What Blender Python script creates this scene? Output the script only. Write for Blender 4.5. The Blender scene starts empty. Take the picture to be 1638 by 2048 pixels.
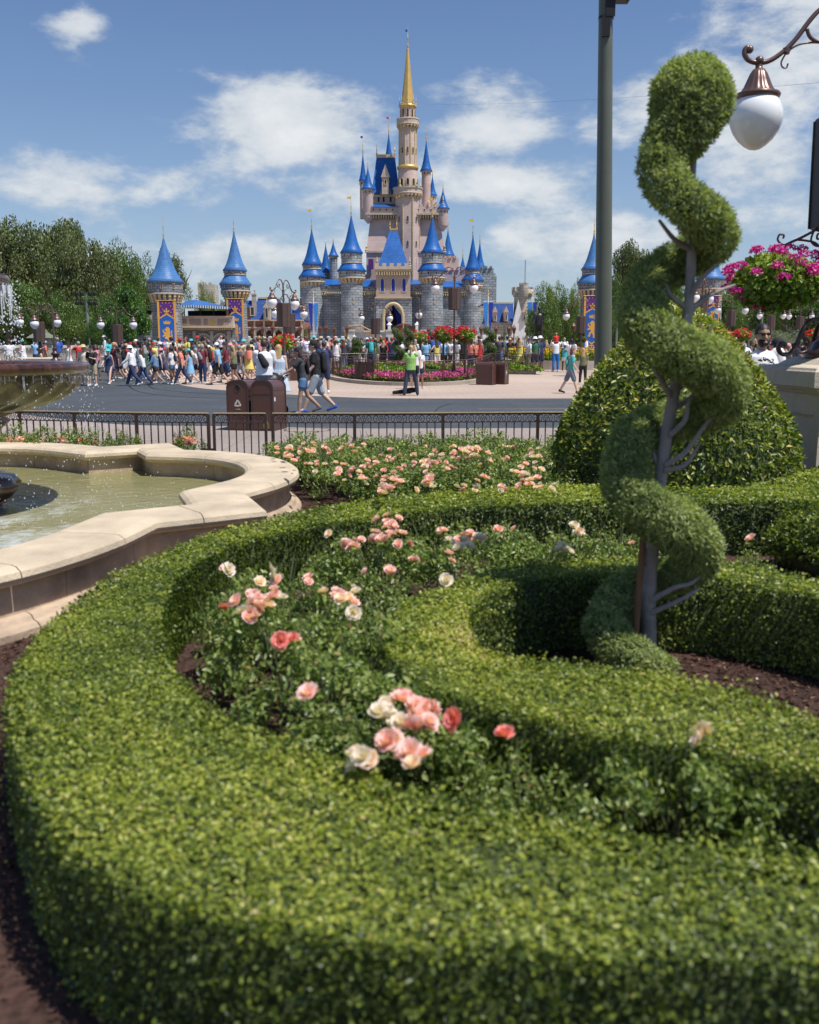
import bpy, bmesh, math, random
import numpy as np
from mathutils import Vector, Matrix
R = math.radians
rng = np.random.default_rng(7)
random.seed(7)
scn = bpy.context.scene
col = scn.collection

# ------------------------------------------------------------------ camera
F = 1911.0; CH = 1.68; HZ = 696.0
PITCH = math.atan((1024 - HZ) / F)
cP, sP = math.cos(PITCH), math.sin(PITCH)
cam = bpy.data.cameras.new('camera'); camo = bpy.data.objects.new('camera', cam); col.objects.link(camo)
camo.location = (0, 0, CH); camo.rotation_euler = (math.pi / 2 - PITCH, 0, 0)
cam.sensor_fit = 'HORIZONTAL'; cam.sensor_width = 24; cam.lens = 24 * F / 1638
cam.clip_start = 0.05; cam.clip_end = 6000
cam.dof.use_dof = True; cam.dof.focus_distance = 30; cam.dof.aperture_fstop = 2.3
scn.camera = camo
SUN_EL, SUN_AZ = 65.0, 123.0        # azimuth clockwise from +Y (view direction)
# ------------------------------------------------------------------ world
world = bpy.data.worlds.new('World'); scn.world = world; world.use_nodes = True
def sky():
    nt = world.node_tree; nt.nodes.clear(); N = nt.nodes.new; L = nt.links.new
    out = N('ShaderNodeOutputWorld'); bg = N('ShaderNodeBackground')
    st = N('ShaderNodeTexSky'); st.sky_type = 'NISHITA'; st.sun_disc = False
    st.sun_elevation = R(SUN_EL); st.sun_rotation = R(SUN_AZ); st.air_density = 1.1; st.dust_density = 0.35; st.ozone_density = 2.0
    hs = N('ShaderNodeHueSaturation'); hs.inputs['Saturation'].default_value = 1.12; hs.inputs['Value'].default_value = 0.88
    L(st.outputs[0], hs.inputs['Color'])
    tint = N('ShaderNodeMix'); tint.data_type = 'RGBA'; tint.blend_type = 'MULTIPLY'; tint.inputs[0].default_value = 1; tint.inputs[7].default_value = (.93, .92, 1.06, 1); L(hs.outputs[0], tint.inputs[6])
    tc = N('ShaderNodeTexCoord')
    def m(op, a, b=None, c=None, clamp=False):
        n = N('ShaderNodeMath'); n.operation = op; n.use_clamp = clamp
        for i, v in enumerate((a, b, c)):
            if v is None: continue
            if isinstance(v, (int, float)): n.inputs[i].default_value = v
            else: L(v, n.inputs[i])
        return n.outputs[0]
    sx = N('ShaderNodeSeparateXYZ'); L(tc.outputs['Generated'], sx.inputs[0])
    X, Y, Z = sx.outputs
    az = m('ARCTAN2', X, Y); el = m('ARCSINE', Z)
    def cmb(a, b, c):
        n = N('ShaderNodeCombineXYZ')
        for i, v in enumerate((a, b, c)):
            if isinstance(v, (int, float)): n.inputs[i].default_value = v
            else: L(v, n.inputs[i])
        return n.outputs[0]
    def noise(v, sc, det, rough, dist=0.0):
        n = N('ShaderNodeTexNoise'); n.inputs['Scale'].default_value = sc; n.inputs['Detail'].default_value = det
        n.inputs['Roughness'].default_value = rough; n.inputs['Distortion'].default_value = dist
        L(v, n.inputs['Vector']); return n.outputs['Fac']
    v = cmb(m('MULTIPLY', X, 1.0), m('MULTIPLY', Y, 1.0), m('MULTIPLY', Z, 2.1))
    n1 = noise(v, 6.0, 14, 0.62, 0.1); n2 = noise(v, 17.0, 8, 0.6)
    n3 = noise(cmb(X, Y, m('MULTIPLY', Z, 4.5)), 3.1, 6, 0.55)
    # broad cloud banks: (azimuth deg, elevation deg, half width, half height, weight)
    banks = [(-6.2, 12.4, 4.6, 2.2, .48), (4.8, 12.6, 3.6, 1.9, .46), (17.0, 12.0, 6.8, 4.0, .44), (-18.0, 16.6, 1.7, 0.9, .42),
             (-19.0, 8.6, 9.0, 1.5, .37), (23.0, 17.0, 8.0, 4.4, .42), (8.0, 20.2, 4.2, 1.3, .42), (7.0, 9.0, 9.0, 1.8, .38),
             (-4.0, 8.5, 4.5, 1.5, .38), (13.0, 6.2, 9, 2.0, .38), (-6.0, 5.2, 11, 2.2, .30), (16, 3.0, 14, 2.6, .32), (-24.5, 11.2, 2.2, 0.9, .34),
             (60, 16, 16, 6, .3), (-62, 14, 14, 5, .3), (130, 18, 20, 7, .3), (-140, 15, 25, 6, .3)]
    acc = 0.0
    for a, e, w, h, k in banks:
        dx = m('DIVIDE', m('SUBTRACT', az, R(a)), R(w)); dy = m('DIVIDE', m('SUBTRACT', el, R(e)), R(h))
        d = m('ADD', m('MULTIPLY', dx, dx), m('MULTIPLY', dy, dy))
        g = m('MULTIPLY', m('EXPONENT', m('MULTIPLY', d, -0.8)), k)
        acc = m('MAXIMUM', acc, g) if not isinstance(acc, float) else g
    dens = m('ADD', m('ADD', m('MULTIPLY', m('SUBTRACT', n1, 0.5), 1.35), m('MULTIPLY', m('SUBTRACT', n2, 0.5), 0.30)), acc)
    dens = m('ADD', dens, m('MULTIPLY', m('SUBTRACT', n3, 0.5), 0.35))
    mr = N('ShaderNodeMapRange'); mr.interpolation_type = 'SMOOTHSTEP'; L(dens, mr.inputs[0])
    mr.inputs[1].default_value = 0.13; mr.inputs[2].default_value = 0.40
    cov = m('MULTIPLY', mr.outputs[0], 0.93)
    # pale haze towards the horizon
    hz = m('MULTIPLY', m('EXPONENT', m('MULTIPLY', m('ABSOLUTE', el), -8.5)), 0.75)
    shade = N('ShaderNodeMapRange'); L(m('ADD', m('MULTIPLY', n2, 0.6), m('MULTIPLY', dens, 0.9)), shade.inputs[0])
    shade.inputs[1].default_value = 0.25; shade.inputs[2].default_value = 0.95
    cr = N('ShaderNodeMix'); cr.data_type = 'RGBA'; L(shade.outputs[0], cr.inputs[0])
    cr.inputs[6].default_value = (4.3, 4.95, 5.7, 1); cr.inputs[7].default_value = (7.7, 7.9, 8.0, 1)
    hm = N('ShaderNodeMix'); hm.data_type = 'RGBA'; L(hz, hm.inputs[0]); L(tint.outputs[2], hm.inputs[6]); hm.inputs[7].default_value = (3.5, 4.9, 6.5, 1)
    cm = N('ShaderNodeMix'); cm.data_type = 'RGBA'; L(cov, cm.inputs[0]); L(hm.outputs[2], cm.inputs[6]); L(cr.outputs[2], cm.inputs[7])
    L(cm.outputs[2], bg.inputs['Color']); bg.inputs['Strength'].default_value = 0.085
    L(bg.outputs[0], out.inputs['Surface'])
sky()
sun = bpy.data.lights.new('sun', 'SUN'); sun.energy = 4.2; sun.angle = R(0.55); sun.color = (1.0, 0.955, 0.89)
suno = bpy.data.objects.new('sun', sun); col.objects.link(suno)
sd = Vector((math.sin(R(SUN_AZ)) * math.cos(R(SUN_EL)), math.cos(R(SUN_AZ)) * math.cos(R(SUN_EL)), math.sin(R(SUN_EL))))
suno.rotation_euler = (-sd).to_track_quat('-Z', 'Y').to_euler(); suno.location = (0, 0, 60)
vs = scn.view_settings; vs.view_transform = 'Standard'; vs.look = 'None'; vs.exposure = 0.38; vs.gamma = 1.0; vs.use_curve_mapping = False
scn.cycles.use_denoising = True
scn.cycles.max_bounces = 7; scn.cycles.transparent_max_bounces = 10

# ------------------------------------------------------------------ helpers
def pix(px, py, z=0.0):
    """photo pixel -> the point at height z"""
    r = (px - 819) / F; d = (py - 1024) / F
    D = (r, cP - d * sP, -sP - d * cP); t = (z - CH) / D[2]
    return (r * t, D[1] * t, z)
def pixd(px, py, Y):
    """photo pixel -> the point at distance Y along the ground"""
    r = (px - 819) / F; d = (py - 1024) / F
    D = (r, cP - d * sP, -sP - d * cP); t = Y / D[1]
    return (r * t, Y, CH + D[2] * t)
def gz(x, y):
    t = min(max((y - 40) / 22.0, 0), 1); t = t * t * (3 - 2 * t)
    return 0.55 * t
def tag(o, label=None, cat=None, group=None, kind=None):
    if label: o['label'] = label
    if cat: o['category'] = cat
    if group: o['group'] = group
    if kind: o['kind'] = kind
    return o
def thing(name, label, cat, loc=(0, 0, 0), rz=0.0, group=None):
    o = bpy.data.objects.new(name, None); col.objects.link(o); o.location = loc; o.rotation_euler = (0, 0, rz)
    o.empty_display_size = 0.2
    return tag(o, label, cat, group)
def link(name, me, parent=None, mat=None, loc=None, rot=None, kind=None, color=None):
    o = bpy.data.objects.new(name, me); col.objects.link(o)
    if parent is not None: o.parent = parent
    if loc is not None: o.location = loc
    if rot is not None: o.rotation_euler = rot
    if kind: o['kind'] = kind
    if color is not None: o.color = (*color, 1)
    return o
def copy_tree(o, parent=None):
    c = o.copy(); col.objects.link(c); c.parent = parent
    for ch in list(o.children): copy_tree(ch, c)
    return c

# materials ------------------------------------------------------------------
def mat(name, rgb=(.5, .5, .5), rough=.6, metal=0.0, var=0.0, scale=8.0, bump=0.0, bscale=40.0, spec=.5, use_obj=False, coat=0.0, sub=None):
    m_ = bpy.data.materials.new(name); m_.use_nodes = True
    nt = m_.node_tree; b = nt.nodes['Principled BSDF']; N = nt.nodes.new; L = nt.links.new
    b.inputs['Base Color'].default_value = (*rgb, 1); b.inputs['Roughness'].default_value = rough
    b.inputs['Metallic'].default_value = metal; b.inputs['Specular IOR Level'].default_value = spec
    b.inputs['Coat Weight'].default_value = coat
    tc = N('ShaderNodeTexCoord'); src = tc.outputs['Object']
    c = None
    if use_obj:
        oi = N('ShaderNodeObjectInfo'); c = oi.outputs['Color']
    if var > 0:
        n = N('ShaderNodeTexNoise'); n.inputs['Scale'].default_value = scale; n.inputs['Detail'].default_value = 6; n.inputs['Roughness'].default_value = .6
        L(src, n.inputs['Vector'])
        mr = N('ShaderNodeMapRange'); L(n.outputs['Fac'], mr.inputs[0]); mr.inputs[1].default_value = .28; mr.inputs[2].default_value = .72
        mr.inputs[3].default_value = 1 - var; mr.inputs[4].default_value = 1 + var
        mx = N('ShaderNodeVectorMath'); mx.operation = 'SCALE'
        if c is not None: L(c, mx.inputs[0])
        else: mx.inputs[0].default_value = rgb
        L(mr.outputs[0], mx.inputs['Scale']); c = mx.outputs[0]
    if c is not None: L(c, b.inputs['Base Color'])
    if bump > 0:
        n = N('ShaderNodeTexNoise'); n.inputs['Scale'].default_value = bscale; n.inputs['Detail'].default_value = 5
        L(src, n.inputs['Vector'])
        bp = N('ShaderNodeBump'); bp.inputs['Strength'].default_value = bump; bp.inputs['Distance'].default_value = .02
        L(n.outputs['Fac'], bp.inputs['Height']); L(bp.outputs[0], b.inputs['Normal'])
    return m_
def leafmat(name, stops, trans=.35, rough=.45, spec=.4):
    """stops: list of (pos, rgb); per-leaf attribute 'tint' picks the colour"""
    m_ = bpy.data.materials.new(name); m_.use_nodes = True; nt = m_.node_tree; N = nt.nodes.new; L = nt.links.new
    b = nt.nodes['Principled BSDF']; out = nt.nodes['Material Output']
    at = N('ShaderNodeAttribute'); at.attribute_name = 'tint'
    cr = N('ShaderNodeValToRGB'); L(at.outputs['Fac'], cr.inputs[0])
    el = cr.color_ramp.elements
    while len(el) > 1: el.remove(el[-1])
    el[0].position = stops[0][0]; el[0].color = (*stops[0][1], 1)
    for p_, c_ in stops[1:]:
        e = el.new(p_); e.color = (*c_, 1)
    L(cr.outputs[0], b.inputs['Base Color']); b.inputs['Roughness'].default_value = rough; b.inputs['Specular IOR Level'].default_value = spec
    tr = N('ShaderNodeBsdfTranslucent'); g = N('ShaderNodeMix'); g.data_type = 'RGBA'; g.blend_type = 'MULTIPLY'; g.inputs[0].default_value = 1
    L(cr.outputs[0], g.inputs[6]); g.inputs[7].default_value = (1.5, 1.7, .6, 1); L(g.outputs[2], tr.inputs[0])
    mx = N('ShaderNodeMixShader'); mx.inputs[0].default_value = trans
    L(b.outputs[0], mx.inputs[1]); L(tr.outputs[0], mx.inputs[2]); L(mx.outputs[0], out.inputs[0])
    return m_
def brickmat(name, c1, c2, mortar, bw, bh, ms=.02, rough=.85, bump=.6, var=.25, uvname='UV', offset=.5, vscale=.6):
    m_ = bpy.data.materials.new(name); m_.use_nodes = True; nt = m_.node_tree; N = nt.nodes.new; L = nt.links.new
    b = nt.nodes['Principled BSDF']; b.inputs['Roughness'].default_value = rough; b.inputs['Specular IOR Level'].default_value = .25
    uv = N('ShaderNodeUVMap'); uv.uv_map = uvname
    ns = N('ShaderNodeTexNoise'); ns.inputs['Scale'].default_value = 2.5 / bw; L(uv.outputs[0], ns.inputs['Vector'])
    ad = N('ShaderNodeVectorMath'); ad.operation = 'MULTIPLY_ADD'; L(ns.outputs['Color'], ad.inputs[0]); ad.inputs[1].default_value = (bw * .12, bh * .22, 0); L(uv.outputs[0], ad.inputs[2])
    br = N('ShaderNodeTexBrick'); L(ad.outputs[0], br.inputs['Vector']); br.inputs['Scale'].default_value = 1
    br.inputs['Brick Width'].default_value = bw; br.inputs['Row Height'].default_value = bh; br.inputs['Mortar Size'].default_value = ms; br.offset = offset
    br.inputs['Mortar Smooth'].default_value = .3
    br.inputs['Color1'].default_value = (*c1, 1); br.inputs['Color2'].default_value = (*c2, 1); br.inputs['Mortar'].default_value = (*mortar, 1)
    n2 = N('ShaderNodeTexNoise'); n2.inputs['Scale'].default_value = vscale; n2.inputs['Detail'].default_value = 8; L(uv.outputs[0], n2.inputs['Vector'])
    mr = N('ShaderNodeMapRange'); L(n2.outputs['Fac'], mr.inputs[0]); mr.inputs[1].default_value = .3; mr.inputs[2].default_value = .7; mr.inputs[3].default_value = 1 - var; mr.inputs[4].default_value = 1 + var
    mx = N('ShaderNodeVectorMath'); mx.operation = 'SCALE'; L(br.outputs['Color'], mx.inputs[0]); L(mr.outputs[0], mx.inputs['Scale']); L(mx.outputs[0], b.inputs['Base Color'])
    n3 = N('ShaderNodeTexNoise'); n3.inputs['Scale'].default_value = 3 / bh; n3.inputs['Detail'].default_value = 4; L(uv.outputs[0], n3.inputs['Vector'])
    h = N('ShaderNodeMath'); h.operation = 'MULTIPLY_ADD'; L(br.outputs['Fac'], h.inputs[0]); h.inputs[1].default_value = -1.0; L(n3.outputs['Fac'], h.inputs[2])
    bp = N('ShaderNodeBump'); bp.inputs['Strength'].default_value = bump; bp.inputs['Distance'].default_value = bh * .15; L(h.outputs[0], bp.inputs['Height']); L(bp.outputs[0], b.inputs['Normal'])
    return m_
M = {}
M['iron'] = mat('bronze_iron', (.075, .045, .038), .38, .25, .2, 6)
M['lampmetal'] = mat('lamp_metal', (.145, .088, .072), .33, .35, .2, 6)
M['darkiron'] = mat('dark_iron', (.018, .016, .017), .45, .3)
M['fence'] = mat('fence_paint', (.060, .034, .028), .42, .15, .2, 9)
M['rail'] = mat('tan_rail', (.50, .36, .19), .55, 0, .12, 10)
M['globe'] = mat('milk_glass', (.86, .86, .86), .12, 0, spec=.5, coat=.3)
M['speaker'] = mat('speaker_box', (.085, .052, .043), .5, 0, .1, 5)
M['speakerdark'] = mat('speaker_dark', (.022, .017, .016), .5, 0, .1, 5)
M['pole'] = mat('green_pole', (.112, .122, .092), .42, 0, .1, 3)
M['gold'] = mat('gold_paint', (.62, .41, .13), .42, .35, .15, 3)
M['palegold'] = mat('pale_gold', (.55, .43, .25), .6, .05, .15, 3)
M['trim'] = mat('cream_trim', (.52, .42, .33), .7, 0, .15, 2)
M['stonetrim'] = mat('stone_trim', (.36, .33, .30), .8, 0, .2, 3)
M['pinkwall'] = brickmat('pink_stone', (.57, .44, .395), (.53, .405, .365), (.50, .38, .345), 1.6, .55, .03, bump=.2, var=.10)
M['grey'] = brickmat('grey_ashlar', (.25, .285, .31), (.38, .41, .425), (.14, .155, .17), 1.0, .42, .035, bump=.9, var=.3)
M['greysmall'] = brickmat('grey_blocks', (.20, .22, .235), (.30, .32, .33), (.10, .11, .115), .42, .2, .02, bump=.8, var=.22)
M['redbrick'] = brickmat('red_brick', (.30, .13, .095), (.36, .17, .12), (.25, .18, .15), .3, .1, .012, bump=.3)
M['tanstone'] = brickmat('tan_blocks', (.42, .38, .31), (.50, .46, .38), (.3, .27, .22), .8, .35, .03, bump=.4)
M['roof'] = brickmat('blue_shingle', (.014, .105, .36), (.022, .135, .43), (.010, .075, .27), .5, .35, .03, rough=.38, bump=.3, var=.16, vscale=.35)
M['roofd'] = brickmat('slate_blue', (.020, .06, .22), (.03, .08, .27), (.012, .035, .13), .4, .3, .03, rough=.45, bump=.3, var=.2)
M['roofl'] = brickmat('light_blue_shingle', (.060, .175, .40), (.085, .22, .47), (.035, .11, .28), .25, .16, .012, rough=.40, bump=.4, var=.14, vscale=.6)
M['canvas'] = mat('blue_canvas', (.03, .12, .34), .7, 0, .15, 1)
M['dark'] = mat('dark_void', (.012, .012, .015), .9)
M['glass'] = mat('window_glass', (.03, .04, .06), .12)
M['purple'] = mat('purple_cloth', (.10, .022, .20), .8)
M['bblue'] = mat('blue_cloth', (.004, .11, .42), .75)
M['royal'] = mat('royal_cloth', (.008, .035, .36), .75, 0, .2, 2)
M['cyan'] = mat('sky_cloth', (.03, .24, .66), .75, 0, .15, 2)
M['ggold'] = mat('banner_gold', (.70, .36, .06), .7)
M['bronze'] = mat('statue_bronze', (.05, .045, .045), .4, .5, .2, 6)
M['white'] = mat('white_paint', (.72, .71, .68), .7, 0, .08, 3)
M['whitestone'] = mat('white_stone', (.50, .50, .47), .8, 0, .2, 2)
M['wood'] = mat('brown_wood', (.17, .065, .035), .6, 0, .25, 4)
M['goldwood'] = mat('golden_wood', (.48, .27, .10), .55, 0, .15, 3)
M['skin'] = mat('skin', (.5, .3, .2), .55, use_obj=True)
M['cloth'] = mat('cloth', (.5, .5, .5), .85, use_obj=True, var=.12, scale=7, bump=.25, bscale=9)
M['hair'] = mat('hair', (.1, .05, .03), .55, use_obj=True, var=.25, scale=25)
M['shoe'] = mat('shoe', (.5, .5, .5), .6, use_obj=True)
M['bark'] = mat('bark', (.30, .26, .235), .9, 0, .3, 5, .6, 25)
M['oakbark'] = mat('oak_bark', (.085, .068, .055), .9, 0, .3, 2, .6, 8)
M['stem'] = mat('green_stem', (.10, .12, .05), .7)
M['stake'] = mat('wooden_stake', (.20, .10, .045), .8, 0, .2, 8)
M['plastic'] = mat('trash_brown', (.088, .037, .028), .38, 0, .06, 4, coat=.15)
M['edge'] = mat('trash_trim', (.065, .033, .032), .45)
M['brass'] = mat('brass', (.45, .34, .12), .35, .7)

# mesh building ---------------------------------------------------------------
class MB:
    def __init__(s): s.v = []; s.f = []; s.uv = []; s.mi = []; s.cur = 0; s.sm = []; s.smooth = False
    def add(s, verts, faces, uvs=None, smooth=None):
        b = len(s.v); s.v.extend([tuple(map(float, p)) for p in verts])
        for k, f in enumerate(faces):
            s.f.append([b + i for i in f]); s.mi.append(s.cur); s.sm.append(s.smooth if smooth is None else smooth)
            if uvs is not None: s.uv.append(uvs[k])
            else:
                P_ = [verts[i] for i in f]
                a = np.subtract(P_[1], P_[0]); c = np.subtract(P_[2], P_[0]); n = np.cross(a, c); l = np.linalg.norm(n)
                n = n / l if l > 1e-12 else np.array([0, 0, 1.])
                if abs(n[2]) > .75: s.uv.append([(p[0], p[1]) for p in P_])
                else:
                    t = np.array([-n[1], n[0]]); t /= np.linalg.norm(t)
                    s.uv.append([(p[0] * t[0] + p[1] * t[1], p[2]) for p in P_])
        return s
    def box(s, x0, x1, y0, y1, z0, z1):
        v = [(x0, y0, z0), (x1, y0, z0), (x1, y1, z0), (x0, y1, z0), (x0, y0, z1), (x1, y0, z1), (x1, y1, z1), (x0, y1, z1)]
        return s.add(v, [(0, 3, 2, 1), (4, 5, 6, 7), (0, 1, 5, 4), (1, 2, 6, 5), (2, 3, 7, 6), (3, 0, 4, 7)])
    def obox(s, c, d, sx, sy, z0, z1):
        """box centred on c=(x,y) with its x axis along unit d"""
        dx, dy = d; v = []
        for z in (z0, z1):
            for a, b in ((-1, -1), (1, -1), (1, 1), (-1, 1)):
                v.append((c[0] + a * sx / 2 * dx - b * sy / 2 * dy, c[1] + a * sx / 2 * dy + b * sy / 2 * dx, z))
        return s.add(v, [(0, 3, 2, 1), (4, 5, 6, 7), (0, 1, 5, 4), (1, 2, 6, 5), (2, 3, 7, 6), (3, 0, 4, 7)])
    def lathe(s, prof, seg=16, c=(0, 0), a0=0.0, a1=2 * math.pi, smooth=True, fl=None, cap=False, rot=0.0):
        """prof: [(r,z)]; fl(angle, k) multiplies r"""
        full = abs(a1 - a0 - 2 * math.pi) < 1e-6; n = seg if full else seg + 1; v = []; F_ = []; U = []
        for k, (r, z) in enumerate(prof):
            for i in range(n):
                a = a0 + (a1 - a0) * i / seg + rot; q = r * (fl(a, k) if fl else 1)
                v.append((c[0] + q * math.cos(a), c[1] + q * math.sin(a), z))
        dist = [0]
        for k in range(1, len(prof)): dist.append(dist[-1] + math.hypot(prof[k][0] - prof[k - 1][0], prof[k][1] - prof[k - 1][1]))
        rm = max(p[0] for p in prof)
        for k in range(len(prof) - 1):
            ra = prof[k][0]; rb = prof[k + 1][0]
            if ra < 1e-6 and rb < 1e-6: continue
            for i in range(seg):
                j = (i + 1) % n; A, B, C_, D_ = k * n + i, k * n + j, (k + 1) * n + j, (k + 1) * n + i
                u0 = (a1 - a0) * i / seg * rm; u1 = (a1 - a0) * (i + 1) / seg * rm
                F_.append((A, B, C_, D_)); U.append([(u0, dist[k]), (u1, dist[k]), (u1, dist[k + 1]), (u0, dist[k + 1])])
        s.add(v, F_, U, smooth)
        if cap: s.add(v[:n], [tuple(range(n))[::-1]], None, False); s.add(v[-n:], [tuple(range(n))], None, False)
        return s
    def tube(s, pts, rad, seg=8, smooth=True, caps=True, flat=1.0):
        pts = [Vector(p) for p in pts]; n = len(pts); rad = rad if hasattr(rad, '__len__') else [rad] * n
        v = []; up = None
        for i, p in enumerate(pts):
            t = (pts[min(i + 1, n - 1)] - pts[max(i - 1, 0)])
            if t.length < 1e-9: t = Vector((0, 0, 1))
            t.normalize()
            if up is None: up = Vector((0, 0, 1)) if abs(t.z) < .9 else Vector((1, 0, 0))
            a = t.cross(up)
            if a.length < 1e-6: a = t.orthogonal()
            a.normalize(); b = a.cross(t); up = b
            for k in range(seg):
                q = 2 * math.pi * k / seg
                v.append(tuple(p + (a * math.cos(q) * flat + b * math.sin(q)) * rad[i]))
        F_ = [(i * seg + k, i * seg + (k + 1) % seg, (i + 1) * seg + (k + 1) % seg, (i + 1) * seg + k) for i in range(n - 1) for k in range(seg)]
        F_ = [f[::-1] for f in F_]
        s.add(v, F_, [[(0, 0), (1, 0), (1, 1), (0, 1)]] * len(F_), smooth)
        if caps:
            s.add(v[:seg], [tuple(range(seg))], [[(0, 0)] * seg], False); s.add(v[-seg:], [tuple(range(seg))[::-1]], [[(0, 0)] * seg], False)
        return s
    def prism(s, poly, z0, z1, xf=None):
        """closed polygon (x,y) extruded z0..z1, xf maps (x,y,z) to world"""
        n = len(poly); v = [(x, y, z0) for x, y in poly] + [(x, y, z1) for x, y in poly]
        if xf: v = [xf(*p) for p in v]
        F_ = [tuple(range(n))[::-1], tuple(range(n, 2 * n))] + [(i, (i + 1) % n, n + (i + 1) % n, n + i) for i in range(n)]
        return s.add(v, F_, None, False)
    def sphere(s, c, r, seg=10, rings=6, sc=(1, 1, 1)):
        v = [(c[0], c[1], c[2] - r * sc[2])]
        for i in range(1, rings):
            t = math.pi * i / rings
            for k in range(seg):
                a = 2 * math.pi * k / seg
                v.append((c[0] + r * sc[0] * math.sin(t) * math.cos(a), c[1] + r * sc[1] * math.sin(t) * math.sin(a), c[2] - r * sc[2] * math.cos(t)))
        v.append((c[0], c[1], c[2] + r * sc[2])); F_ = []
        for k in range(seg): F_.append((0, 1 + (k + 1) % seg, 1 + k))
        for i in range(rings - 2):
            for k in range(seg):
                F_.append((1 + i * seg + k, 1 + i * seg + (k + 1) % seg, 1 + (i + 1) * seg + (k + 1) % seg, 1 + (i + 1) * seg + k))
        T = len(v) - 1; b = 1 + (rings - 2) * seg
        for k in range(seg): F_.append((b + k, b + (k + 1) % seg, T))
        return s.add(v, F_, [[(0, 0)] * len(f) for f in F_], True)
    def mesh(s, name, mats):
        me = bpy.data.meshes.new(name); me.from_pydata(s.v, [], s.f)
        uvl = me.uv_layers.new(name='UV'); flat = [c for f in s.uv for uv in f for c in uv]
        uvl.data.foreach_set('uv', flat)
        for m_ in (mats if isinstance(mats, (list, tuple)) else [mats]): me.materials.append(m_)
        me.polygons.foreach_set('material_index', s.mi); me.polygons.foreach_set('use_smooth', s.sm); me.update()
        return me
    def build(s, name, mats, parent=None, **k): return link(name, s.mesh(name, mats), parent, **k)

def fastmesh(name, V, Fq, tint, m_, smooth=False):
    """V (n,3), Fq (m,k) all faces with k corners, tint (n,)"""
    me = bpy.data.meshes.new(name); n = len(V); m2, k = Fq.shape
    me.vertices.add(n); me.vertices.foreach_set('co', np.asarray(V, np.float32).ravel())
    me.loops.add(m2 * k); me.loops.foreach_set('vertex_index', Fq.astype(np.int32).ravel())
    me.polygons.add(m2); me.polygons.foreach_set('loop_start', np.arange(0, m2 * k, k, dtype=np.int32))
    me.polygons.foreach_set('loop_total', np.full(m2, k, np.int32))
    at = me.attributes.new('tint', 'FLOAT', 'POINT'); at.data.foreach_set('value', np.asarray(tint, np.float32))
    me.materials.append(m_); me.update(calc_edges=True)
    if smooth: me.polygons.foreach_set('use_smooth', [True] * m2)
    me.validate(); return me
def unit(a): return a / np.maximum(np.linalg.norm(a, axis=1, keepdims=True), 1e-9)
def leaves(P_, N_, size, aspect=.55, tint=None, spread=.8, lift=.35, jitter=.3, r=None, un=.55):
    """folded four-vertex leaves at P_, growing roughly along a random tangent tilted outward from normal N_"""
    r = r or rng; n = len(P_)
    rv = unit(r.normal(size=(n, 3))); tang = unit(np.cross(N_, rv))
    d = unit(tang * spread + N_ * lift + r.normal(size=(n, 3)) * jitter)
    up = unit(N_ + r.normal(size=(n, 3)) * un); w = unit(np.cross(d, up)); up = np.cross(w, d)
    L = (size * r.uniform(.7, 1.25, n))[:, None]; W = L * aspect * .5
    base = P_; tip = base + d * L - up * L * .08
    mid = base + d * L * .5
    a = mid + w * W + up * W * .35; b = mid - w * W + up * W * .35
    V = np.stack([base, a, tip, b], 1).reshape(-1, 3)
    i = np.arange(n)[:, None] * 4
    Fq = np.concatenate([i + np.array([[0, 1, 2]]), i + np.array([[0, 2, 3]])], 0)
    t = r.uniform(0, 1, n) if tint is None else tint
    return V, Fq, np.repeat(t, 4)
def join_leaf(parts):
    V = []; Fq = []; T = []; o = 0
    for v, f, t in parts: V.append(v); Fq.append(f + o); T.append(t); o += len(v)
    return np.concatenate(V), np.concatenate(Fq), np.concatenate(T)
# ================================================================= ground and roads
def catmull(pts, n=8, closed=False):
    P_ = [np.array(p, float) for p in pts]; out = []; m = len(P_)
    for i in range(m if closed else m - 1):
        if closed: a, b, c, d = P_[i - 1], P_[i], P_[(i + 1) % m], P_[(i + 2) % m]
        else: a, b, c, d = P_[max(i - 1, 0)], P_[i], P_[i + 1], P_[min(i + 2, m - 1)]
        for k in range(n):
            t = k / n
            out.append(.5 * ((2 * b) + (-a + c) * t + (2 * a - 5 * b + 4 * c - d) * t * t + (-a + 3 * b - 3 * c + d) * t ** 3))
    if not closed: out.append(P_[-1])
    return np.array(out)
def fill(name, poly, z, m_, zoff=0.0, parent=None):
    """a flat sheet over a polygon, following the rise of the ground"""
    bm = bmesh.new(); vs_ = [bm.verts.new((x, y, z)) for x, y in poly]; f = bm.faces.new(vs_)
    if f.normal.z < 0: f.normal_flip()
    for yc in np.arange(38, 66, 2.0):
        bmesh.ops.bisect_plane(bm, geom=bm.verts[:] + bm.edges[:] + bm.faces[:], plane_co=(0, yc, 0), plane_no=(0, 1, 0))
    bmesh.ops.triangulate(bm, faces=bm.faces[:])
    for v in bm.verts: v.co.z = z + gz(v.co.x, v.co.y)
    bm.normal_update()
    for f in bm.faces:
        if f.normal.z < 0: f.normal_flip()
    me = bpy.data.meshes.new(name); bm.to_mesh(me); bm.free()
    uvl = me.uv_layers.new(name='UV'); co = np.array([me.vertices[l.vertex_index].co[:2] for l in me.loops]); uvl.data.foreach_set('uv', co.ravel())
    me.materials.append(m_); return link(name, me, parent, kind=None if parent else 'structure')
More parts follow.
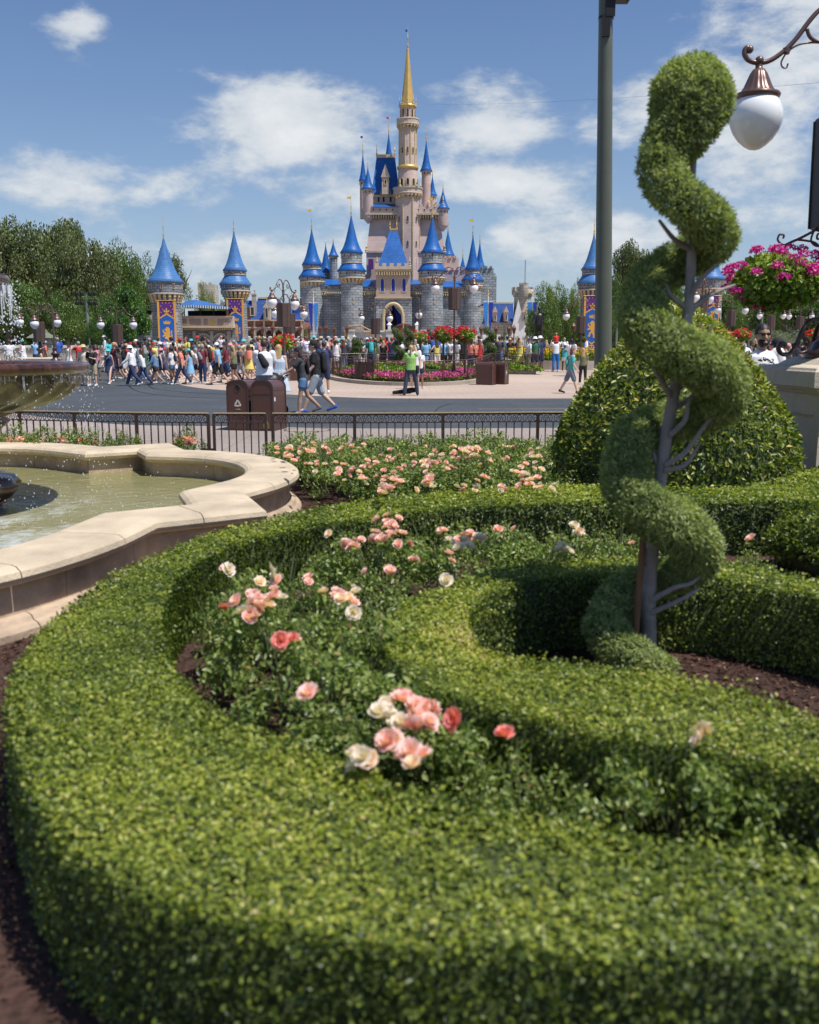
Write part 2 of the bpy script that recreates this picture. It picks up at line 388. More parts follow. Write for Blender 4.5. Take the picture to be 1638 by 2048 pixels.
def groundmat(name, c1, c2, scale, rough=.9, speck=0.0, bump=.3, big=.12, grid=None, joints=None):
    m_ = bpy.data.materials.new(name); m_.use_nodes = True; nt = m_.node_tree; N = nt.nodes.new; L = nt.links.new
    b = nt.nodes['Principled BSDF']; b.inputs['Roughness'].default_value = rough; b.inputs['Specular IOR Level'].default_value = .3
    g = N('ShaderNodeNewGeometry')
    n1 = N('ShaderNodeTexNoise'); n1.inputs['Scale'].default_value = scale; n1.inputs['Detail'].default_value = 8; n1.inputs['Roughness'].default_value = .7; L(g.outputs['Position'], n1.inputs['Vector'])
    n2 = N('ShaderNodeTexNoise'); n2.inputs['Scale'].default_value = big; n2.inputs['Detail'].default_value = 6; L(g.outputs['Position'], n2.inputs['Vector'])
    r1 = N('ShaderNodeMapRange'); L(n1.outputs[0], r1.inputs[0]); r1.inputs[1].default_value = .35; r1.inputs[2].default_value = .65
    mx = N('ShaderNodeMix'); mx.data_type = 'RGBA'; L(r1.outputs[0], mx.inputs[0]); mx.inputs[6].default_value = (*c1, 1); mx.inputs[7].default_value = (*c2, 1)
    r2 = N('ShaderNodeMapRange'); L(n2.outputs[0], r2.inputs[0]); r2.inputs[1].default_value = .3; r2.inputs[2].default_value = .7; r2.inputs[3].default_value = .80; r2.inputs[4].default_value = 1.14
    sc = N('ShaderNodeVectorMath'); sc.operation = 'SCALE'; L(mx.outputs[2], sc.inputs[0]); L(r2.outputs[0], sc.inputs['Scale']); c = sc.outputs[0]
    if joints:
        br = N('ShaderNodeTexBrick'); L(g.outputs['Position'], br.inputs['Vector']); br.inputs['Scale'].default_value = 1; br.inputs['Brick Width'].default_value = joints[0]; br.inputs['Row Height'].default_value = joints[1]
        br.inputs['Mortar Size'].default_value = joints[2]; br.inputs['Color1'].default_value = (1, 1, 1, 1); br.inputs['Color2'].default_value = (.93, .93, .94, 1); br.inputs['Mortar'].default_value = (joints[3],) * 3 + (1,)
        m3 = N('ShaderNodeVectorMath'); m3.operation = 'MULTIPLY'; L(c, m3.inputs[0]); L(br.outputs['Color'], m3.inputs[1]); c = m3.outputs[0]
    L(c, b.inputs['Base Color'])
    bp = N('ShaderNodeBump'); bp.inputs['Strength'].default_value = bump; bp.inputs['Distance'].default_value = .01; L(n1.outputs[0], bp.inputs['Height']); L(bp.outputs[0], b.inputs['Normal'])
    return m_
M['ground'] = groundmat('far_ground', (.09, .11, .05), (.16, .16, .10), 2.0)
M['pave'] = groundmat('beige_pavement', (.42, .325, .26), (.52, .415, .34), 9, joints=(.55, .16, .02, .80), bump=.2)
M['agg'] = groundmat('aggregate', (.23, .19, .165), (.42, .36, .32), 45, bump=.5, joints=(3.1, 3.1, .012, .7))
M['asphalt'] = groundmat('asphalt', (.052, .060, .068), (.082, .092, .102), 5, rough=.8, big=.35, bump=.3, joints=(6.1, 4.3, .015, .65))
M['mulch'] = groundmat('mulch', (.024, .013, .010), (.10, .052, .040), 30, rough=.95, bump=1.0, big=2.5)
M['stucco'] = groundmat('tan_concrete', (.36, .31, .25), (.43, .38, .31), 20, bump=.3, big=1.2)

fill('ground', [(-1500, -200), (1500, -200), (1500, 3000), (-1500, 3000)], -0.03, M['ground'])
fill('plaza_pavement', [(-60, 13), (60, 13), (70, 175), (-70, 175)], 0.0, M['pave'])
near = [pix(x, y)[:2] for x, y in [(-260, 800), (-100, 815), (0, 824), (103, 836), (200, 846), (290, 851), (470, 853), (700, 857), (900, 857), (1115, 856), (1300, 853), (1638, 845), (1900, 836)]]
far = [pix(x, y)[:2] for x, y in [(1900, 790), (1638, 795), (1130, 797), (820, 797), (700, 795), (560, 788), (440, 780), (380, 774), (345, 768), (352, 762), (420, 756)]]
near = catmull(near, 5); far = catmull(far, 5)
road = [tuple(p) for p in near] + [tuple(p) for p in far] + [(-5, 58), (-14, 64), (-60, 64), (-60, 30)]
fill('road_asphalt', road, 0.004, M['asphalt'])
garden = [(-40, -8), (40, -8), (40, 13.2), (8, 13.6), (2.6, 13.75), (.4, 13.6), (-1.2, 13.5), (-2.7, 13.5), (-4.2, 13.8), (-6.5, 14.4), (-40, 16)]
nearp = [tuple(p) for p in near]
fill('near_pavement', [(60, 13.0), (8, 13.4), (2.6, 13.55), (-1.2, 13.3), (-6.5, 14.2), (-60, 16), (-60, 30)] + nearp + [(60, 24)], 0.004, M['agg'])
fill('garden_soil', garden, 0.008, M['mulch'])
# thin yellow line and the curved grooves of the tram rails in the road
def ribbon(name, pts, w, z, m_, kind='structure'):
    p = catmull(pts, 6); t = np.gradient(p, axis=0); t /= np.linalg.norm(t, axis=1, keepdims=True); n = np.stack([-t[:, 1], t[:, 0]], 1) * w / 2
    mb = MB(); v = []
    for a, b in zip(p - n, p + n): v += [(a[0], a[1], z + gz(*a)), (b[0], b[1], z + gz(*b))]
    mb.add(v, [(2 * i, 2 * i + 2, 2 * i + 3, 2 * i + 1) for i in range(len(p) - 1)])
    o = mb.build(name, m_); o['kind'] = kind; return o
ribbon('pavement_line', [pix(x, y)[:2] for x, y in [(250, 879), (420, 884), (700, 886), (900, 887), (1120, 886)]], .03, .010, mat('yellow_line', (.55, .45, .16), .8))
ribbon('road_line', [pix(x, y)[:2] for x, y in [(955, 818.5), (1060, 818.5), (1180, 817)]], .05, .010, mat('pale_line', (.5, .44, .3), .8))
mg = mat('rail_groove', (.012, .013, .015), .5)
ribbon('tram_rail', [pix(x, y)[:2] for x, y in [(255, 768), (268, 780), (308, 789), (380, 795), (470, 798), (560, 803)]], .07, .009, mg)
ribbon('tram_rail', [pix(x, y)[:2] for x, y in [(292, 768), (310, 778), (376, 785), (450, 789), (520, 794), (640, 800)]], .07, .009, mg)
ribbon('road_seam', [pix(x, y)[:2] for x, y in [(540, 801), (700, 805), (900, 809), (1130, 812)]], .035, .009, mg)
ribbon('road_seam', [pix(x, y)[:2] for x, y in [(868, 826), (878, 816), (900, 808)]], .035, .010, mg)
# manhole ring
mb = MB(); c0 = pix(615, 860.5)
mb.lathe([(.46, .011), (.49, .011)], 40, c=(c0[0], c0[1])); mb.build('manhole_ring', mg, kind='structure')

# ================================================================= hedges
GREEN = [(0.0, (.018, .036, .010)), (.25, (.060, .095, .018)), (.5, (.165, .215, .030)), (.75, (.315, .355, .044)), (.92, (.47, .46, .09)), (1.0, (.46, .36, .15))]
M['hedge'] = leafmat('hedge_leaf', GREEN, .30, .42, .5)
M['hedgecore'] = mat('hedge_light_block', (.060, .080, .024), .95, 0, .4, 30, .5, 60)  # for the solid cores added under the leaves so no light passes
def smooth_noise(p, s, seed=0):
    q = p * s; k = np.array([[1.0, .7, .3], [-.6, 1.1, .5], [.4, -.5, 1.3], [1.7, 1.3, -.8], [-1.9, 2.1, 1.1]]) + seed * .13
    w = [1, .9, .8, .5, .4]; out = 0
    for i in range(5): out = out + w[i] * np.sin(q @ k[i] + 1.7 * i + seed)
    return out / 3.6
def hedge(name, stations, h, label, closed_ends=True, dens=1.0, yellow=None):
    A = catmull([pix(*a, h)[:2] for a, b in stations], 6); B = catmull([pix(*b, h)[:2] for a, b in stations], 6)
    t = thing(name, label, 'hedge', (0, 0, 0))
    n = len(A); W = B - A; wl = np.linalg.norm(W, axis=1, keepdims=True); wd = W / wl
    a2, b2 = A + wd * .05, B - wd * .05; mb = MB(); v = []
    for i in range(n):
        v += [(*a2[i], 0.0), (*a2[i], h - .09), (*(a2[i] + wd[i] * .05), h - .045), (*(b2[i] - wd[i] * .05), h - .045), (*b2[i], h - .09), (*b2[i], 0.0)]
    mb.add(v, [(6 * i + k, 6 * i + 6 + k, 6 * i + 7 + k, 6 * i + 1 + k) for i in range(n - 1) for k in range(5)], None, True)
    mb.add(v[:6], [tuple(range(6))]); mb.add(v[-6:], [tuple(range(6))[::-1]])
    core = mb.build('inner_parts', M['hedgecore'], t)  # solid core added inside the leaves, keeps light from passing through the hedge
    Pn, Nn, Tn, Sz = [], [], [], []
    def sample(p0, p1, q0, q1, nrm, top):
        """quad p0,p1 (bottom/outer) q0,q1 ; 3-D points"""
        c = (p0 + p1 + q0 + q1) / 4; D = np.linalg.norm(c - np.array([0, 0, CH])); s = max(.0170, .0038 * D)
        area = np.linalg.norm(np.cross(p1 - p0, q0 - p0)); k = area / (s * s * .55) * (2.25 if top else 1.9) * dens
        k = int(k + rng.random())
        if not k: return
        u = rng.random((k, 1)); w = rng.random((k, 1)); P_ = (p0 * (1 - u) + p1 * u) * (1 - w) + (q0 * (1 - u) + q1 * u) * w
        Pn.append(P_); Nn.append(np.repeat(nrm[None], k, 0)); Sz.append(np.full(k, s))
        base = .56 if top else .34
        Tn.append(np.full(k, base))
    for i in range(n - 1):
        z3 = lambda p, z: np.array([p[0], p[1], z])
        up = np.array([0, 0, 1.]); tops = 3
        for k in range(tops):
            f0, f1 = k / tops, (k + 1) / tops
            sample(z3(A[i] + W[i] * f0, h), z3(A[i + 1] + W[i + 1] * f0, h), z3(A[i] + W[i] * f1, h), z3(A[i + 1] + W[i + 1] * f1, h), up, True)
        no = np.array([-wd[i][0], -wd[i][1], .15]); ni = np.array([wd[i][0], wd[i][1], .15])
        for k in range(2):
            z0, z1 = .03 + (h - .03) * k / 2, .03 + (h - .03) * (k + 1) / 2
            sample(z3(A[i], z0), z3(A[i + 1], z0), z3(A[i], z1), z3(A[i + 1], z1), no, False)
            sample(z3(B[i], z0), z3(B[i + 1], z0), z3(B[i], z1), z3(B[i + 1], z1), ni, False)
    P_ = np.concatenate(Pn); N_ = unit(np.concatenate(Nn)); S_ = np.concatenate(Sz); T_ = np.concatenate(Tn)
    nz = smooth_noise(P_, 5.0, 1) * .012 + smooth_noise(P_, 14.0, 2) * .010
    # round the shoulders a little and let the surface undulate, sunk leaves lie deeper
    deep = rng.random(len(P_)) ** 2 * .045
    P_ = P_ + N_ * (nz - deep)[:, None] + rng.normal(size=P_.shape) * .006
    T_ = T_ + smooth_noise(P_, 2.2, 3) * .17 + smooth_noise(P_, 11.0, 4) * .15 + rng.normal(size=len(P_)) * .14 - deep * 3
    shoot = rng.random(len(P_)) < .025; P_ = P_ + N_ * (shoot * rng.uniform(.01, .045, len(P_)))[:, None]; T_ = T_ + shoot * .2
    keep = ~((smooth_noise(P_, 7.0, 9) > .62) & (rng.random(len(P_)) < .55)); P_, N_, S_, T_ = P_[keep], N_[keep], S_[keep], T_[keep]
    if yellow is not None:
        for c, r_, k in yellow: T_ = T_ + k * np.exp(-((P_[:, 0] - c[0]) ** 2 + (P_[:, 1] - c[1]) ** 2) / r_ ** 2)
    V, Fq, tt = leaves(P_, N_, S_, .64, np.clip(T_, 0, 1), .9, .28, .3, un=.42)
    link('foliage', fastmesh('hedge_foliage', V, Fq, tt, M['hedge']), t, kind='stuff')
    return t
O_ = [((1750, 1935), (1750, 1700)), ((1400, 1925), (1400, 1685)), ((1000, 1900), (1150, 1640)), ((700, 1875), (900, 1600)), ((480, 1840), (740, 1545)), ((260, 1780), (600, 1485)), ((130, 1690), (480, 1440)), ((60, 1580), (410, 1395)), ((20, 1450), (362, 1350)), ((18, 1370), (335, 1300)), ((60, 1290), (325, 1235)), ((120, 1225), (345, 1170)), ((210, 1160), (395, 1125)), ((320, 1105), (490, 1082)), ((430, 1065), (600, 1056)), ((560, 1030), (730, 1036)), ((700, 1003), (850, 1020)), ((850, 985), (980, 1010)), ((1000, 975), (1110, 1006)), ((1130, 970), (1240, 1002)), ((1300, 974), (1370, 1006)), ((1460, 973), (1500, 1006)), ((1638, 962), (1660, 1004)), ((1760, 952), (1800, 1000))]
I_ = [((1760, 1565), (1760, 1475)), ((1638, 1540), (1638, 1435)), ((1400, 1500), (1500, 1385)), ((1200, 1465), (1330, 1345)), ((1050, 1425), (1180, 1325)), ((900, 1395), (1050, 1318)), ((810, 1350), (970, 1300)), ((770, 1285), (940, 1262)), ((790, 1220), (935, 1225)), ((860, 1180), (960, 1195)), ((950, 1148), (1020, 1172)), ((1060, 1128), (1090, 1155)), ((1200, 1115), (1200, 1148)), ((1400, 1120), (1400, 1155)), ((1520, 1132), (1500, 1168)), ((1638, 1155), (1600, 1185)), ((1760, 1185), (1720, 1215))]
yl = [(pix(960, 1270, .45)[:2], .28, .28), (pix(930, 1320, .45)[:2], .2, .15)]
hedge('outer_hedge', O_, .45, 'long clipped box hedge curving round the rose bed and filling the bottom of the view')
hedge('inner_hedge', I_, .45, 'clipped hedge curling round the foot of the spiral topiary', yellow=yl)
hedge('back_hedge', [((1500, 968), (1520, 985)), ((1560, 958), (1580, 976)), ((1638, 936), (1650, 962)), ((1760, 925), (1760, 952))], .42, 'short dark clipped hedge in front of the stone lamp pedestal')
# small round clipped bush at the foot of the mound and a looser shrub at the right edge
def round_bush(name, label, c, rx, ry, h, n, size, base, m_, dome=1.0, cat='bush'):
    t = thing(name, label, cat, (c[0], c[1], 0)); mb = MB(); mb.sphere((0, 0, h * .42), 1, 16, 10, (rx * .88, ry * .88, h * .50))
    mb.build('inner_parts', M['hedgecore'], t)  # added solid core, blocks light behind the bush leaves
    d = unit(rng.normal(size=(n, 3))); d[:, 2] = np.abs(d[:, 2]) * rng.choice([1, 1, -.6], n)
    N_ = unit(d); P_ = np.stack([d[:, 0] * rx, d[:, 1] * ry, h * .45 + d[:, 2] * h * .55], 1); P_[:, 2] = np.maximum(P_[:, 2], .02)
    P_ += N_ * (smooth_noise(P_, 9, 5) * .02 * dome - rng.random(n) ** 2 * .05)[:, None]
    T_ = base + smooth_noise(P_, 6, 3) * .12 + rng.normal(size=n) * .17
    V, Fq, tt = leaves(P_, N_, np.full(n, size), .5, np.clip(T_, 0, 1), .8, .5, .4)
    link('foliage', fastmesh('bush_foliage', V, Fq, tt, m_), t, kind='stuff'); return t
c = pix(1102, 968); round_bush('clipped_bush', 'small round clipped bush at the left foot of the big mound bush', c, .2, .2, .26, 2600, .03, .45, M['hedge'])
c = pix(1640, 1150); round_bush('leafy_shrub', 'loose glossy shrub cut by the right edge between the two hedges', (c[0] + .12, c[1]), .5, .45, .52, 7000, .045, .42, M['hedge'], 3)

# ================================================================= mound bush
M['mound'] = leafmat('mound_leaf', [(0, (.012, .032, .010)), (.3, (.040, .080, .018)), (.50, (.15, .20, .032)), (.70, (.34, .37, .058)), (.9, (.52, .48, .10)), (1.0, (.52, .20, .08))], .28, .38, .45)
mc = pixd(1352, 760, 10.35)
prof = [(max(r - 9, 0) / 184, 1.68 + (696 - y) / 184) for y, r in [(604, 0), (608, 18), (620, 40), (642, 72), (668, 100), (698, 128), (730, 155), (765, 182), (800, 205), (850, 231), (900, 244), (950, 243), (990, 232)]] + [(1.18, 0)]
t = thing('mound_bush', 'huge dome-shaped clipped bush with glossy yellow-green leaves behind the spiral topiary', 'bush', (mc[0], 10.35, 0))
mb = MB(); mb.lathe([(max(r - .08, .0), z - (.08 if z > 1.9 else 0)) for r, z in prof][::-1], 32); mb.build('inner_parts', M['hedgecore'], t)  # solid core added under the mound leaves so no light shows through
seg = []
for (r0, z0), (r1, z1) in zip(prof[:-1], prof[1:]): seg.append(math.pi * (r0 + r1) * math.hypot(r1 - r0, z1 - z0))
seg = np.array(seg); n = 19000; idx = rng.choice(len(seg), n, p=seg / seg.sum()); f = rng.random(n)
r0 = np.array([p[0] for p in prof]); z0 = np.array([p[1] for p in prof]); rr = r0[idx] * (1 - f) + r0[idx + 1] * f; zz = z0[idx] * (1 - f) + z0[idx + 1] * f
a = rng.uniform(0, 2 * math.pi, n); slope = np.stack([z0[idx] - z0[idx + 1], r0[idx + 1] - r0[idx]], 1); slope /= np.linalg.norm(slope, axis=1, keepdims=True)
N_ = np.stack([np.cos(a) * slope[:, 0], np.sin(a) * slope[:, 0], slope[:, 1]], 1)
P_ = np.stack([np.cos(a) * rr, np.sin(a) * rr, zz], 1); P_ += N_ * (smooth_noise(P_, 4, 2) * .03 - rng.random(n) ** 1.6 * .09)[:, None]; P_[:, 2] = np.maximum(P_[:, 2], .02)
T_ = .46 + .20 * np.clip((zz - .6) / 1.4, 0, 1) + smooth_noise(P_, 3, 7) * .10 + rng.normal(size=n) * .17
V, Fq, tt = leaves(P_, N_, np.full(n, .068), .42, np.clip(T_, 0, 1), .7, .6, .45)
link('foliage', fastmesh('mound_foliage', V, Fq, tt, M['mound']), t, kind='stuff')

# ================================================================= spiral topiary
def topiary(name, label, knots, trunkpts, Y, needles, size, scale_px=1.0, inner_parts=(), m_=None, trunk_r=.042, group=None, tops=()):
    base = pixd(trunkpts[-1][0], trunkpts[-1][1], Y); t = thing(name, label, 'topiary', (base[0], Y, base[2]), group=group)
    B_ = np.array([base[0], Y, base[2]])
    pxm = F / (Y * cP)
    tp = [np.array(pixd(x, y, Y)) - B_ for x, y in trunkpts]
    mb = MB(); rad = [trunk_r * (.45 + .55 * i / (len(tp) - 1)) for i in range(len(tp))]; mb.tube(tp, rad, 9)
    mb.build('trunk', M['bark'], t)
    for bpts in inner_parts:
        mb = MB(); q = [np.array(pixd(x, y, Y + d)) - B_ for x, y, d in bpts]; k = len(q)
        mb.tube(catmull(q, 4), np.linspace(.017, .007, (k - 1) * 4 + 1), 6); mb.build('branch', M['bark'], t)
    # centre line of the clipped tube of foliage
    C_ = []; Rr = []
    for (x, y, dep, hw) in knots: C_.append(np.array(pixd(x, y, Y + dep)) - B_); Rr.append(hw / pxm)
    C2 = catmull(C_, 14); R2 = catmull([[r] for r in Rr], 14)[:, 0]
    T = np.gradient(C2, axis=0); Tl = np.linalg.norm(T, axis=1); T = T / Tl[:, None]
    w = Tl * R2; idx = rng.choice(len(C2), needles, p=w / w.sum())
    rv = unit(rng.normal(size=(needles, 3))); rad_ = unit(rv - T[idx] * np.sum(rv * T[idx], 1, keepdims=True))
    jit = rng.uniform(-.5, .5, needles) * Tl[idx]
    # rounded ends
    P_ = C2[idx] + T[idx] * jit[:, None] + rad_ * R2[idx][:, None]
    N_ = rad_.copy()
    ne = int(needles * .06); d = unit(rng.normal(size=(ne, 3))); d = d * np.sign(np.sum(d * -T[0], 1, keepdims=True)); P_[:ne] = C2[0] + d * R2[0]; N_[:ne] = d
    lump = smooth_noise(P_, 16, 1) * .012 + smooth_noise(P_, 38, 2) * .012
    P_ = P_ + N_ * (lump - rng.random(needles) ** 2 * .032)[:, None]
    T_ = .48 + smooth_noise(P_, 9, 3) * .15 + smooth_noise(P_, 28, 5) * .13 + rng.normal(size=needles) * .14
    V, Fq, tt = leaves(P_, N_, np.full(needles, size), .26, np.clip(T_, 0, 1), .9, .6, .5)
    link('foliage', fastmesh('spiral_foliage', V, Fq, tt, m_ or M['juniper']), t, kind='stuff')
    mb = MB(); mb.tube(C2, np.maximum(R2 - .045, .012), 12); mb.sphere(C2[0], max(R2[0] - .05, .012), 14, 10)
    mb.build('inner_growth', M['junipercore'], t)
    return t
M['juniper'] = leafmat('juniper_needles', [(0, (.05, .068, .03)), (.3, (.19, .235, .095)), (.6, (.36, .41, .175)), (.85, (.53, .54, .26)), (1.0, (.40, .27, .15))], .35, .55, .2)
M['junipercore'] = mat('juniper_core', (.055, .085, .038), .95, 0, .5, 25, .6, 50)
knots = [(1384, 198, 0, 84), (1365, 250, -.03, 72), (1340, 295, -.05, 58), (1330, 335, -.08, 52), (1348, 375, -.15, 50), (1378, 407, -.18, 50), (1408, 440, -.12, 52), (1422, 472, -.02, 52), (1400, 500, .10, 50), (1350, 530, .16, 50), (1310, 566, .12, 52),
         (1292, 610, .03, 56), (1300, 650, -.08, 58), (1330, 682, -.17, 58), (1368, 706, -.20, 58), (1410, 735, -.15, 60), (1440, 772, -.04, 60), (1425, 812, .08, 56), (1370, 835, .18, 52), (1310, 855, .16, 54), (1272, 885, .08, 56), (1258, 930, .0, 58), (1266, 975, -.09, 58),
         (1298, 1015, -.17, 58), (1335, 1046, -.19, 58), (1370, 1070, -.12, 58), (1390, 1100, -.02, 58), (1372, 1135, .08, 52), (1320, 1155, .17, 48), (1265, 1178, .14, 50), (1230, 1215, .05, 52), (1222, 1262, -.06, 54), (1245, 1300, -.14, 54), (1285, 1325, -.18, 50), (1330, 1350, -.16, 40)]
trunk = [(1388, 240), (1386, 300), (1381, 370), (1384, 500), (1378, 600), (1366, 700), (1347, 790), (1334, 860), (1322, 940), (1312, 1040), (1300, 1130), (1297, 1220), (1298, 1300), (1299, 1352)]
br = [[(1378, 600, 0), (1400, 560, -.05), (1440, 525, -.08)], [(1376, 625, 0), (1420, 590, .05), (1470, 570, .1)], [(1384, 500, 0), (1350, 480, -.05), (1318, 440, -.08)],
      [(1378, 620, 0), (1340, 590, 0), (1330, 560, .05)], [(1345, 800, 0), (1310, 740, -.1), (1300, 720, -.1)], [(1345, 820, 0), (1390, 790, .05), (1420, 770, .05)],
      [(1340, 870, -.03), (1370, 840, -.06), (1380, 800, -.05), (1420, 770, .0)], [(1330, 930, -.03), (1370, 905, -.05), (1410, 850, -.03), (1440, 820, 0)], [(1328, 940, -.03), (1370, 930, -.04), (1400, 885, -.03)],
      [(1318, 935, 0), (1300, 890, .02), (1295, 860, .03)], [(1300, 1150, 0), (1280, 1120, -.02), (1295, 1090, 0)], [(1303, 1200, -.03), (1350, 1175, -.08), (1385, 1165, -.08), (1420, 1130, -.03)],
      [(1303, 1225, -.03), (1360, 1200, -.07), (1400, 1175, -.05)], [(1386, 300, 0), (1360, 290, .02), (1345, 270, .02)], [(1384, 330, 0), (1350, 300, -.03), (1352, 340, -.04)], [(1386, 320, 0), (1410, 285, .02), (1425, 270, 0)]]
ax = lambda y: float(np.interp(y, [300, 600, 900, 1290], [1378, 1370, 1330, 1285]))
sp = topiary('spiral_topiary', 'tall spiral juniper topiary with bare grey trunk rising from the hedge on the right', [(x + (7 if x > ax(y) + 15 else -7 if x < ax(y) - 15 else 0) * (y > 290), y, d * 1.1, hw - (9 if y < 260 else 11)) for x, y, d, hw in knots], trunk, 4.82, 90000, .031, inner_parts=br)
mb = MB(); a_ = np.array(pixd(1287, 1065, 4.74)); b_ = np.array(pixd(1266, 1290, 4.74)); b_[2] = -.05
mb.tube([a_, b_], [.017, .019], 8); tag(mb.build('support_stake', M['stake']), 'thin brown wooden stake leaning beside the spiral topiary trunk', 'stake')

# ================================================================= mulch chips and fallen petals
def chips(n, reg, z, size, name, m_, tint=None, asp=.3):
    P_ = []
    for _ in range(n):
        q = reg[rng.integers(len(reg))]; u, w = rng.random(2); a_, b_, c_, d_ = [np.array(x) for x in q]
        P_.append((a_ * (1 - u) + b_ * u) * (1 - w) + (d_ * (1 - u) + c_ * u) * w)
    P_ = np.array(P_); P3 = np.concatenate([P_, np.full((n, 1), z)], 1); N_ = np.tile([0, 0, 1.], (n, 1))
    V, Fq, tt = leaves(P3, N_, np.full(n, size), asp, None, 1, .15, .15)
    link(name, fastmesh(name, V, Fq, tt, m_), None, kind='stuff')
M['chip'] = leafmat('mulch_chip', [(0, (.014, .008, .006)), (.5, (.05, .026, .018)), (.85, (.11, .055, .038)), (1, (.26, .16, .11))], 0, .9, .2)
reg = [[(-1.7, 1.2), (3.6, 1.2), (4.2, 8), (-2.4, 8)], [(-.9, 2.2), (2.2, 2.2), (2.4, 7.2), (-1.4, 7.2)], [(-2.6, 2.0), (-1.2, 2.0), (-1.5, 7.5), (-2.2, 6)], [(-1.3, 8), (4, 8.5), (4, 12.8), (-1.2, 12.8)], [(.3, 3.2), (2, 3.2), (2, 5.2), (.3, 5.2)]]
chips(22000, reg, .014, .035, 'mulch', M['chip'])
M['petal'] = leafmat('fallen_petal', [(0, (.55, .38, .30)), (1, (.75, .62, .52))], 0, .8, .2)
chips(90, reg[1:2], .03, .018, 'fallen_petals', M['petal'], asp=.9)

# ================================================================= roses
M['roseleaf'] = leafmat('rose_leaf', [(0, (.024, .048, .016)), (.35, (.10, .155, .040)), (.65, (.22, .29, .07)), (.9, (.36, .40, .13)), (1.0, (.34, .20, .10))], .3, .38, .5)
def rosemat(name, inner, mid, outer):
    return leafmat(name, [(0, inner), (.25, mid), (.7, outer), (1.0, tuple(min(1, c * 1.15) for c in outer))], .25, .6, .2)
RM = [rosemat('rose_pink', (.80, .48, .15), (.86, .48, .46), (.88, .60, .61)), rosemat('rose_peach', (.84, .50, .14), (.88, .64, .50), (.88, .70, .63)),
      rosemat('rose_coral', (.72, .28, .12), (.82, .25, .21), (.82, .32, .30)), rosemat('rose_pale', (.80, .62, .38), (.82, .68, .60), (.80, .70, .67)), rosemat('rose_salmon', (.80, .38, .14), (.86, .43, .41), (.87, .56, .56))]
def rose_mesh(seed, m_):
    r = np.random.default_rng(seed); V = []; Fq = []; T = []
    for ring, (cnt, rr, tilt, wid) in enumerate([(6, .040, .35, .030), (6, .034, .75, .026), (5, .024, 1.1, .020), (4, .013, 1.35, .013)]):
        for k in range(cnt):
            a = 2 * math.pi * (k + .5 * (ring % 2)) / cnt + r.normal() * .12; ti = tilt + r.normal() * .12; b = len(V)
            for i in range(4):
                s = i / 3; rad = rr * s; z = .004 + ring * .002 + rad * math.sin(ti) * (.55 + .6 * s); q = rad * math.cos(ti) + .003
                for j in (-1, 0, 1):
                    w = wid * math.sin(math.pi * min(s * .62 + .14, 1)) * .75 * j
                    V.append((q * math.cos(a) - w * math.sin(a), q * math.sin(a) + w * math.cos(a), z + abs(j) * .004 * s + r.normal() * .0022)); T.append(min(1, s * .6 + .1 * ring * (1 - s) + .28 * s + r.normal() * .04))
            for i in range(3):
                for j in range(2): Fq.append((b + i * 3 + j, b + i * 3 + j + 1, b + i * 3 + j + 4, b + i * 3 + j + 3))
    return fastmesh('rose', np.array(V), np.array(Fq), np.clip(T, 0, 1), m_, True)
RMESH = [rose_mesh(100 + i, RM[i % 5]) for i in range(10)]
def rose_foliage(seed, n=2300, rx=.42, h=.5, size=.036):
    r = np.random.default_rng(seed); P_ = []; N_ = []
    nc = 46
    for k in range(nc):
        a = r.uniform(0, 2 * math.pi); q = math.sqrt(r.random()) * rx; hh = h * (1 - .45 * (q / rx) ** 2) * r.uniform(.45, 1.08)
        c = np.array([q * math.cos(a), q * math.sin(a), hh]); m2 = n // nc
        d = unit(r.normal(size=(m2, 3))); P_.append(c + d * np.array([.085, .085, .06]) * r.uniform(.6, 1.4) * r.random((m2, 1)) ** .4); N_.append(unit(d + np.array([0, 0, .8])))
    P_ = np.concatenate(P_); N_ = np.concatenate(N_); P_[:, 2] = np.maximum(P_[:, 2], .03)
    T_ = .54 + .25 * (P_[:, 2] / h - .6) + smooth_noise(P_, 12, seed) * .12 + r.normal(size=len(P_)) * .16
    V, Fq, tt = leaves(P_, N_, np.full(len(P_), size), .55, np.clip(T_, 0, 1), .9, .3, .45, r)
    mb = MB()
    for k in range(16):
        a = r.uniform(0, 2 * math.pi); q = r.uniform(.1, .9) * rx; mb.tube([(r.normal() * .03, r.normal() * .03, 0), (q * .5 * math.cos(a), q * .5 * math.sin(a), h * .5), (q * math.cos(a), q * math.sin(a), h * r.uniform(.7, 1.12))], [.006, .005, .003], 5)
    return fastmesh('rose_foliage', V, Fq, tt, M['roseleaf']), mb.mesh('rose_stems', M['stem'])
RF = [rose_foliage(11 + i) for i in range(5)]
bushes = []
def rose_bush(x, y, s, sz, label, group):
    v = RF[len(bushes) % 5]; t = thing('rose_bush', label, 'rose bush', (x, y, .008), rng.uniform(0, 6.28), group); t.scale = (s, s, sz)
    link('foliage', v[0], t, kind='stuff'); link('stems', v[1], t); bushes.append((t, x, y, s, sz)); return t
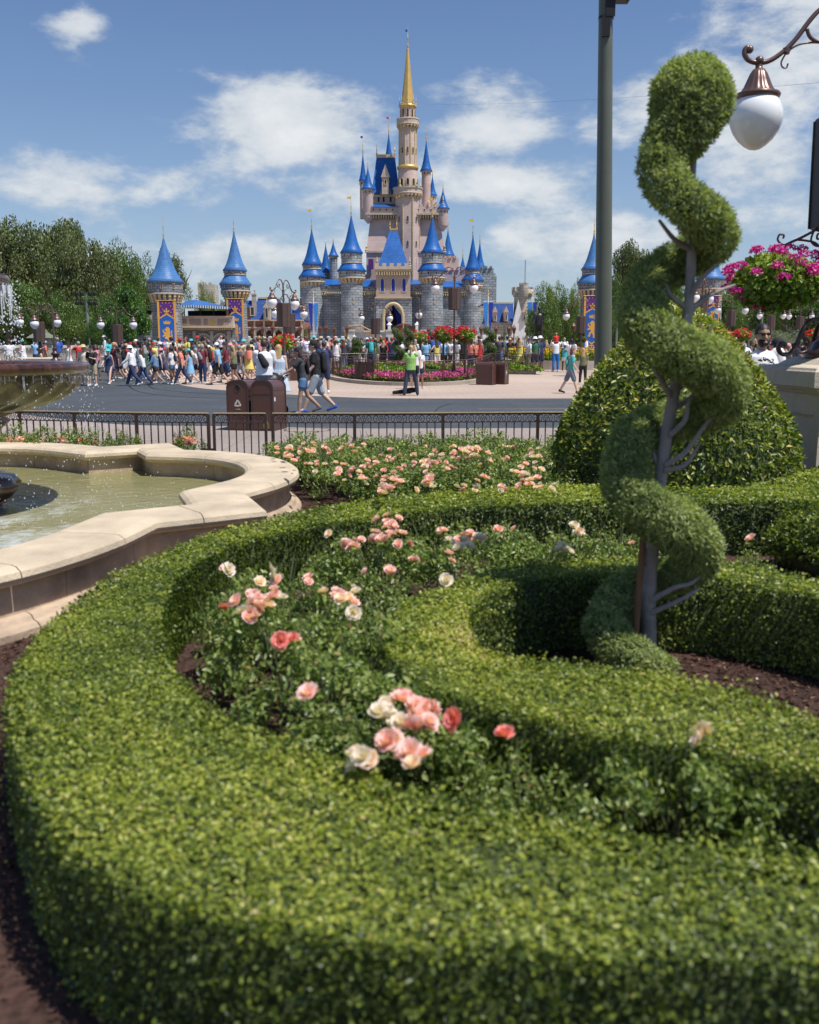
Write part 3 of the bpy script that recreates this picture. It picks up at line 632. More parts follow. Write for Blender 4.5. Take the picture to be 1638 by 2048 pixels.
fl = [(470, 1262, .55, .95, 'rose bush against the left inner hedge face with a coral and a peach flower'), (575, 1318, .85, 1.0, 'rose bush in the curve of the hedge with two coral blooms'), (548, 1228, .75, 1.05, 'rose bush crowned by a large pale pink cluster near the left hedge'),
      (640, 1232, .6, .8, 'low rose bush with a line of cream blooms beside bare soil'), (645, 1395, .85, .9, 'rose bush with one rose-pink double bloom above the near hedge'), (735, 1335, .9, .95, 'flowerless rose bush left of the inner hedge tip'),
      (760, 1140, .95, 1.0, 'rose bush below the far hedge with the big pink cluster'), (770, 1215, .7, .75, 'pale leafy rose bush in the middle of the bed'), (660, 1135, .6, .8, 'rose bush with a small pink cluster left of the big pink cluster'), (905, 1130, .95, .95, 'rose bush with five pink clusters in the middle of the bed'),
      (1000, 1100, .8, .85, 'rose bush carrying two single roses by the far hedge'), (1080, 1118, .8, .8, 'rose bush with faded flowers before the far hedge'), (1165, 1100, .8, .8, 'rose bush behind the inner hedge with pale blooms'), (1240, 1092, .7, .75, 'rose bush just left of the spiral topiary in the far bed'),
      (790, 1470, .95, .9, 'rose bush with the large coral-pink flower group over the near hedge'), (850, 1515, .75, .8, 'rose bush with white and pink flowers drooping on the near hedge'), (700, 1490, .55, .7, 'small rose bush with pale petals on the near hedge'),
      (1050, 1575, .6, .7, 'small rose bush with one red bud under the inner hedge'), (1340, 1600, .75, .95, 'tall rose bush with one peach bloom before the near right hedge'), (1500, 1120, .45, .6, 'thin rose bush with one pink bloom right of the topiary')]
for px, py, s, sz, lb in fl:
    q = pix(px, py, .28); rose_bush(q[0], q[1], s, sz, lb, 'rose bushes inside the curved hedge')
nfront = len(bushes)
rb = []
for row, (py, xs) in enumerate([(968, [700, 775, 850, 925, 1000, 1070]), (945, [640, 705, 770, 835, 905, 975, 1040, 1100]), (926, [600, 655, 715, 775, 838, 900, 960, 1020, 1080]), (910, [570, 625, 690, 750, 812, 880, 945, 1010, 1075, 1120])]):
    for k, px in enumerate(xs): rb.append((px + rng.uniform(-12, 12), py + rng.uniform(-4, 4), row))
rown = ['first row behind the far hedge', 'second row behind the far hedge', 'third row behind the far hedge', 'row beneath the railing']
for k, (px, py, row) in enumerate(rb):
    q = pix(px, py, .28)
    near_what = 'near the fountain' if px < 680 else 'near the mound' if px > 1000 else 'mid-bed'
    rose_bush(q[0], q[1], rng.uniform(1.0, 1.25), rng.uniform(.9, 1.15), 'rose bush, %s, %s, %s along' % (rown[row], near_what, ['first', 'second', 'third', 'fourth', 'fifth', 'sixth', 'seventh', 'eighth', 'ninth', 'tenth'][sum(1 for r_ in rb[:k] if r_[2] == row)]), 'rose bushes along the railing')
nback = len(bushes)
for k, px in enumerate([-10, 42, 95, 140, 190, 262, 375]):
    q = pixd(px, 890, 13.0); rose_bush(q[0], 12.95 + rng.uniform(-.1, .1), .85 if k < 5 else .6, 1.15, 'pink rose bush behind the far fountain rim, %s from the left' % ['first', 'second', 'third', 'fourth', 'fifth', 'sixth', 'seventh'][k], 'rose bushes behind the fountain')
RC = {'p': (0, 5), 'o': (1, 6), 'c': (2, 7), 'w': (3, 8), 's': (4, 9)}
def bloom(x, y, z, kind, s=1.0, rng_=(0, None)):
    b = min(range(rng_[0], rng_[1] or len(bushes)), key=lambda i: (bushes[i][1] - x) ** 2 + (bushes[i][2] - y) ** 2); t = bushes[b][0]
    me = RMESH[RC[kind][rng.integers(2)]]; o = link('rose', me, t)
    rz = t.rotation_euler.z; dx, dy = x - bushes[b][1], y - bushes[b][2]; S_ = bushes[b][3]
    o.location = ((dx * math.cos(rz) + dy * math.sin(rz)) / S_, (-dx * math.sin(rz) + dy * math.cos(rz)) / S_, z / bushes[b][4])
    o.rotation_euler = (rng.normal() * .45, rng.normal() * .45, rng.uniform(0, 6.28)); k = s / S_; o.scale = (k, k, s / bushes[b][4])
front = [(775, 1075, 30, 13, 'ppsp'), (760, 1090, 14, 4, 'p'), (705, 1105, 15, 5, 'sp'), (655, 1080, 5, 1, 'o'), (890, 1078, 10, 2, 'p'), (914, 1097, 16, 6, 'pw'), (932, 1085, 10, 3, 'ps'), (957, 1089, 6, 1, 's'), (895, 1125, 6, 1, 'p'), (900, 1140, 6, 1, 's'), (965, 1087, 8, 3, 'wp'), (1000, 1074, 3, 1, 's'), (1027, 1070, 4, 1, 'p'),
         (1120, 1110, 10, 3, 'w'), (1155, 1076, 10, 3, 'wo'), (830, 1135, 6, 2, 'p'), (780, 1157, 6, 2, 'p'), (732, 1160, 4, 1, 'p'), (520, 1185, 5, 1, 'o'), (546, 1164, 8, 2, 'w'), (552, 1178, 3, 1, 'p'), (524, 1222, 30, 15, 'pposw'), (500, 1245, 12, 4, 'pw'), (447, 1236, 4, 1, 'c'), (617, 1180, 8, 2, 'po'), (648, 1199, 4, 1, 'o'), (672, 1205, 10, 3, 'pw'), (690, 1214, 8, 3, 'po'), (708, 1222, 4, 1, 'p'), (710, 1198, 8, 2, 'w'),
         (705, 1247, 5, 1, 'w'), (454, 1158, 6, 2, 'pw'), (563, 1302, 6, 2, 'cs'), (590, 1294, 6, 2, 'cs'), (625, 1405, 9, 3, 'sp'), (805, 1425, 9, 3, 's'), (772, 1455, 14, 5, 'w'), (795, 1475, 10, 3, 'w'), (845, 1450, 22, 8, 'spp'), (832, 1475, 14, 4, 's'), (865, 1470, 12, 3, 'sp'), (911, 1462, 4, 1, 'c'), (778, 1513, 12, 3, 'sp'), (720, 1540, 16, 4, 'wwo'), (735, 1548, 6, 2, 'o'), (815, 1540, 20, 6, 'pwp'), (825, 1558, 8, 2, 'o'),
         (1398, 1505, 4, 1, 'o'), (1402, 1490, 4, 1, 'o'), (1505, 1090, 4, 1, 'p'), (1265, 1098, 5, 1, 'p'), (1298, 1083, 4, 1, 'p'), (893, 1178, 4, 1, 'w'), (1010, 1495, 2, 1, 'c')]
for px, py, sp_, n_, kk in front:
    n_ = n_ + (n_ > 2) * (n_ // 2)
    z = .50 if py < 1350 else .46
    c = np.array(pix(px, py, z)); 
    for k in range(n_):
        q = pix(px + rng.normal() * sp_ * .55, py + rng.normal() * sp_ * .5, z + rng.normal() * .015)
        bloom(q[0], q[1], q[2] + .03, kk[rng.integers(len(kk))], rng.uniform(.6, .88), (0, nfront))
for px, py, sp_, n_ in [(945, 905, 26, 16), (935, 900, 12, 6), (862, 935, 20, 10), (850, 925, 10, 4), (788, 962, 12, 5), (775, 975, 10, 4), (762, 985, 12, 5), (858, 962, 12, 5), (745, 928, 12, 4), (680, 940, 14, 5), (1050, 955, 14, 6), (1070, 912, 18, 7), (620, 905, 14, 6), (590, 900, 14, 5)]:
    for k in range(n_): bloom(*pix(px + rng.normal() * sp_ * .6, py + rng.normal() * sp_ * .32, .56 + rng.normal() * .02), 'ppsow'[rng.integers(5)], .85, (nfront, nback))
for k in range(140):
    px = rng.uniform(552, 1110); py = rng.uniform(892, 985 - max(0, (760 - px) * .28)); bloom(*pix(px, py, rng.uniform(.5, .6)), 'pppsow'[rng.integers(6)], rng.uniform(.6, .9), (nfront, nback))
for k in range(60):
    px = rng.choice([rng.uniform(0, 205), rng.uniform(0, 205), 375 + rng.normal() * 8]); q = pixd(px, rng.uniform(879, 889), 12.9); bloom(*q, 'pcssp'[rng.integers(5)], .85, (nback, len(bushes)))
# ================================================================= fountain
M['coping'] = mat('coping_stone', (.53, .435, .31), .75, 0, .26, 2.2, .35, 60)
M['basin'] = mat('basin_stone', (.44, .335, .24), .8, 0, .38, 3.0, .4, 40)
M['mortar'] = mat('mortar', (.22, .16, .11), .9)
def offset(pl, d):
    """offset an open polyline to its left by d with mitred corners"""
    p = np.array(pl); out = []
    for i in range(len(p)):
        a = p[i] - p[i - 1] if i > 0 else p[1] - p[0]; b = p[i + 1] - p[i] if i < len(p) - 1 else a
        a = a / np.linalg.norm(a); b = b / np.linalg.norm(b); na = np.array([-a[1], a[0]]); nb = np.array([-b[1], b[0]])
        m_ = na + nb; l = np.linalg.norm(m_); m_ = m_ / l; out.append(p[i] + m_ * d / max(.45, float(m_ @ na)))
    out = np.array(out)
    for i in range(1, len(p) - 1):      # gather the points next to a sharp inside corner onto its mitre
        a = p[i] - p[i - 1]; b = p[i + 1] - p[i]; ang = math.atan2(a[0] * b[1] - a[1] * b[0], float(a @ b))
        if ang * d > 0 and abs(ang) > .5:
            reach = abs(d) * math.tan(min(abs(ang), 2.2) / 2)
            for s in (-1, 1):
                j = i + s; acc = 0
                while 0 <= j < len(p):
                    acc += np.linalg.norm(p[j] - p[j - s])
                    if acc > reach: break
                    out[j] = out[i]; j += s
    return out
seg1 = catmull([(-3.6, 4.45), (-2.95, 4.72), (-2.55, 5.05), (-2.28, 5.42), (-2.10, 5.85), (-1.98, 6.3), (-1.93, 6.68), (-1.90, 6.98)], 5)
seg2 = catmull([(-1.49, 8.42), (-1.30, 8.9), (-1.19, 9.4), (-1.19, 9.95), (-1.31, 10.5), (-1.56, 11.05), (-1.95, 11.5), (-2.4, 11.78), (-2.80, 11.90)], 5)
seg3 = catmull([(-3.95, 12.28), (-4.4, 12.6), (-5.0, 12.85), (-5.8, 12.9), (-6.6, 12.7)], 4)
outl = [tuple(p) for p in seg1] + [(-1.17, 7.50)] + [tuple(p) for p in seg2] + [(-3.22, 12.78)] + [tuple(p) for p in seg3] + [(-7.6, 12.3), (-8.6, 10.6), (-8.9, 8.6), (-8.2, 6.4), (-6.8, 5.0), (-5.0, 4.3), (-3.6, 4.45)]
def dense(pl, step=.12):
    out = [np.array(pl[0])]
    for a, b in zip(pl[:-1], pl[1:]):
        a, b = np.array(a), np.array(b); n = max(1, int(np.linalg.norm(b - a) / step))
        for k in range(1, n + 1): out.append(a + (b - a) * k / n)
    return np.array(out)
OL = dense(outl)
fount = thing('fountain', 'large stone fountain basin with scalloped rim and tiered brown bowls at the left edge', 'fountain', (0, 0, 0))
def sweep(i0, i1, sect, gap=.004, rnd=None):
    """sweep a closed section [(offset inward, z)] along OL[i0..i1]"""
    offs = {}
    mb = MB(); n = len(sect); v = []
    for u, z in sect:
        if u not in offs: offs[u] = OFF(u)
    idx = list(range(i0, i1 + 1))
    for j, i in enumerate(idx):
        for u, z in sect:
            q = offs[u][i].copy()
            if j == 0: q = q + (offs[u][i + 1] - q) * (gap / max(np.linalg.norm(offs[u][i + 1] - q), 1e-6))
            if j == len(idx) - 1: q = q + (offs[u][i - 1] - q) * (gap / max(np.linalg.norm(offs[u][i - 1] - q), 1e-6))
            v.append((q[0], q[1], z))
    m2 = len(idx)
    mb.add(v, [(i * n + k, (i + 1) * n + k, (i + 1) * n + (k + 1) % n, i * n + (k + 1) % n) for i in range(m2 - 1) for k in range(n)], None, False)
    mb.add(v[:n], [tuple(range(n))]); mb.add(v[-n:], [tuple(range(n))[::-1]]); return mb
_oc = {}
def OFF(u):
    if u not in _oc: _oc[u] = offset(OL, u)
    return _oc[u]
cop = [(.02, .315), (-.02, .335), (-.035, .365), (-.025, .40), (.01, .425), (.05, .432), (.46, .432), (.50, .42), (.53, .395), (.535, .36), (.52, .335), (.48, .315)]
wall = [(.07, .10), (.07, .312), (.46, .312), (.46, -.1), (.09, -.1)]
plin = [(-.05, -.02), (-.05, .05), (-.03, .075), (.0, .085), (.02, .115), (.05, .125), (.12, .125), (.12, -.02)]
L_ = np.concatenate([[0], np.cumsum(np.linalg.norm(np.diff(OL, axis=0), axis=1))])
def splits(step, off=0.0):
    s = [0]; x = off
    while x < L_[-1]:
        i = int(np.argmin(abs(L_ - x)))
        if i > s[-1] + 1: s.append(i)
        x += step
    if s[-1] < len(OL) - 2: s.append(len(OL) - 1)
    return s
for nm, sect, m_, st, of in (('coping_stone', cop, 'coping', 1.02, .62), ('wall_stone', wall, 'basin', .92, .3), ('plinth_stone', plin, 'basin', 1.3, .5)):
    sp_ = splits(st, of)
    for a, b in zip(sp_[:-1], sp_[1:]):
        if b - a < 1: continue
        sweep(a, b, sect).build(nm, M[m_], fount)
mb = sweep(0, len(OL) - 1, [(.085, .0), (.085, .30), (.10, .42), (.42, .42), (.44, .30), (.44, 0)], 0); mb.build('joint_mortar', M['mortar'], fount)
inn = OFF(.452)
M['floor'] = mat('basin_floor', (.52, .46, .27), .9, 0, .25, 2.5)
bm = bmesh.new(); f = bm.faces.new([bm.verts.new((x, y, -.05)) for x, y in inn[:-1]]); bmesh.ops.triangulate(bm, faces=[f]); me = bpy.data.meshes.new('basin_floor'); bm.to_mesh(me); bm.free(); me.materials.append(M['floor']); link('basin_floor', me, fount)
def watermat():
    m_ = bpy.data.materials.new('fountain_water'); m_.use_nodes = True; nt = m_.node_tree; N = nt.nodes.new; L = nt.links.new
    b = nt.nodes['Principled BSDF']; out = nt.nodes['Material Output']; b.inputs['Roughness'].default_value = .06; b.inputs['IOR'].default_value = 1.33; b.inputs['Specular IOR Level'].default_value = .7
    g = N('ShaderNodeNewGeometry'); mp = N('ShaderNodeMapping'); mp.inputs['Scale'].default_value = (1, 1, 1); L(g.outputs['Position'], mp.inputs['Vector'])
    n1 = N('ShaderNodeTexNoise'); n1.inputs['Scale'].default_value = 9; n1.inputs['Detail'].default_value = 4; n1.inputs['Distortion'].default_value = .6; L(mp.outputs[0], n1.inputs['Vector'])
    n2 = N('ShaderNodeTexNoise'); n2.inputs['Scale'].default_value = 1.1; n2.inputs['Detail'].default_value = 7; n2.inputs['Roughness'].default_value = .7; L(mp.outputs[0], n2.inputs['Vector'])
    # froth grows towards the bowl (centre -4.8, 9.1)
    vd = N('ShaderNodeVectorMath'); vd.operation = 'DISTANCE'; L(g.outputs['Position'], vd.inputs[0]); vd.inputs[1].default_value = (-4.3, 7.8, .14)
    mr = N('ShaderNodeMapRange'); L(vd.outputs['Value'], mr.inputs[0]); mr.inputs[1].default_value = 3.0; mr.inputs[2].default_value = .8; mr.inputs[3].default_value = .0; mr.inputs[4].default_value = .28
    ad = N('ShaderNodeMath'); L(n2.outputs[0], ad.inputs[0]); L(mr.outputs[0], ad.inputs[1])
    a2 = N('ShaderNodeMath'); a2.operation = 'MULTIPLY_ADD'; L(n1.outputs[0], a2.inputs[0]); a2.inputs[1].default_value = .45; L(ad.outputs[0], a2.inputs[2])
    fr = N('ShaderNodeMapRange'); fr.interpolation_type = 'SMOOTHSTEP'; L(a2.outputs[0], fr.inputs[0]); fr.inputs[1].default_value = .80; fr.inputs[2].default_value = 1.15
    cm = N('ShaderNodeMix'); cm.data_type = 'RGBA'; L(fr.outputs[0], cm.inputs[0]); cm.inputs[6].default_value = (.55, .52, .24, 1); cm.inputs[7].default_value = (.62, .66, .64, 1); L(cm.outputs[2], b.inputs['Base Color'])
    bp = N('ShaderNodeBump'); bp.inputs['Strength'].default_value = .9; bp.inputs['Distance'].default_value = .03; L(a2.outputs[0], bp.inputs['Height']); L(bp.outputs[0], b.inputs['Normal'])
    tr = N('ShaderNodeBsdfTransparent'); tr.inputs[0].default_value = (.80, .84, .62, 1)
    fa = N('ShaderNodeMapRange'); L(fr.outputs[0], fa.inputs[0]); fa.inputs[3].default_value = .5; fa.inputs[4].default_value = .05
    mx = N('ShaderNodeMixShader'); L(fa.outputs[0], mx.inputs[0]); L(b.outputs[0], mx.inputs[1]); L(tr.outputs[0], mx.inputs[2]); L(mx.outputs[0], out.inputs[0])
    return m_
M['water'] = watermat()
bm = bmesh.new(); f = bm.faces.new([bm.verts.new((x, y, .15)) for x, y in inn[:-1]]); bmesh.ops.triangulate(bm, faces=[f]); me = bpy.data.meshes.new('water'); bm.to_mesh(me); bm.free(); me.materials.append(M['water'])
w_ = link('water', me, kind='structure')
for p in me.polygons:
    pass
FC = (-4.85, 9.05)
def wetmat(name, c1, c2, c3):
    m_ = bpy.data.materials.new(name); m_.use_nodes = True; nt = m_.node_tree; N = nt.nodes.new; L = nt.links.new
    b = nt.nodes['Principled BSDF']; b.inputs['Roughness'].default_value = .25; b.inputs['Coat Weight'].default_value = .4
    tc = N('ShaderNodeTexCoord'); mp = N('ShaderNodeMapping'); mp.inputs['Scale'].default_value = (1, 1, .35); L(tc.outputs['Object'], mp.inputs[0])
    n = N('ShaderNodeTexNoise'); n.inputs['Scale'].default_value = 7; n.inputs['Detail'].default_value = 8; n.inputs['Roughness'].default_value = .65; L(mp.outputs[0], n.inputs[0])
    cr = N('ShaderNodeValToRGB'); L(n.outputs[0], cr.inputs[0]); e = cr.color_ramp.elements; e[0].position = .3; e[0].color = (*c1, 1); e[1].position = .7; e[1].color = (*c3, 1); q = e.new(.5); q.color = (*c2, 1)
    L(cr.outputs[0], b.inputs['Base Color']); bp = N('ShaderNodeBump'); bp.inputs['Strength'].default_value = .5; bp.inputs['Distance'].default_value = .02; L(n.outputs[0], bp.inputs['Height']); L(bp.outputs[0], b.inputs['Normal']); return m_
M['rust'] = wetmat('wet_rusty_stone', (.018, .009, .006), (.075, .028, .014), (.14, .06, .03))
M['moss'] = wetmat('wet_mossy_stone', (.010, .009, .006), (.055, .042, .018), (.17, .14, .06))
def bowl(R0, zr, depth, name):
    k = R0 / 1.77; seg_ = 96
    rim = [(R0 * .90, zr - .03), (R0 * .96, zr), (R0 * .99, zr - .004), (R0, zr - .03), (R0 * .995, zr - .07), (R0 * .975, zr - .10), (R0 * .955, zr - .105)]
    mb = MB(); mb.lathe([(.05, zr - .06), (R0 * .90, zr - .06)] + rim, seg_, FC); mb.build(name + '_rim', M['rust'], fount)
    bel = [(R0 * .95, zr - .105), (R0 * .945, zr - .17), (R0 * .925, zr - .22), (R0 * .89, zr - .285), (R0 * .83, zr - .355), (R0 * .74, zr - .415), (R0 * .64, zr - .455), (R0 * .5, zr - .48)]
    mb = MB(); mb.lathe(bel, 240, FC, fl=lambda a, i: 1 + (.022 * math.sin(30 * a + i * .9) if i > 1 else 0)); mb.build(name, M['moss'], fount)
bowl(1.77, 1.545, .4, 'lower_bowl'); bowl(1.08, 2.36, .3, 'upper_bowl')
mb = MB(); mb.lathe([(.88, 1.17), (1.02, 1.12), (1.03, 1.06), (.92, 1.02), (.98, .98), (.93, .92), (.7, .88), (.52, .8), (.5, .6), (.62, .5), (.98, .44), (1.04, .36), (.98, .26), (.86, .2), (.95, .12), (1.1, .06), (1.1, -.05)], 120, FC, fl=lambda a, i: 1 + .025 * math.sin(16 * a)); mb.build('pedestal_foot', M['rust'], fount)
mb = MB(); mb.lathe([(.4, 1.5), (.25, 1.7), (.33, 1.85), (.5, 2.0), (.55, 2.1)], 32, FC); mb.build('upper_stem', M['rust'], fount)
mb = MB(); mb.lathe([(.3, 2.3), (.12, 2.6), (.18, 2.8), (.02, 3.1)], 24, FC); mb.build('finial', M['rust'], fount)
# falling water: drops and thin strands
M['drop'] = mat('water_drops', (.75, .80, .84), .05, 0, spec=1.0)
def drops():
    P_ = []; S_ = []
    for k in range(1150):
        a = rng.uniform(-2.6, .6); r = 1.08 + rng.normal() * .05 + .02; z = rng.uniform(1.56, 2.2) if k % 3 else rng.uniform(1.9, 2.3); P_.append((FC[0] + r * math.cos(a), FC[1] + r * math.sin(a), z)); S_.append(rng.uniform(.004, .0085))
    for k in range(900):
        a = rng.uniform(-2.2, .5); q = rng.random() ** 1.5; z = 1.45 - q * 1.25; r = 1.74 + rng.normal() * .06 + q * .25 * rng.random(); P_.append((FC[0] + r * math.cos(a), FC[1] + r * math.sin(a), z)); S_.append(rng.uniform(.002, .0055))
    for k in range(420):
        P_.append((rng.uniform(-4.6, -1.9), rng.uniform(6.2, 9.5), .15 + rng.exponential(.13))); S_.append(rng.uniform(.002, .005))
    P_ = np.array(P_); S_ = np.array(S_)[:, None, None]; o = np.array([[1, 0, 0], [-1, 0, 0], [0, 1, 0], [0, -1, 0], [0, 0, 1.7], [0, 0, -1.7]])
    V = (P_[:, None, :] + o[None] * S_).reshape(-1, 3); fc = np.array([[0, 2, 4], [2, 1, 4], [1, 3, 4], [3, 0, 4], [2, 0, 5], [1, 2, 5], [3, 1, 5], [0, 3, 5]])
    Fq = (np.arange(len(P_))[:, None, None] * 6 + fc[None]).reshape(-1, 3)
    me = fastmesh('water_drops', V, Fq, np.zeros(len(V)), M['drop'], True); link('water_drops', me, kind='stuff')
    mb = MB()
    for k in range(46):
        a = rng.uniform(-1.8, .3); r = 1.07 + rng.normal() * .02; z1 = 2.26; z0 = z1 - rng.uniform(.08, .38); x, y = FC[0] + r * math.cos(a), FC[1] + r * math.sin(a)
        mb.tube([(x, y, z1), (x + rng.normal() * .004, y, (z0 + z1) / 2), (x, y, z0)], [.012, .008, .004], 5)
    for k in range(34):
        a = rng.uniform(-1.9, .35); r = 1.72; z1 = 1.44; z0 = z1 - rng.uniform(.03, .13); x, y = FC[0] + r * math.cos(a), FC[1] + r * math.sin(a)
        mb.tube([(x, y, z1), (x, y, z0)], [.0035, .0015], 4)
    mb.build('water_strands', M['drop'], None, kind='stuff')
drops()

# ================================================================= railing
def spiral(c, r0, r1, a0, turns, n=14):
    return [(c[0] + (r0 + (r1 - r0) * k / n) * math.cos(a0 + turns * 2 * math.pi * k / n), c[1] + (r0 + (r1 - r0) * k / n) * math.sin(a0 + turns * 2 * math.pi * k / n)) for k in range(n + 1)]
def scroll_mesh(W, H_, m_, rad=.0055):
    mb = MB(); to3 = lambda l: [(x, 0, z) for x, z in l]; h = H_ / 2
    vol = [(.02, -.9), (.10, -.5), (.17, .2), (.25, .85), (.36, .8), (.44, .2), (.41, -.5), (.32, -.7), (.24, -.35), (.27, .1), (.33, .05)]
    for s in (-1, 1): mb.tube(to3(catmull([(s * u * W, z * h) for u, z in vol], 3)), rad, 5)
    mb.tube(to3(spiral((0, h * .38), h * .38, h * .38, -math.pi / 2, 1, 12)), rad * .9, 5); mb.tube(to3([(0, 0), (0, -h)]), rad * .8, 4)
    return mb.mesh('scroll', m_)
FH = .815
def rail_run(t, a, b, z0, H_=FH, band=.135, pick=.108, posts=(True, True), base=.06, pr=.0075):
    """a run between plan points a and b; the thing t sits at the origin"""
    a, b = np.array(a), np.array(b); L = np.linalg.norm(b - a); d = (b - a) / L; ang = math.atan2(d[1], d[0]); mid = (a + b) / 2
    for nm, zc, hh, ww, mm in (('top_rail', H_ - .006, .012, .045, M['rail']), ('under_rail', H_ - .024, .022, .034, M['fence']), ('middle_rail', H_ - band, .014, .030, M['fence']), ('bottom_rail', base, .016, .030, M['fence'])):
        mb = MB(); mb.obox(mid, d, L, ww, z0 + zc - hh / 2, z0 + zc + hh / 2); mb.build(nm, mm, t)
    n = max(1, round(L / pick)); me = PK.get(round(H_, 2))
    if me is None:
        mb = MB(); mb.box(-pr, pr, -pr, pr, base, H_ - band); me = PK[round(H_, 2)] = mb.mesh('picket', M['fence'])
    for k in range(1, n):
        q = a + d * L * k / n; link('picket', me, t, loc=(q[0], q[1], z0), rot=(0, 0, ang))
    ns = max(1, round(L / .235)); W = L / ns; sm = SC.get(round(W, 2)) or SC.setdefault(round(W, 2), scroll_mesh(round(W, 2), band - .03, M['fence']))
    for k in range(ns):
        q = a + d * L * (k + .5) / ns; o = link('scroll', sm, t, loc=(q[0], q[1], z0 + H_ - band / 2 - .018), rot=(0, 0, ang))
def post(t, p, z0, H_=FH, w=.042):
    mb = MB(); mb.box(-w / 2, w / 2, -w / 2, w / 2, 0, H_ - .02); me = mb.mesh('post', M['fence']); link('post', me, t, loc=(p[0], p[1], z0))
PK = {}; SC = {}
rp = [pix(x, y, FH)[:2] for x, y in [(-150, 817.5), (-40, 818.5), (38, 820.5), (148, 822.5), (272, 824), (416, 825.5)]]
t = thing('garden_railing', 'dark brown iron railing with tan top rail behind the fountain, left of the padlocked gate', 'railing')
for i in range(len(rp) - 1): rail_run(t, rp[i], rp[i + 1], 0)
for p in rp: post(t, p, 0)
gp = [pix(x, y, FH)[:2] for x, y in [(427, 825.5), (531, 825.5)]]
t = thing('railing_gate', 'narrow iron gate with a brass padlock behind the trash bins side of the railing', 'gate')
rail_run(t, gp[0], gp[1], 0, base=.12)
for p in gp: post(t, p, 0, w=.036)
mb = MB(); q0 = np.array(gp[0]); mb.box(q0[0] - .085, q0[0], q0[1] - .012, q0[1] + .012, .30, .33); mb.build('hinge', M['fence'], t)
q1 = np.array(pix(533, 846, FH - .15)[:2]); zl = FH - .185
mb = MB(); mb.box(-.035, .035, -.018, .018, -.035, .025); mb.tube([(-.02, 0, .02), (-.02, 0, .05), (0, 0, .062), (.02, 0, .05), (.02, 0, .02)], .006, 5)
o = mb.build('padlock', M['brass'], None, loc=(q1[0] + .0, q1[1] - .03, zl)); tag(o, 'small brass padlock hanging on the gate bar', 'padlock')
rp = [pix(x, y, FH)[:2] for x, y in [(545, 825.5), (709, 825.5), (886, 824.5), (1076, 823.5), (1230, 823)]]
t = thing('garden_railing', 'dark brown iron railing with tan top rail between the padlocked gate and the mound bush', 'railing')
for i in range(len(rp) - 1): rail_run(t, rp[i], rp[i + 1], 0)
for p in rp: post(t, p, 0)

# ================================================================= trash bins
def text_mesh(s, size, m_, name='lettering', ext=.0015):
    cu = bpy.data.curves.new(name, 'FONT'); cu.body = s; cu.size = size; cu.extrude = ext; cu.align_x = 'CENTER'; cu.align_y = 'CENTER'; cu.resolution_u = 2
    o = bpy.data.objects.new(name, cu); col.objects.link(o); bpy.context.view_layer.update()
    me = bpy.data.meshes.new_from_object(o.evaluated_get(bpy.context.evaluated_depsgraph_get())); bpy.data.objects.remove(o); bpy.data.curves.remove(cu)
    me.materials.clear(); me.materials.append(m_); return me
M['print'] = mat('cream_print', (.62, .56, .46), .7)
BW, BD, BH = .47, .78, 1.03
def bin_profile(w, h, r=.17, n=8):
    p = [(-w / 2, 0), (w / 2, 0), (w / 2, h - r)]
    p += [(w / 2 - r + r * math.cos(math.pi / 2 * k / n), h - r + r * math.sin(math.pi / 2 * k / n)) for k in range(1, n + 1)]
    p += [(-w / 2 + r - r * math.sin(math.pi / 2 * k / n), h - r + r * math.cos(math.pi / 2 * k / n)) for k in range(n + 1)]
    return p
def recycle_mark():
    """three bent arrows chasing round a triangle"""
    mb = MB()
    for k in range(3):
        a = 2 * math.pi * k / 3
        pl = [(-.062, -.052), (.010, -.052), (.010, -.066), (.040, -.036), (.010, -.006), (.010, -.022), (-.040, -.022), (-.052, -.002), (-.078, -.018)]
        pl = [((x + .0) * math.cos(a) - (y - .004) * math.sin(a), (x) * math.sin(a) + (y - .004) * math.cos(a)) for x, y in pl]
        mb.prism(pl, 0, .002, lambda x, y, z: (x, -z, y))
    return mb.mesh('recycling_mark', M['print'])
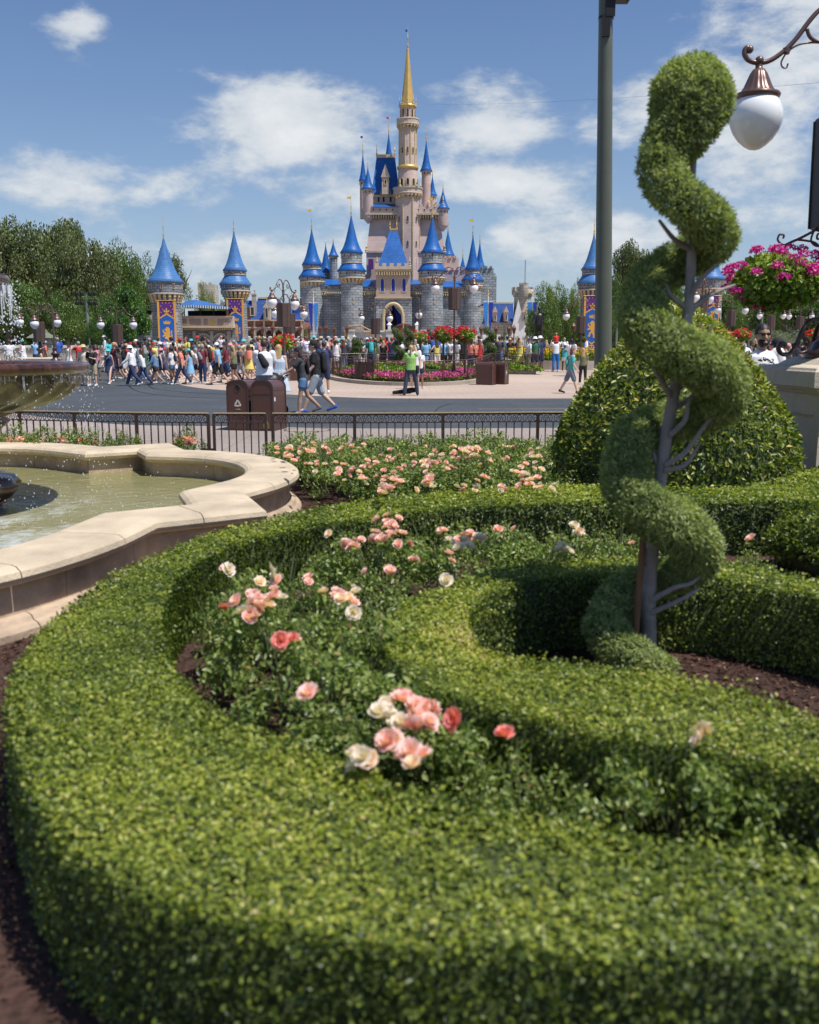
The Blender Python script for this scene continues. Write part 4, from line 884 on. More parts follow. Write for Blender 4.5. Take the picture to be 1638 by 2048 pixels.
def trash_bin(label, loc, rz, hole=True, group='trash bins', flap=False):
    t = thing('trash_bin', label, 'trash bin', loc, rz, group); xf = lambda y0: (lambda x, y, z: (x, z, y))
    mb = MB(); pr = [(x * .965, z * .985 + .03) for x, z in bin_profile(BW, BH - .03)]; mb.prism(pr, -BD / 2 + .015, BD / 2 - .015, xf(0)); mb.build('body', M['plastic'], t)
    for s in (-1, 1):
        o_, i_ = bin_profile(BW + .012, BH + .002), [(x, z + .022) for x, z in bin_profile(BW - .045, BH - .045, .15)]
        mb = MB(); n = len(o_); y0, y1 = (-BD / 2, -BD / 2 + .03) if s < 0 else (BD / 2 - .03, BD / 2)
        v = [(x, y0, z) for x, z in o_] + [(x, y0, z) for x, z in i_] + [(x, y1, z) for x, z in o_] + [(x, y1, z) for x, z in i_]
        fs = []
        for k in range(n):
            j = (k + 1) % n; fs += [(k, j, n + j, n + k), (2 * n + j, 2 * n + k, 3 * n + k, 3 * n + j), (j, k, 2 * n + k, 2 * n + j), (n + k, n + j, 3 * n + j, 3 * n + k)]
        mb.add(v, fs); mb.build('edge_trim', M['edge'], t)
    mb = MB(); mb.box(-BW / 2 - .005, BW / 2 + .005, -BD / 2 + .03, BD / 2 - .03, 0, .045); mb.build('foot', M['edge'], t)
    yf = -BD / 2 + .014
    if hole:
        mb = MB(); v = [(.055 * math.cos(a), yf - .004, .86 + .062 * math.sin(a)) for a in np.linspace(0, 2 * math.pi, 25)[:-1]]; mb.add(v, [tuple(range(24))]); mb.build('opening', M['dark'], t)
        mb = MB(); mb.tube([(.058 * math.cos(a), yf - .004, .86 + .065 * math.sin(a)) for a in np.linspace(0, 2 * math.pi, 25)], .006, 5, caps=False); mb.build('opening_ring', M['edge'], t)
        link('recycling_mark', recycle_mark(), t, loc=(0, yf - .001, .545))
        link('lettering', text_mesh('recycle', .038, M['print']), t, loc=(0, yf - .003, .435), rot=(math.pi / 2, 0, 0))
    else:
        mb = MB(); mb.box(-BW / 2 + .03, BW / 2 - .03, yf - .006, yf, BH - .285, BH - .275); mb.build('flap_seam', M['edge'] if not hole else M['plastic'], t)
    mb = MB(); mb.box(BW / 2 - .009, BW / 2 - .001, -BD / 2 + .04, BD / 2 - .04, BH - .215, BH - .207); mb.build('lid_seam', M['edge'], t)
    mb = MB(); mb.box(BW / 2 - .012, BW / 2 + .0, -BD / 2 + .09, -BD / 2 + .15, .60, .68); mb.build('lock_plate', M['globe'], t)
    return t
zb = math.radians(-12.5)
c0 = np.array([-3.44, 20.05]); d_ = np.array([math.cos(zb), math.sin(zb)])
trash_bin('brown recycling bin with round hole, left of the pair behind the gate', (c0[0], c0[1], .008), zb)
c1 = c0 + d_ * .535; trash_bin('brown trash bin without a hole, right of the pair behind the gate', (c1[0], c1[1], .008), zb, False)
q = pixd(972, 770, 43.6); trash_bin('brown trash bin at the right end of the flower planter, nearer of two', (q[0], q[1], gz(0, 43.6)), math.radians(62), False)
trash_bin('brown recycling bin at the right end of the planter, behind the nearer one', (q[0] + .62, q[1] + .5, gz(0, 44)), math.radians(62), True)
q = pixd(588, 745, 47); trash_bin('brown trash bin behind the planter railing, left of two by the flower basket', (q[0], 47, gz(0, 47)), .3, True)
trash_bin('brown trash bin behind the planter railing, right of two by the flower basket', (q[0] + .62, 47.1, gz(0, 47)), .3, False)

# ================================================================= street lamps
SK = []
def arm_meshes():
    mb = MB(); m2 = [(1.00, .60), (1.025, .612), (1.045, .585), (1.04, .545), (.995, .50), (.905, .482), (.80, .505), (.68, .588), (.58, .69), (.478, .83), (.387, .93), (.287, .97), (.176, .96), (.075, .87), (.015, .72), (0, .5)]
    mb.tube([(x, 0, z) for x, z in catmull(m2, 4)], .0225, 10); mb.sphere((1.0, 0, .595), .036, 12, 8); mb.sphere((.905, 0, .50), .040, 12, 8); mb.lathe([(.03, .44), (.034, .46), (.026, .47), (.026, .50)], 12, (.905, 0))
    for pl, r in (([(.49, .77), (.455, .70), (.377, .662), (.31, .69), (.29, .74), (.32, .775)], .018), ([(.654, .578), (.553, .638), (.40, .655), (.287, .628), (.075, .50), (0.02, .40)], .009), ([(.66, .575), (.704, .49), (.69, .445), (.655, .44), (.642, .475)], .008)):
        mb.tube([(x, 0, z) for x, z in catmull(pl, 4)], r, 8)
    mb.sphere((.32, 0, .78), .032, 12, 8); mb.tube([(.672, 0, .565), (.66, 0, .60)], .036, 10)
    me = mb.mesh('arm', M['lampmetal'])
    sh = MB(); sh.lathe([(.03, .45), (.035, .43), (.05, .425), (.075, .39), (.10, .33), (.125, .27), (.155, .225), (.165, .215)], 64, fl=lambda a, i: 1 + (.03 * math.cos(16 * a) if 1 < i < 7 else 0))
    sh.lathe([(.165, .222), (.195, .215), (.205, .20), (.20, .185), (.185, .16), (.16, .16)], 40); s_ = sh.mesh('shade', M['lampmetal'])
    gl = MB(); gl.lathe([(.15, .19), (.185, .165), (.215, .12), (.236, .06), (.24, .0), (.228, -.06), (.20, -.125), (.155, -.19), (.10, -.24), (.05, -.27), (0, -.282)][::-1], 40); g_ = gl.mesh('globe', M['globe'])
    return me, s_, g_
AM, SM, GM = arm_meshes()
sp_ = MB(); sp_.lathe([(.26, -.985), (.285, -.97), (.30, .0), (.29, .02), (.02, .03)][::1], 8, smooth=False, rot=math.pi / 8)
for k in range(8):
    a = math.pi / 4 * k + math.pi / 8; sp_.tube([(.29 * math.cos(a), .29 * math.sin(a), -.97), (.302 * math.cos(a), .302 * math.sin(a), 0)], .009, 4)
SPM = sp_.mesh('speaker_box', M['speaker']); SPD = SPM.copy(); SPD.materials.clear(); SPD.materials.append(M['speakerdark'])
bs = MB(); bs.lathe([(.30, 0), (.30, .05), (.24, .07), (.22, .14), (.13, .20), (.11, .30), (.17, .34), (.20, .40), (.17, .46), (.10, .50), (.085, .60), (.115, .64), (.085, .68), (.07, .9)], 20); BSM = bs.mesh('base', M['iron'])
def lamp(x, y, zb_, zg, label, rz=0.0, arms=2, speaker=True, group='two-armed street lamps with white globes', dark=False, feet=False):
    t = thing('street_lamp', label, 'street lamp', (x, y, zb_), rz, group); g = zg - zb_
    link('base', BSM, t)
    mb = MB(); mb.tube([(0, 0, .85), (0, 0, g + .45)], [.055, .038], 10); mb.build('pole', M['lampmetal'] if not dark else M['iron'], t)
    if speaker: link('speaker_box', SPD if dark else SPM, t, loc=(0, 0, g - .0))
    mb = MB(); mb.lathe([(.06, g + .35), (.045, g + .45), (.06, g + .5), (.03, g + .62), (.045, g + .68), (.0, g + .8)], 10); mb.build('finial', M['lampmetal'], t)
    for k in range(arms):
        q = math.pi * k; a = link('arm', AM, t, loc=(0, 0, g), rot=(0, 0, q))
        c, s_ = math.cos(q), math.sin(q); link('shade', SM, t, loc=(.905 * c, .905 * s_, g)); link('globe', GM, t, loc=(.905 * c, .905 * s_, g)).scale = (1, 1, 1) if dark else (.88, .88, .88)
    if feet:
        for k in range(4):
            a = math.pi / 4 + math.pi / 2 * k if False else math.pi / 2 * k + math.radians(8); mb = MB()
            pl = [(.20, .36), (.30, .34), (.37, .25), (.42, .12), (.48, .035), (.56, .03), (.60, .08), (.58, .13), (.53, .12)]
            mb.tube([(u * math.cos(a), u * math.sin(a), z) for u, z in catmull(pl, 4)], .02, 8, flat=1.6)
            pl = spiral((.36, .13), .10, .03, 0, -1.4, 18); mb.tube([(u * math.cos(a), u * math.sin(a), z) for u, z in pl], .014, 6, flat=1.6)
            mb.build('scroll_foot', M['iron'], t)
    return t
# stone pedestal and the near lamp
PS = 1.22; px0, px1, py0, py1 = 4.42, 6.1, 10.5, 12.18; ped = thing('stone_pedestal', 'pale stone pedestal with moulded cap carrying the near lamp at the right edge', 'pedestal', ((px0 + px1) / 2, (py0 + py1) / 2, 0))
cx, cy = (px0 + px1) / 2, (py0 + py1) / 2; w = .84 - .10
M['ped'] = mat('pedestal_stone', (.58, .50, .39), .85, 0, .10, 6, .35, 70)
def ring_box(mb, layers):
    n = len(layers); v = []
    for hw, z in layers: v += [(-hw, -hw, z), (hw, -hw, z), (hw, hw, z), (-hw, hw, z)]
    mb.add(v, [(4 * i + k, 4 * i + (k + 1) % 4, 4 * i + 4 + (k + 1) % 4, 4 * i + 4 + k) for i in range(n - 1) for k in range(4)]); mb.add(v[-4:], [(0, 1, 2, 3)])
mb = MB(); ring_box(mb, [(w + .06, 0), (w + .06, .14), (w + .0, .18)]); mb.build('plinth', M['ped'], ped)
mb = MB(); hw = w - .03
mb.box(-hw + .04, hw - .04, -hw + .04, hw - .04, .17, 1.17)
for s in (-1, 1):
    for (a0, a1, z0, z1) in ((-hw, -hw + .17, .18, 1.16), (hw - .17, hw, .18, 1.16), (-hw + .171, hw - .171, .18, .32), (-hw + .171, hw - .171, .93, 1.16)):
        if s < 0: mb.box(a0, a1, -hw, -hw + .05, z0, z1); mb.box(-hw - .001, -hw + .05, a0 + .003, a1 - .003, z0, z1)
        else: mb.box(a0, a1, hw - .05, hw, z0, z1); mb.box(hw - .05, hw + .001, a0 + .003, a1 - .003, z0, z1)
mb.build('shaft', M['ped'], ped)
mb = MB(); ring_box(mb, [(w - .06, 1.15), (w + .0, 1.17), (w + .02, 1.20), (w + .05, 1.215), (w + .06, 1.24), (w + .11, 1.25), (w + .115, 1.42), (w + .10, 1.435), (w + .085, 1.46), (w + .04, 1.475), (w - .06, 1.49), (w - .14, 1.55), (w - .2, 1.575)]); mb.build('cap', M['ped'], ped)
LY = (py0 + py1) / 2; pg = pixd(1512, 237, LY); lx = pg[0] + .905 * PS
nl = lamp(lx, LY, 1.575, 1.575 + (pg[2] - 1.575) / PS, 'near ornate street lamp with big egg-shaped globe at the top right', speaker=True, dark=True, feet=True, group=None)
# flower bracket on the near lamp
def bracket(t, z):
    mb = MB(); P3 = lambda pl: [(-x, 0, z + zz) for x, zz in catmull(pl, 4)]
    mb.tube(P3([(.05, .22), (.15, .21), (.28, .13), (.42, .055), (.50, .02), (.56, -.01)]), .013, 7)
    mb.tube(P3([(.56, -.01), (.60, -.0), (.635, .04), (.62, .085), (.58, .08), (.585, .05)]), .010, 7)
    mb.tube(P3([(.46, .04), (.36, .03), (.28, .01), (.20, -.06), (.13, -.16), (.05, -.3)]), .011, 7)
    mb.tube(P3([(.30, .12), (.32, .03), (.26, -.02), (.20, .02), (.21, .09), (.26, .09), (.265, .05), (.245, .045)]), .010, 7)
    mb.tube(P3([(.17, .18), (.12, .05), (.15, -.02), (.11, -.06), (.07, -.03), (.08, .02)]), .010, 7)
    mb.tube(P3([(.52, .01), (.50, -.03), (.475, -.035), (.47, -.015)]), .006, 6)
    mb.tube([(-.46, 0, z - .17), (0, 0, z - .165)], .008, 6)
    mb.build('flower_bracket', M['iron'], t)
zbk = (pixd(1573, 488, LY)[2] - 1.575) / PS; bracket(nl, zbk); nl.scale = (PS, PS, PS)
for o in nl.children:
    if o.name.startswith('speaker_box'): o.scale = (1.12, 1.12, 1)


# ---- flower baskets
M['gerleaf'] = leafmat('geranium_leaf', [(0, (.04, .08, .012)), (.35, (.12, .20, .025)), (.7, (.25, .35, .050)), (1, (.42, .46, .12))], .35, .45, .4)
def petals(name, cs): return leafmat(name, cs, .25, .6, .2)
M['magenta'] = petals('magenta_petal', [(0, (.42, .006, .25)), (.5, (.66, .018, .36)), (.85, (.76, .09, .47)), (1, (.80, .40, .62))])
M['red'] = petals('red_petal', [(0, (.40, .008, .03)), (.5, (.66, .015, .07)), (.85, (.75, .06, .12)), (1, (.8, .25, .3))])
M['scarlet'] = petals('scarlet_petal', [(0, (.42, .01, .02)), (.5, (.72, .035, .05)), (1, (.8, .16, .12))])
M['deeppink'] = petals('pink_petal', [(0, (.45, .03, .22)), (.5, (.70, .09, .40)), (1, (.80, .30, .58))])
M['yellow'] = petals('yellow_petal', [(0, (.60, .25, .01)), (.5, (.80, .50, .02)), (1, (.85, .65, .06))])
def blossom_mesh(m_, n=60, rad=.055, size=.026, seed=1):
    r = np.random.default_rng(seed); d = unit(r.normal(size=(n, 3))); d[:, 2] = np.abs(d[:, 2]) * .8; P_ = d * rad * r.uniform(.6, 1.05, (n, 1))
    V, Fq, tt = leaves(P_, unit(d), np.full(n, size), .75, None, .9, .4, .4, r); return fastmesh('blossom', V, Fq, tt, m_)
def basket(x, y, z, rx, rh, n, label, m_, nb, lsize, group=None, hang=True, stand=None, bl=1.0):
    t = thing('flower_basket', label, 'flower basket', (x, y, z), 0, group)
    mb = MB(); mb.lathe([(.02, -.55 * rh), (.45 * rx, -.4 * rh), (.6 * rx, 0), (.6 * rx, .1 * rh)], 16); mb.build('bowl', M['darkiron'], t)
    d = unit(rng.normal(size=(n, 3))); P_ = d * np.array([rx, rx, rh]) * rng.uniform(.72, 1.0, (n, 1)); P_ += (smooth_noise(P_, 9 / rx * .3, 3) * .12 * rx)[:, None] * d
    P_[:, 2] -= np.clip(np.hypot(P_[:, 0], P_[:, 1]) / rx - .5, 0, 1) * .3 * rh
    V, Fq, tt = leaves(P_, unit(d + [0, 0, .3]), np.full(n, lsize), .95, np.clip(.5 + rng.normal(size=n) * .2 + .25 * d[:, 2], 0, 1), .9, .4, .5)
    link('foliage', fastmesh('basket_foliage', V, Fq, tt, M['gerleaf']), t, kind='stuff')
    bms = [blossom_mesh(m_, 60, .052 * bl, .028 * bl, 5 + k) for k in range(2)]
    for k in range(nb):
        d1 = unit(rng.normal(size=(1, 3)))[0]; d1[2] = d1[2] * .7 + .25; d1 /= np.linalg.norm(d1); s_ = rng.uniform(1.02, 1.2)
        link('blossom', bms[k % 2], t, loc=(d1[0] * rx * s_, d1[1] * rx * s_, d1[2] * rh * s_ + .02), rot=(0, 0, rng.uniform(0, 6)))
    if hang:
        mb = MB()
        for k in range(3):
            a = 2.09 * k + .4; mb.tube([(.45 * rx * math.cos(a), .45 * rx * math.sin(a), .3 * rh), (hang[0], 0, hang[1])], .005, 4)
        mb.build('chain', M['darkiron'], t)
    if stand:
        mb = MB(); mb.tube([(0, 0, stand - z), (0, 0, -.4 * rh)], .05, 8); mb.lathe([(.16, stand - z), (.16, stand - z + .08), (.06, stand - z + .2)], 10); mb.build('stand', M['iron'], t)
    return t
bc = pixd(1557, 563, LY); hk = pixd(1573, 493, LY)
basket(bc[0], LY, bc[2] - .0, .50, .31, 3000, 'hanging basket of magenta geraniums beside the near lamp', M['magenta'], 72, .070, hang=(hk[0] - bc[0], hk[2] - bc[2]), bl=1.25)
q = pixd(1668, 560, 9.5)
# ---- other lamps: (globe-pair midpoint px, globe y, distance, base height, label)
LP = [(909, 577, 46.0, .0, 'tall street lamp with brown speaker box standing in the flower planter', 0), (567, 607, 41.5, .3, 'street lamp with speaker box behind the bins, nearer of two overlapping', 1.15),
      (579, 628, 50.0, .6, 'street lamp with speaker box behind the bins, farther of two overlapping', .75), (234, 650, 54.0, 1.25, 'street lamp in front of the bright green tree on the left', .0), (77, 645, 50.0, 1.2, 'street lamp with speaker box behind the fountain bowl', .25),
      (751, 637, 62.0, .8, 'street lamp with speaker box left of the castle gate', 0), (1163, 633, 58.0, .7, 'street lamp crossing the banner beside the green pole', 0), (1463, 621, 62.0, .7, 'street lamp right of the grey tower at the right', .1),
      (1543, 632, 74.0, .8, 'street lamp with box beneath the magenta basket, left of two', 0), (1601, 633, 78.0, .8, 'street lamp with box beneath the magenta basket, right of two', 0), (1405, 597, 48.0, .5, 'street lamp partly hidden by the spiral topiary', .9)]
for px, py, D, zb_, lb, rz in LP:
    q = pixd(px, py, D); lamp(q[0], D, max(zb_, gz(0, D)), q[2], lb, rz)
    if zb_ > 1.0:
        mb = MB(); mb.obox((0, 0), (1, 0), 1.3, 1.3, -zb_ + gz(0, D), -.25); ring_box(mb, [(.75, -.25), (.78, -.05), (.6, 0)]); tag(mb.build('stone_pedestal', M['ped'], None, loc=(q[0], D, zb_)), 'squat stone pedestal under the street lamp ' + ('by the green tree' if px == 234 else 'behind the fountain'), 'pedestal')
q = pixd(838, 629, 58); lamp(q[0], 58, .5, q[2], 'single-globe street lamp in front of the castle gate', math.pi / 2, 1, False, group=None)
q = pixd(106, 640, 47); lamp(q[0], 47, 1.0, q[2] - .2, 'slim copper lamp post without box left of the bright tree', math.pi, 1, False, group=None)
for px, py, D, r_, mm, lb, gr in [(567, 686, 44.5, .5, 'scarlet', 'raised bowl of red and coral flowers behind the trash bins', 1), (738, 688, 60, .36, 'scarlet', 'small red flower ball left of the lamp at the stage', 2), (763, 687, 60, .36, 'scarlet', 'small red flower ball right of the lamp at the stage', 2),
                                  (838, 677, 57, .62, 'red', 'wide low red flower bowl below the single lamp', 1), (887, 670, 45.7, .5, 'red', 'big ball of red flowers left of the tall lamp pole', 3), (930, 670, 45.7, .5, 'red', 'big ball of red flowers right of the tall lamp pole', 3), (1450, 673, 61, .5, 'red', 'dark red flower ball left of the lamp near the man in white', 4), (1484, 671, 61, .55, 'red', 'crimson flower ball right of the lamp near the man in white', 4), (1630, 672, 58, .5, 'scarlet', 'sparse scarlet flowers behind the iron lamp base', 4)]:
    q = pixd(px, py, D); basket(q[0], D, q[2], r_ * .85, r_ * .62, 700, lb, M[mm], 34, .13, 'flower baskets on stands', None, stand=max(gz(0, D), .3), bl=1.9)

# ================================================================= big green pole
a_ = np.array(pixd(1205, 900, 14.3)); b_ = np.array(pixd(1212, -60, 14.3)); a_[0] += .0; a_[2] = 0.0
t = thing('light_pole', 'tall green steel pole rising past the top of the view behind the mound bush', 'pole', (a_[0], a_[1], 0)); rel = lambda p: tuple(np.array(p) - np.array([a_[0], a_[1], 0]))
mb = MB(); mb.tube([rel(a_ + (b_ - a_) * k / 6) for k in range(7)], [.136 - .042 * k / 6 for k in range(7)], 28); mb.build('shaft', M['pole'], t)
mb = MB(); c = rel(pixd(1212, 38, 14.3)); mb.tube([c, (c[0], c[1], c[2] + .03)], .108, 20); c2 = rel(pixd(1209, 78, 14.3))
mb.box(c2[0] - .06, c2[0] + .05, -.125, -.09, c2[2], c2[2] + .28); mb.box(c[0] - .03, c[0] + .10, -.13, -.10, c[2], c[2] + .26)
e = rel(pixd(1262, 2, 14.3)); mb.box(c[0] - .02, e[0] - .03, -.16, .1, e[2] - .01, e[2] + .16); mb.tube([(e[0] - .08, -.03, e[2] + .07), (e[0], -.03, e[2] + .09)], [.1, .05], 10)
mb.build('floodlight_bracket', M['darkiron'], t)
cb = MB(); A = np.array(pixd(848, 208, 168)); B2 = np.array(pixd(1700, 160, 60)); n = 24
cb.tube([tuple(A + (B2 - A) * k / n - np.array([0, 0, 1]) * 4 * .5 * (k / n) * (1 - k / n)) for k in range(n + 1)], .007, 4); tag(cb.build('cable', M['darkiron'], None), 'thin wire stretched across the sky from the castle spire', 'cable')
# ================================================================= towers and buildings
def zat(py, Y): return pixd(819, py, Y)[2]
def xat(px, py, Y): return pixd(px, py, Y)[0]
def window_mesh(w, h, frame, fm, pm, arch=False, proud=.06):
    mb = MB(); f = frame
    if arch:
        n = 8; o_ = [(-w / 2, 0), (w / 2, 0)] + [(w / 2 * math.cos(math.pi * k / n), h - w / 2 + w * .62 * math.sin(math.pi * k / n)) for k in range(n + 1)]
        i_ = [(x * (1 - 2 * f / w), f + z * (1 - 2 * f / h)) for x, z in o_]
    else: o_ = [(-w / 2, 0), (w / 2, 0), (w / 2, h), (-w / 2, h)]; i_ = [(-w / 2 + f, f), (w / 2 - f, f), (w / 2 - f, h - f), (-w / 2 + f, h - f)]
    n = len(o_); v = [(x, -proud, z) for x, z in o_] + [(x, -proud, z) for x, z in i_] + [(x, .05, z) for x, z in o_] + [(x, -proud * .2, z) for x, z in i_]
    fs = []
    for k in range(n):
        j = (k + 1) % n; fs += [(k, j, n + j, n + k), (j, k, 2 * n + k, 2 * n + j), (n + k, n + j, 3 * n + j, 3 * n + k)]
    mb.cur = 0; mb.add(v, fs); mb.cur = 1; mb.add(v[3 * n:4 * n], [tuple(range(n))])
    return mb.mesh('window', [fm, pm])
WMC = {}
def windows(t, c, r, z, n, w, h, a0=None, span=math.pi, arch=False, fm=None, pm=None, frame=None):
    key = (round(w, 3), round(h, 3), arch, (fm or M['trim']).name); me = WMC.get(key)
    if me is None: me = WMC[key] = window_mesh(w, h, frame or w * .16, fm or M['trim'], pm or M['dark'], arch)
    for k in range(n):
        a = -math.pi / 2 - span / 2 + span * (k + .5) / n if a0 is None else a0 + span * k / max(n - 1, 1)
        link('window', me, t, loc=(c[0] + r * math.cos(a), c[1] + r * math.sin(a), z), rot=(0, 0, a + math.pi / 2))
def cone_roof(t, c, r, z0, z1, m_, flare=1.0, seg=28, name='roof'):
    h = z1 - z0; pr = [(r * 1.0, z0 - .02 * h), (r * 1.03, z0), (r * .86, z0 + .08 * h), (r * .70, z0 + .18 * h), (r * .54, z0 + .32 * h), (r * .39, z0 + .5 * h), (r * .25, z0 + .68 * h), (r * .12, z0 + .85 * h), (r * .035, z1)]
    if not flare: pr = [(r, z0), (0.02 * r, z1)]
    mb = MB(); mb.lathe(pr, seg, c); mb.build(name, m_, t)
def finial(t, c, z, h, r, m_=None):
    mb = MB(); mb.lathe([(r, z - h * .04), (r * .9, z), (r * .5, z + h * .1), (r * .9, z + h * .14), (r * .35, z + h * .2), (r * .3, z + h * .42), (r * .65, z + h * .46), (r * .2, z + h * .5), (r * .1, z + h * .98), (0, z + h)], 8, c); mb.build('finial', m_ or M['gold'], t)
def corbels(t, c, r0, r1, z0, z1, n, m_, a0=0, a1=2 * math.pi):
    mb = MB()
    for k in range(n):
        a = a0 + (a1 - a0) * (k + .5) / n; d = (math.cos(a), math.sin(a)); w = (a1 - a0) * r1 / n * .48
        for q in range(3):
            rr = r0 + (r1 - r0) * (q + 1) / 3; za = z0 + (z1 - z0) * q / 3; mb.obox((c[0] + d[0] * (rr + r0 - .1) / 2, c[1] + d[1] * (rr + r0 - .1) / 2), d, rr - r0 + .1, w, za, z0 + (z1 - z0) * (q + 1) / 3)
    mb.build('corbels', m_, t)
def battlement(t, c, r, z0, z1, n, m_, name='battlement', thick=.35):
    mb = MB(); w = 2 * math.pi * r / n * .55
    for k in range(n):
        a = 2 * math.pi * k / n; d = (-math.sin(a), math.cos(a)); mb.obox((c[0] + (r - thick / 2) * math.cos(a), c[1] + (r - thick / 2) * math.sin(a)), d, w, thick, z0, z1)
    mb.build(name, m_, t)
def wall_battlement(t, x0, x1, y0, y1, z0, z1, step, m_):
    mb = MB(); nx = max(2, round((x1 - x0) / step)); s = (x1 - x0) / nx
    for k in range(nx):
        xa = x0 + s * k; mb.box(xa, xa + s * .55, y0, y0 + .4, z0, z1)
    mb.build('battlement', m_, t)
def two_tier(t, c, Y, k, yb, y_cor0, y_cor1, y_d1, y_sk, y_d2, y_roof, y_tip, r_body, r_d1, r_d2, wall, roof, r_base=None, nwin=6, trim=None, fin=None, nc=20):
    """grey tower with drum, skirt roof, upper drum and cone; photo rows as heights, radii in px at scale k"""
    z = lambda y: zat(y, Y); rb = (r_base or r_body) * k; trim = trim or M['palegold']
    mb = MB(); mb.lathe([(rb, yb), (r_body * k, z(y_cor0)), (r_body * k, z(y_cor1))], 32, c); mb.build('wall', wall, t)
    corbels(t, c, r_body * k, r_d1 * k * 1.0, z(y_cor0), z(y_cor1), nc, trim)
    mb = MB(); mb.lathe([(r_body * k, z(y_cor1)), (r_d1 * k * 1.02, z(y_cor1)), (r_d1 * k * 1.06, z(y_cor1) + .06 * k * 25), (r_d1 * k * 1.0, z(y_cor1) + .1 * k * 25)], 32, c); mb.build('stone_band', M['trim'], t)
    mb = MB(); mb.lathe([(r_d1 * k * .98, z(y_cor1)), (r_d1 * k * .98, z(y_d1))], 32, c); mb.build('drum', wall, t)
    wy = z(y_d1) - (z(y_d1) - z(y_cor1)) * .58; windows(t, c, r_d1 * k * .98, wy, nwin, 4.2 * k, (z(y_d1) - z(y_cor1)) * .42, span=math.pi * 1.15)
    if y_sk is not None:
        mb = MB(); mb.lathe([(r_d1 * k * 1.08, z(y_d1) - .1), (r_d1 * k * 1.10, z(y_d1)), (r_d1 * k * .93, z(y_d1) * .6 + z(y_sk) * .4), (r_d2 * k * .98, z(y_sk))], 32, c); mb.build('skirt_roof', roof, t)
        mb = MB(); mb.lathe([(r_d2 * k, z(y_sk)), (r_d2 * k, z(y_d2))], 32, c); mb.build('upper_drum', wall, t)
        mb = MB(); mb.lathe([(r_d2 * k, z(y_sk) + .2 * k * 5), (r_d2 * k * 1.06, z(y_sk) + .3 * k * 5), (r_d2 * k, z(y_sk) + .5 * k * 5)], 32, c); mb.build('stone_band', M['trim'], t)
        windows(t, c, r_d2 * k, z(y_d2) - (z(y_d2) - z(y_sk)) * .5, 5, 3.4 * k, (z(y_d2) - z(y_sk)) * .42, span=math.pi * 1.1)
        rr, zb_ = r_d2 * k * 1.1, z(y_d2)
    else: rr, zb_ = r_d1 * k * 1.05, z(y_d1)
    cone_roof(t, c, rr, zb_, z(y_roof), roof)
    finial(t, c, z(y_roof), z(y_tip) - z(y_roof), 1.5 * k * 1.2, fin)
def arrow_slit(t, c, r, z, a, s, m_):
    mb = MB(); mb.box(-.12 * s, .12 * s, -.03, .05, 0, 1.1 * s); mb.box(-.26 * s, .26 * s, -.025, .05, .16 * s, .34 * s); mb.box(-.26 * s, .26 * s, -.025, .05, .78 * s, .96 * s)
    me = mb.mesh('arrow_slit', m_); link('arrow_slit', me, t, loc=(c[0] + r * math.cos(a), c[1] + r * math.sin(a), z), rot=(0, 0, a + math.pi / 2))
LION = [(.55, 1.0), (.40, .98), (.32, .90), (.20, .88), (.25, .80), (.36, .77), (.34, .69), (.18, .74), (.09, .86), (.02, .82), (.08, .68), (.22, .60), (.10, .57), (.0, .50), (.04, .44), (.22, .48), (.36, .46), (.34, .36), (.20, .32), (.14, .18), (.06, .12), (.12, .06), (.30, .08), (.32, .22), (.46, .29), (.56, .22), (.62, .10), (.56, .02), (.80, .0), (.86, .06), (.77, .14), (.75, .30), (.68, .42), (.80, .44), (.94, .40), (.99, .54), (.91, .66), (1.0, .76), (.90, .81), (.82, .68), (.88, .56), (.84, .50), (.73, .52), (.76, .70), (.73, .88), (.64, .97)]
CROWN = [(0, 0), (1, 0), (1.0, .22), (1.12, .95), (.82, .5), (.72, 1.05), (.58, .5), (.5, 1.2), (.42, .5), (.28, 1.05), (.18, .5), (-.12, .95), (0, .22)]
FLEUR = [(.5, 1.2), (.36, .9), (.44, .62), (.30, .58), (.10, .74), (.0, .52), (.14, .30), (.42, .34), (.44, .18), (.2, .14), (.2, 0), (.8, 0), (.8, .14), (.56, .18), (.58, .34), (.86, .30), (1, .52), (.9, .74), (.70, .58), (.56, .62), (.64, .9)]
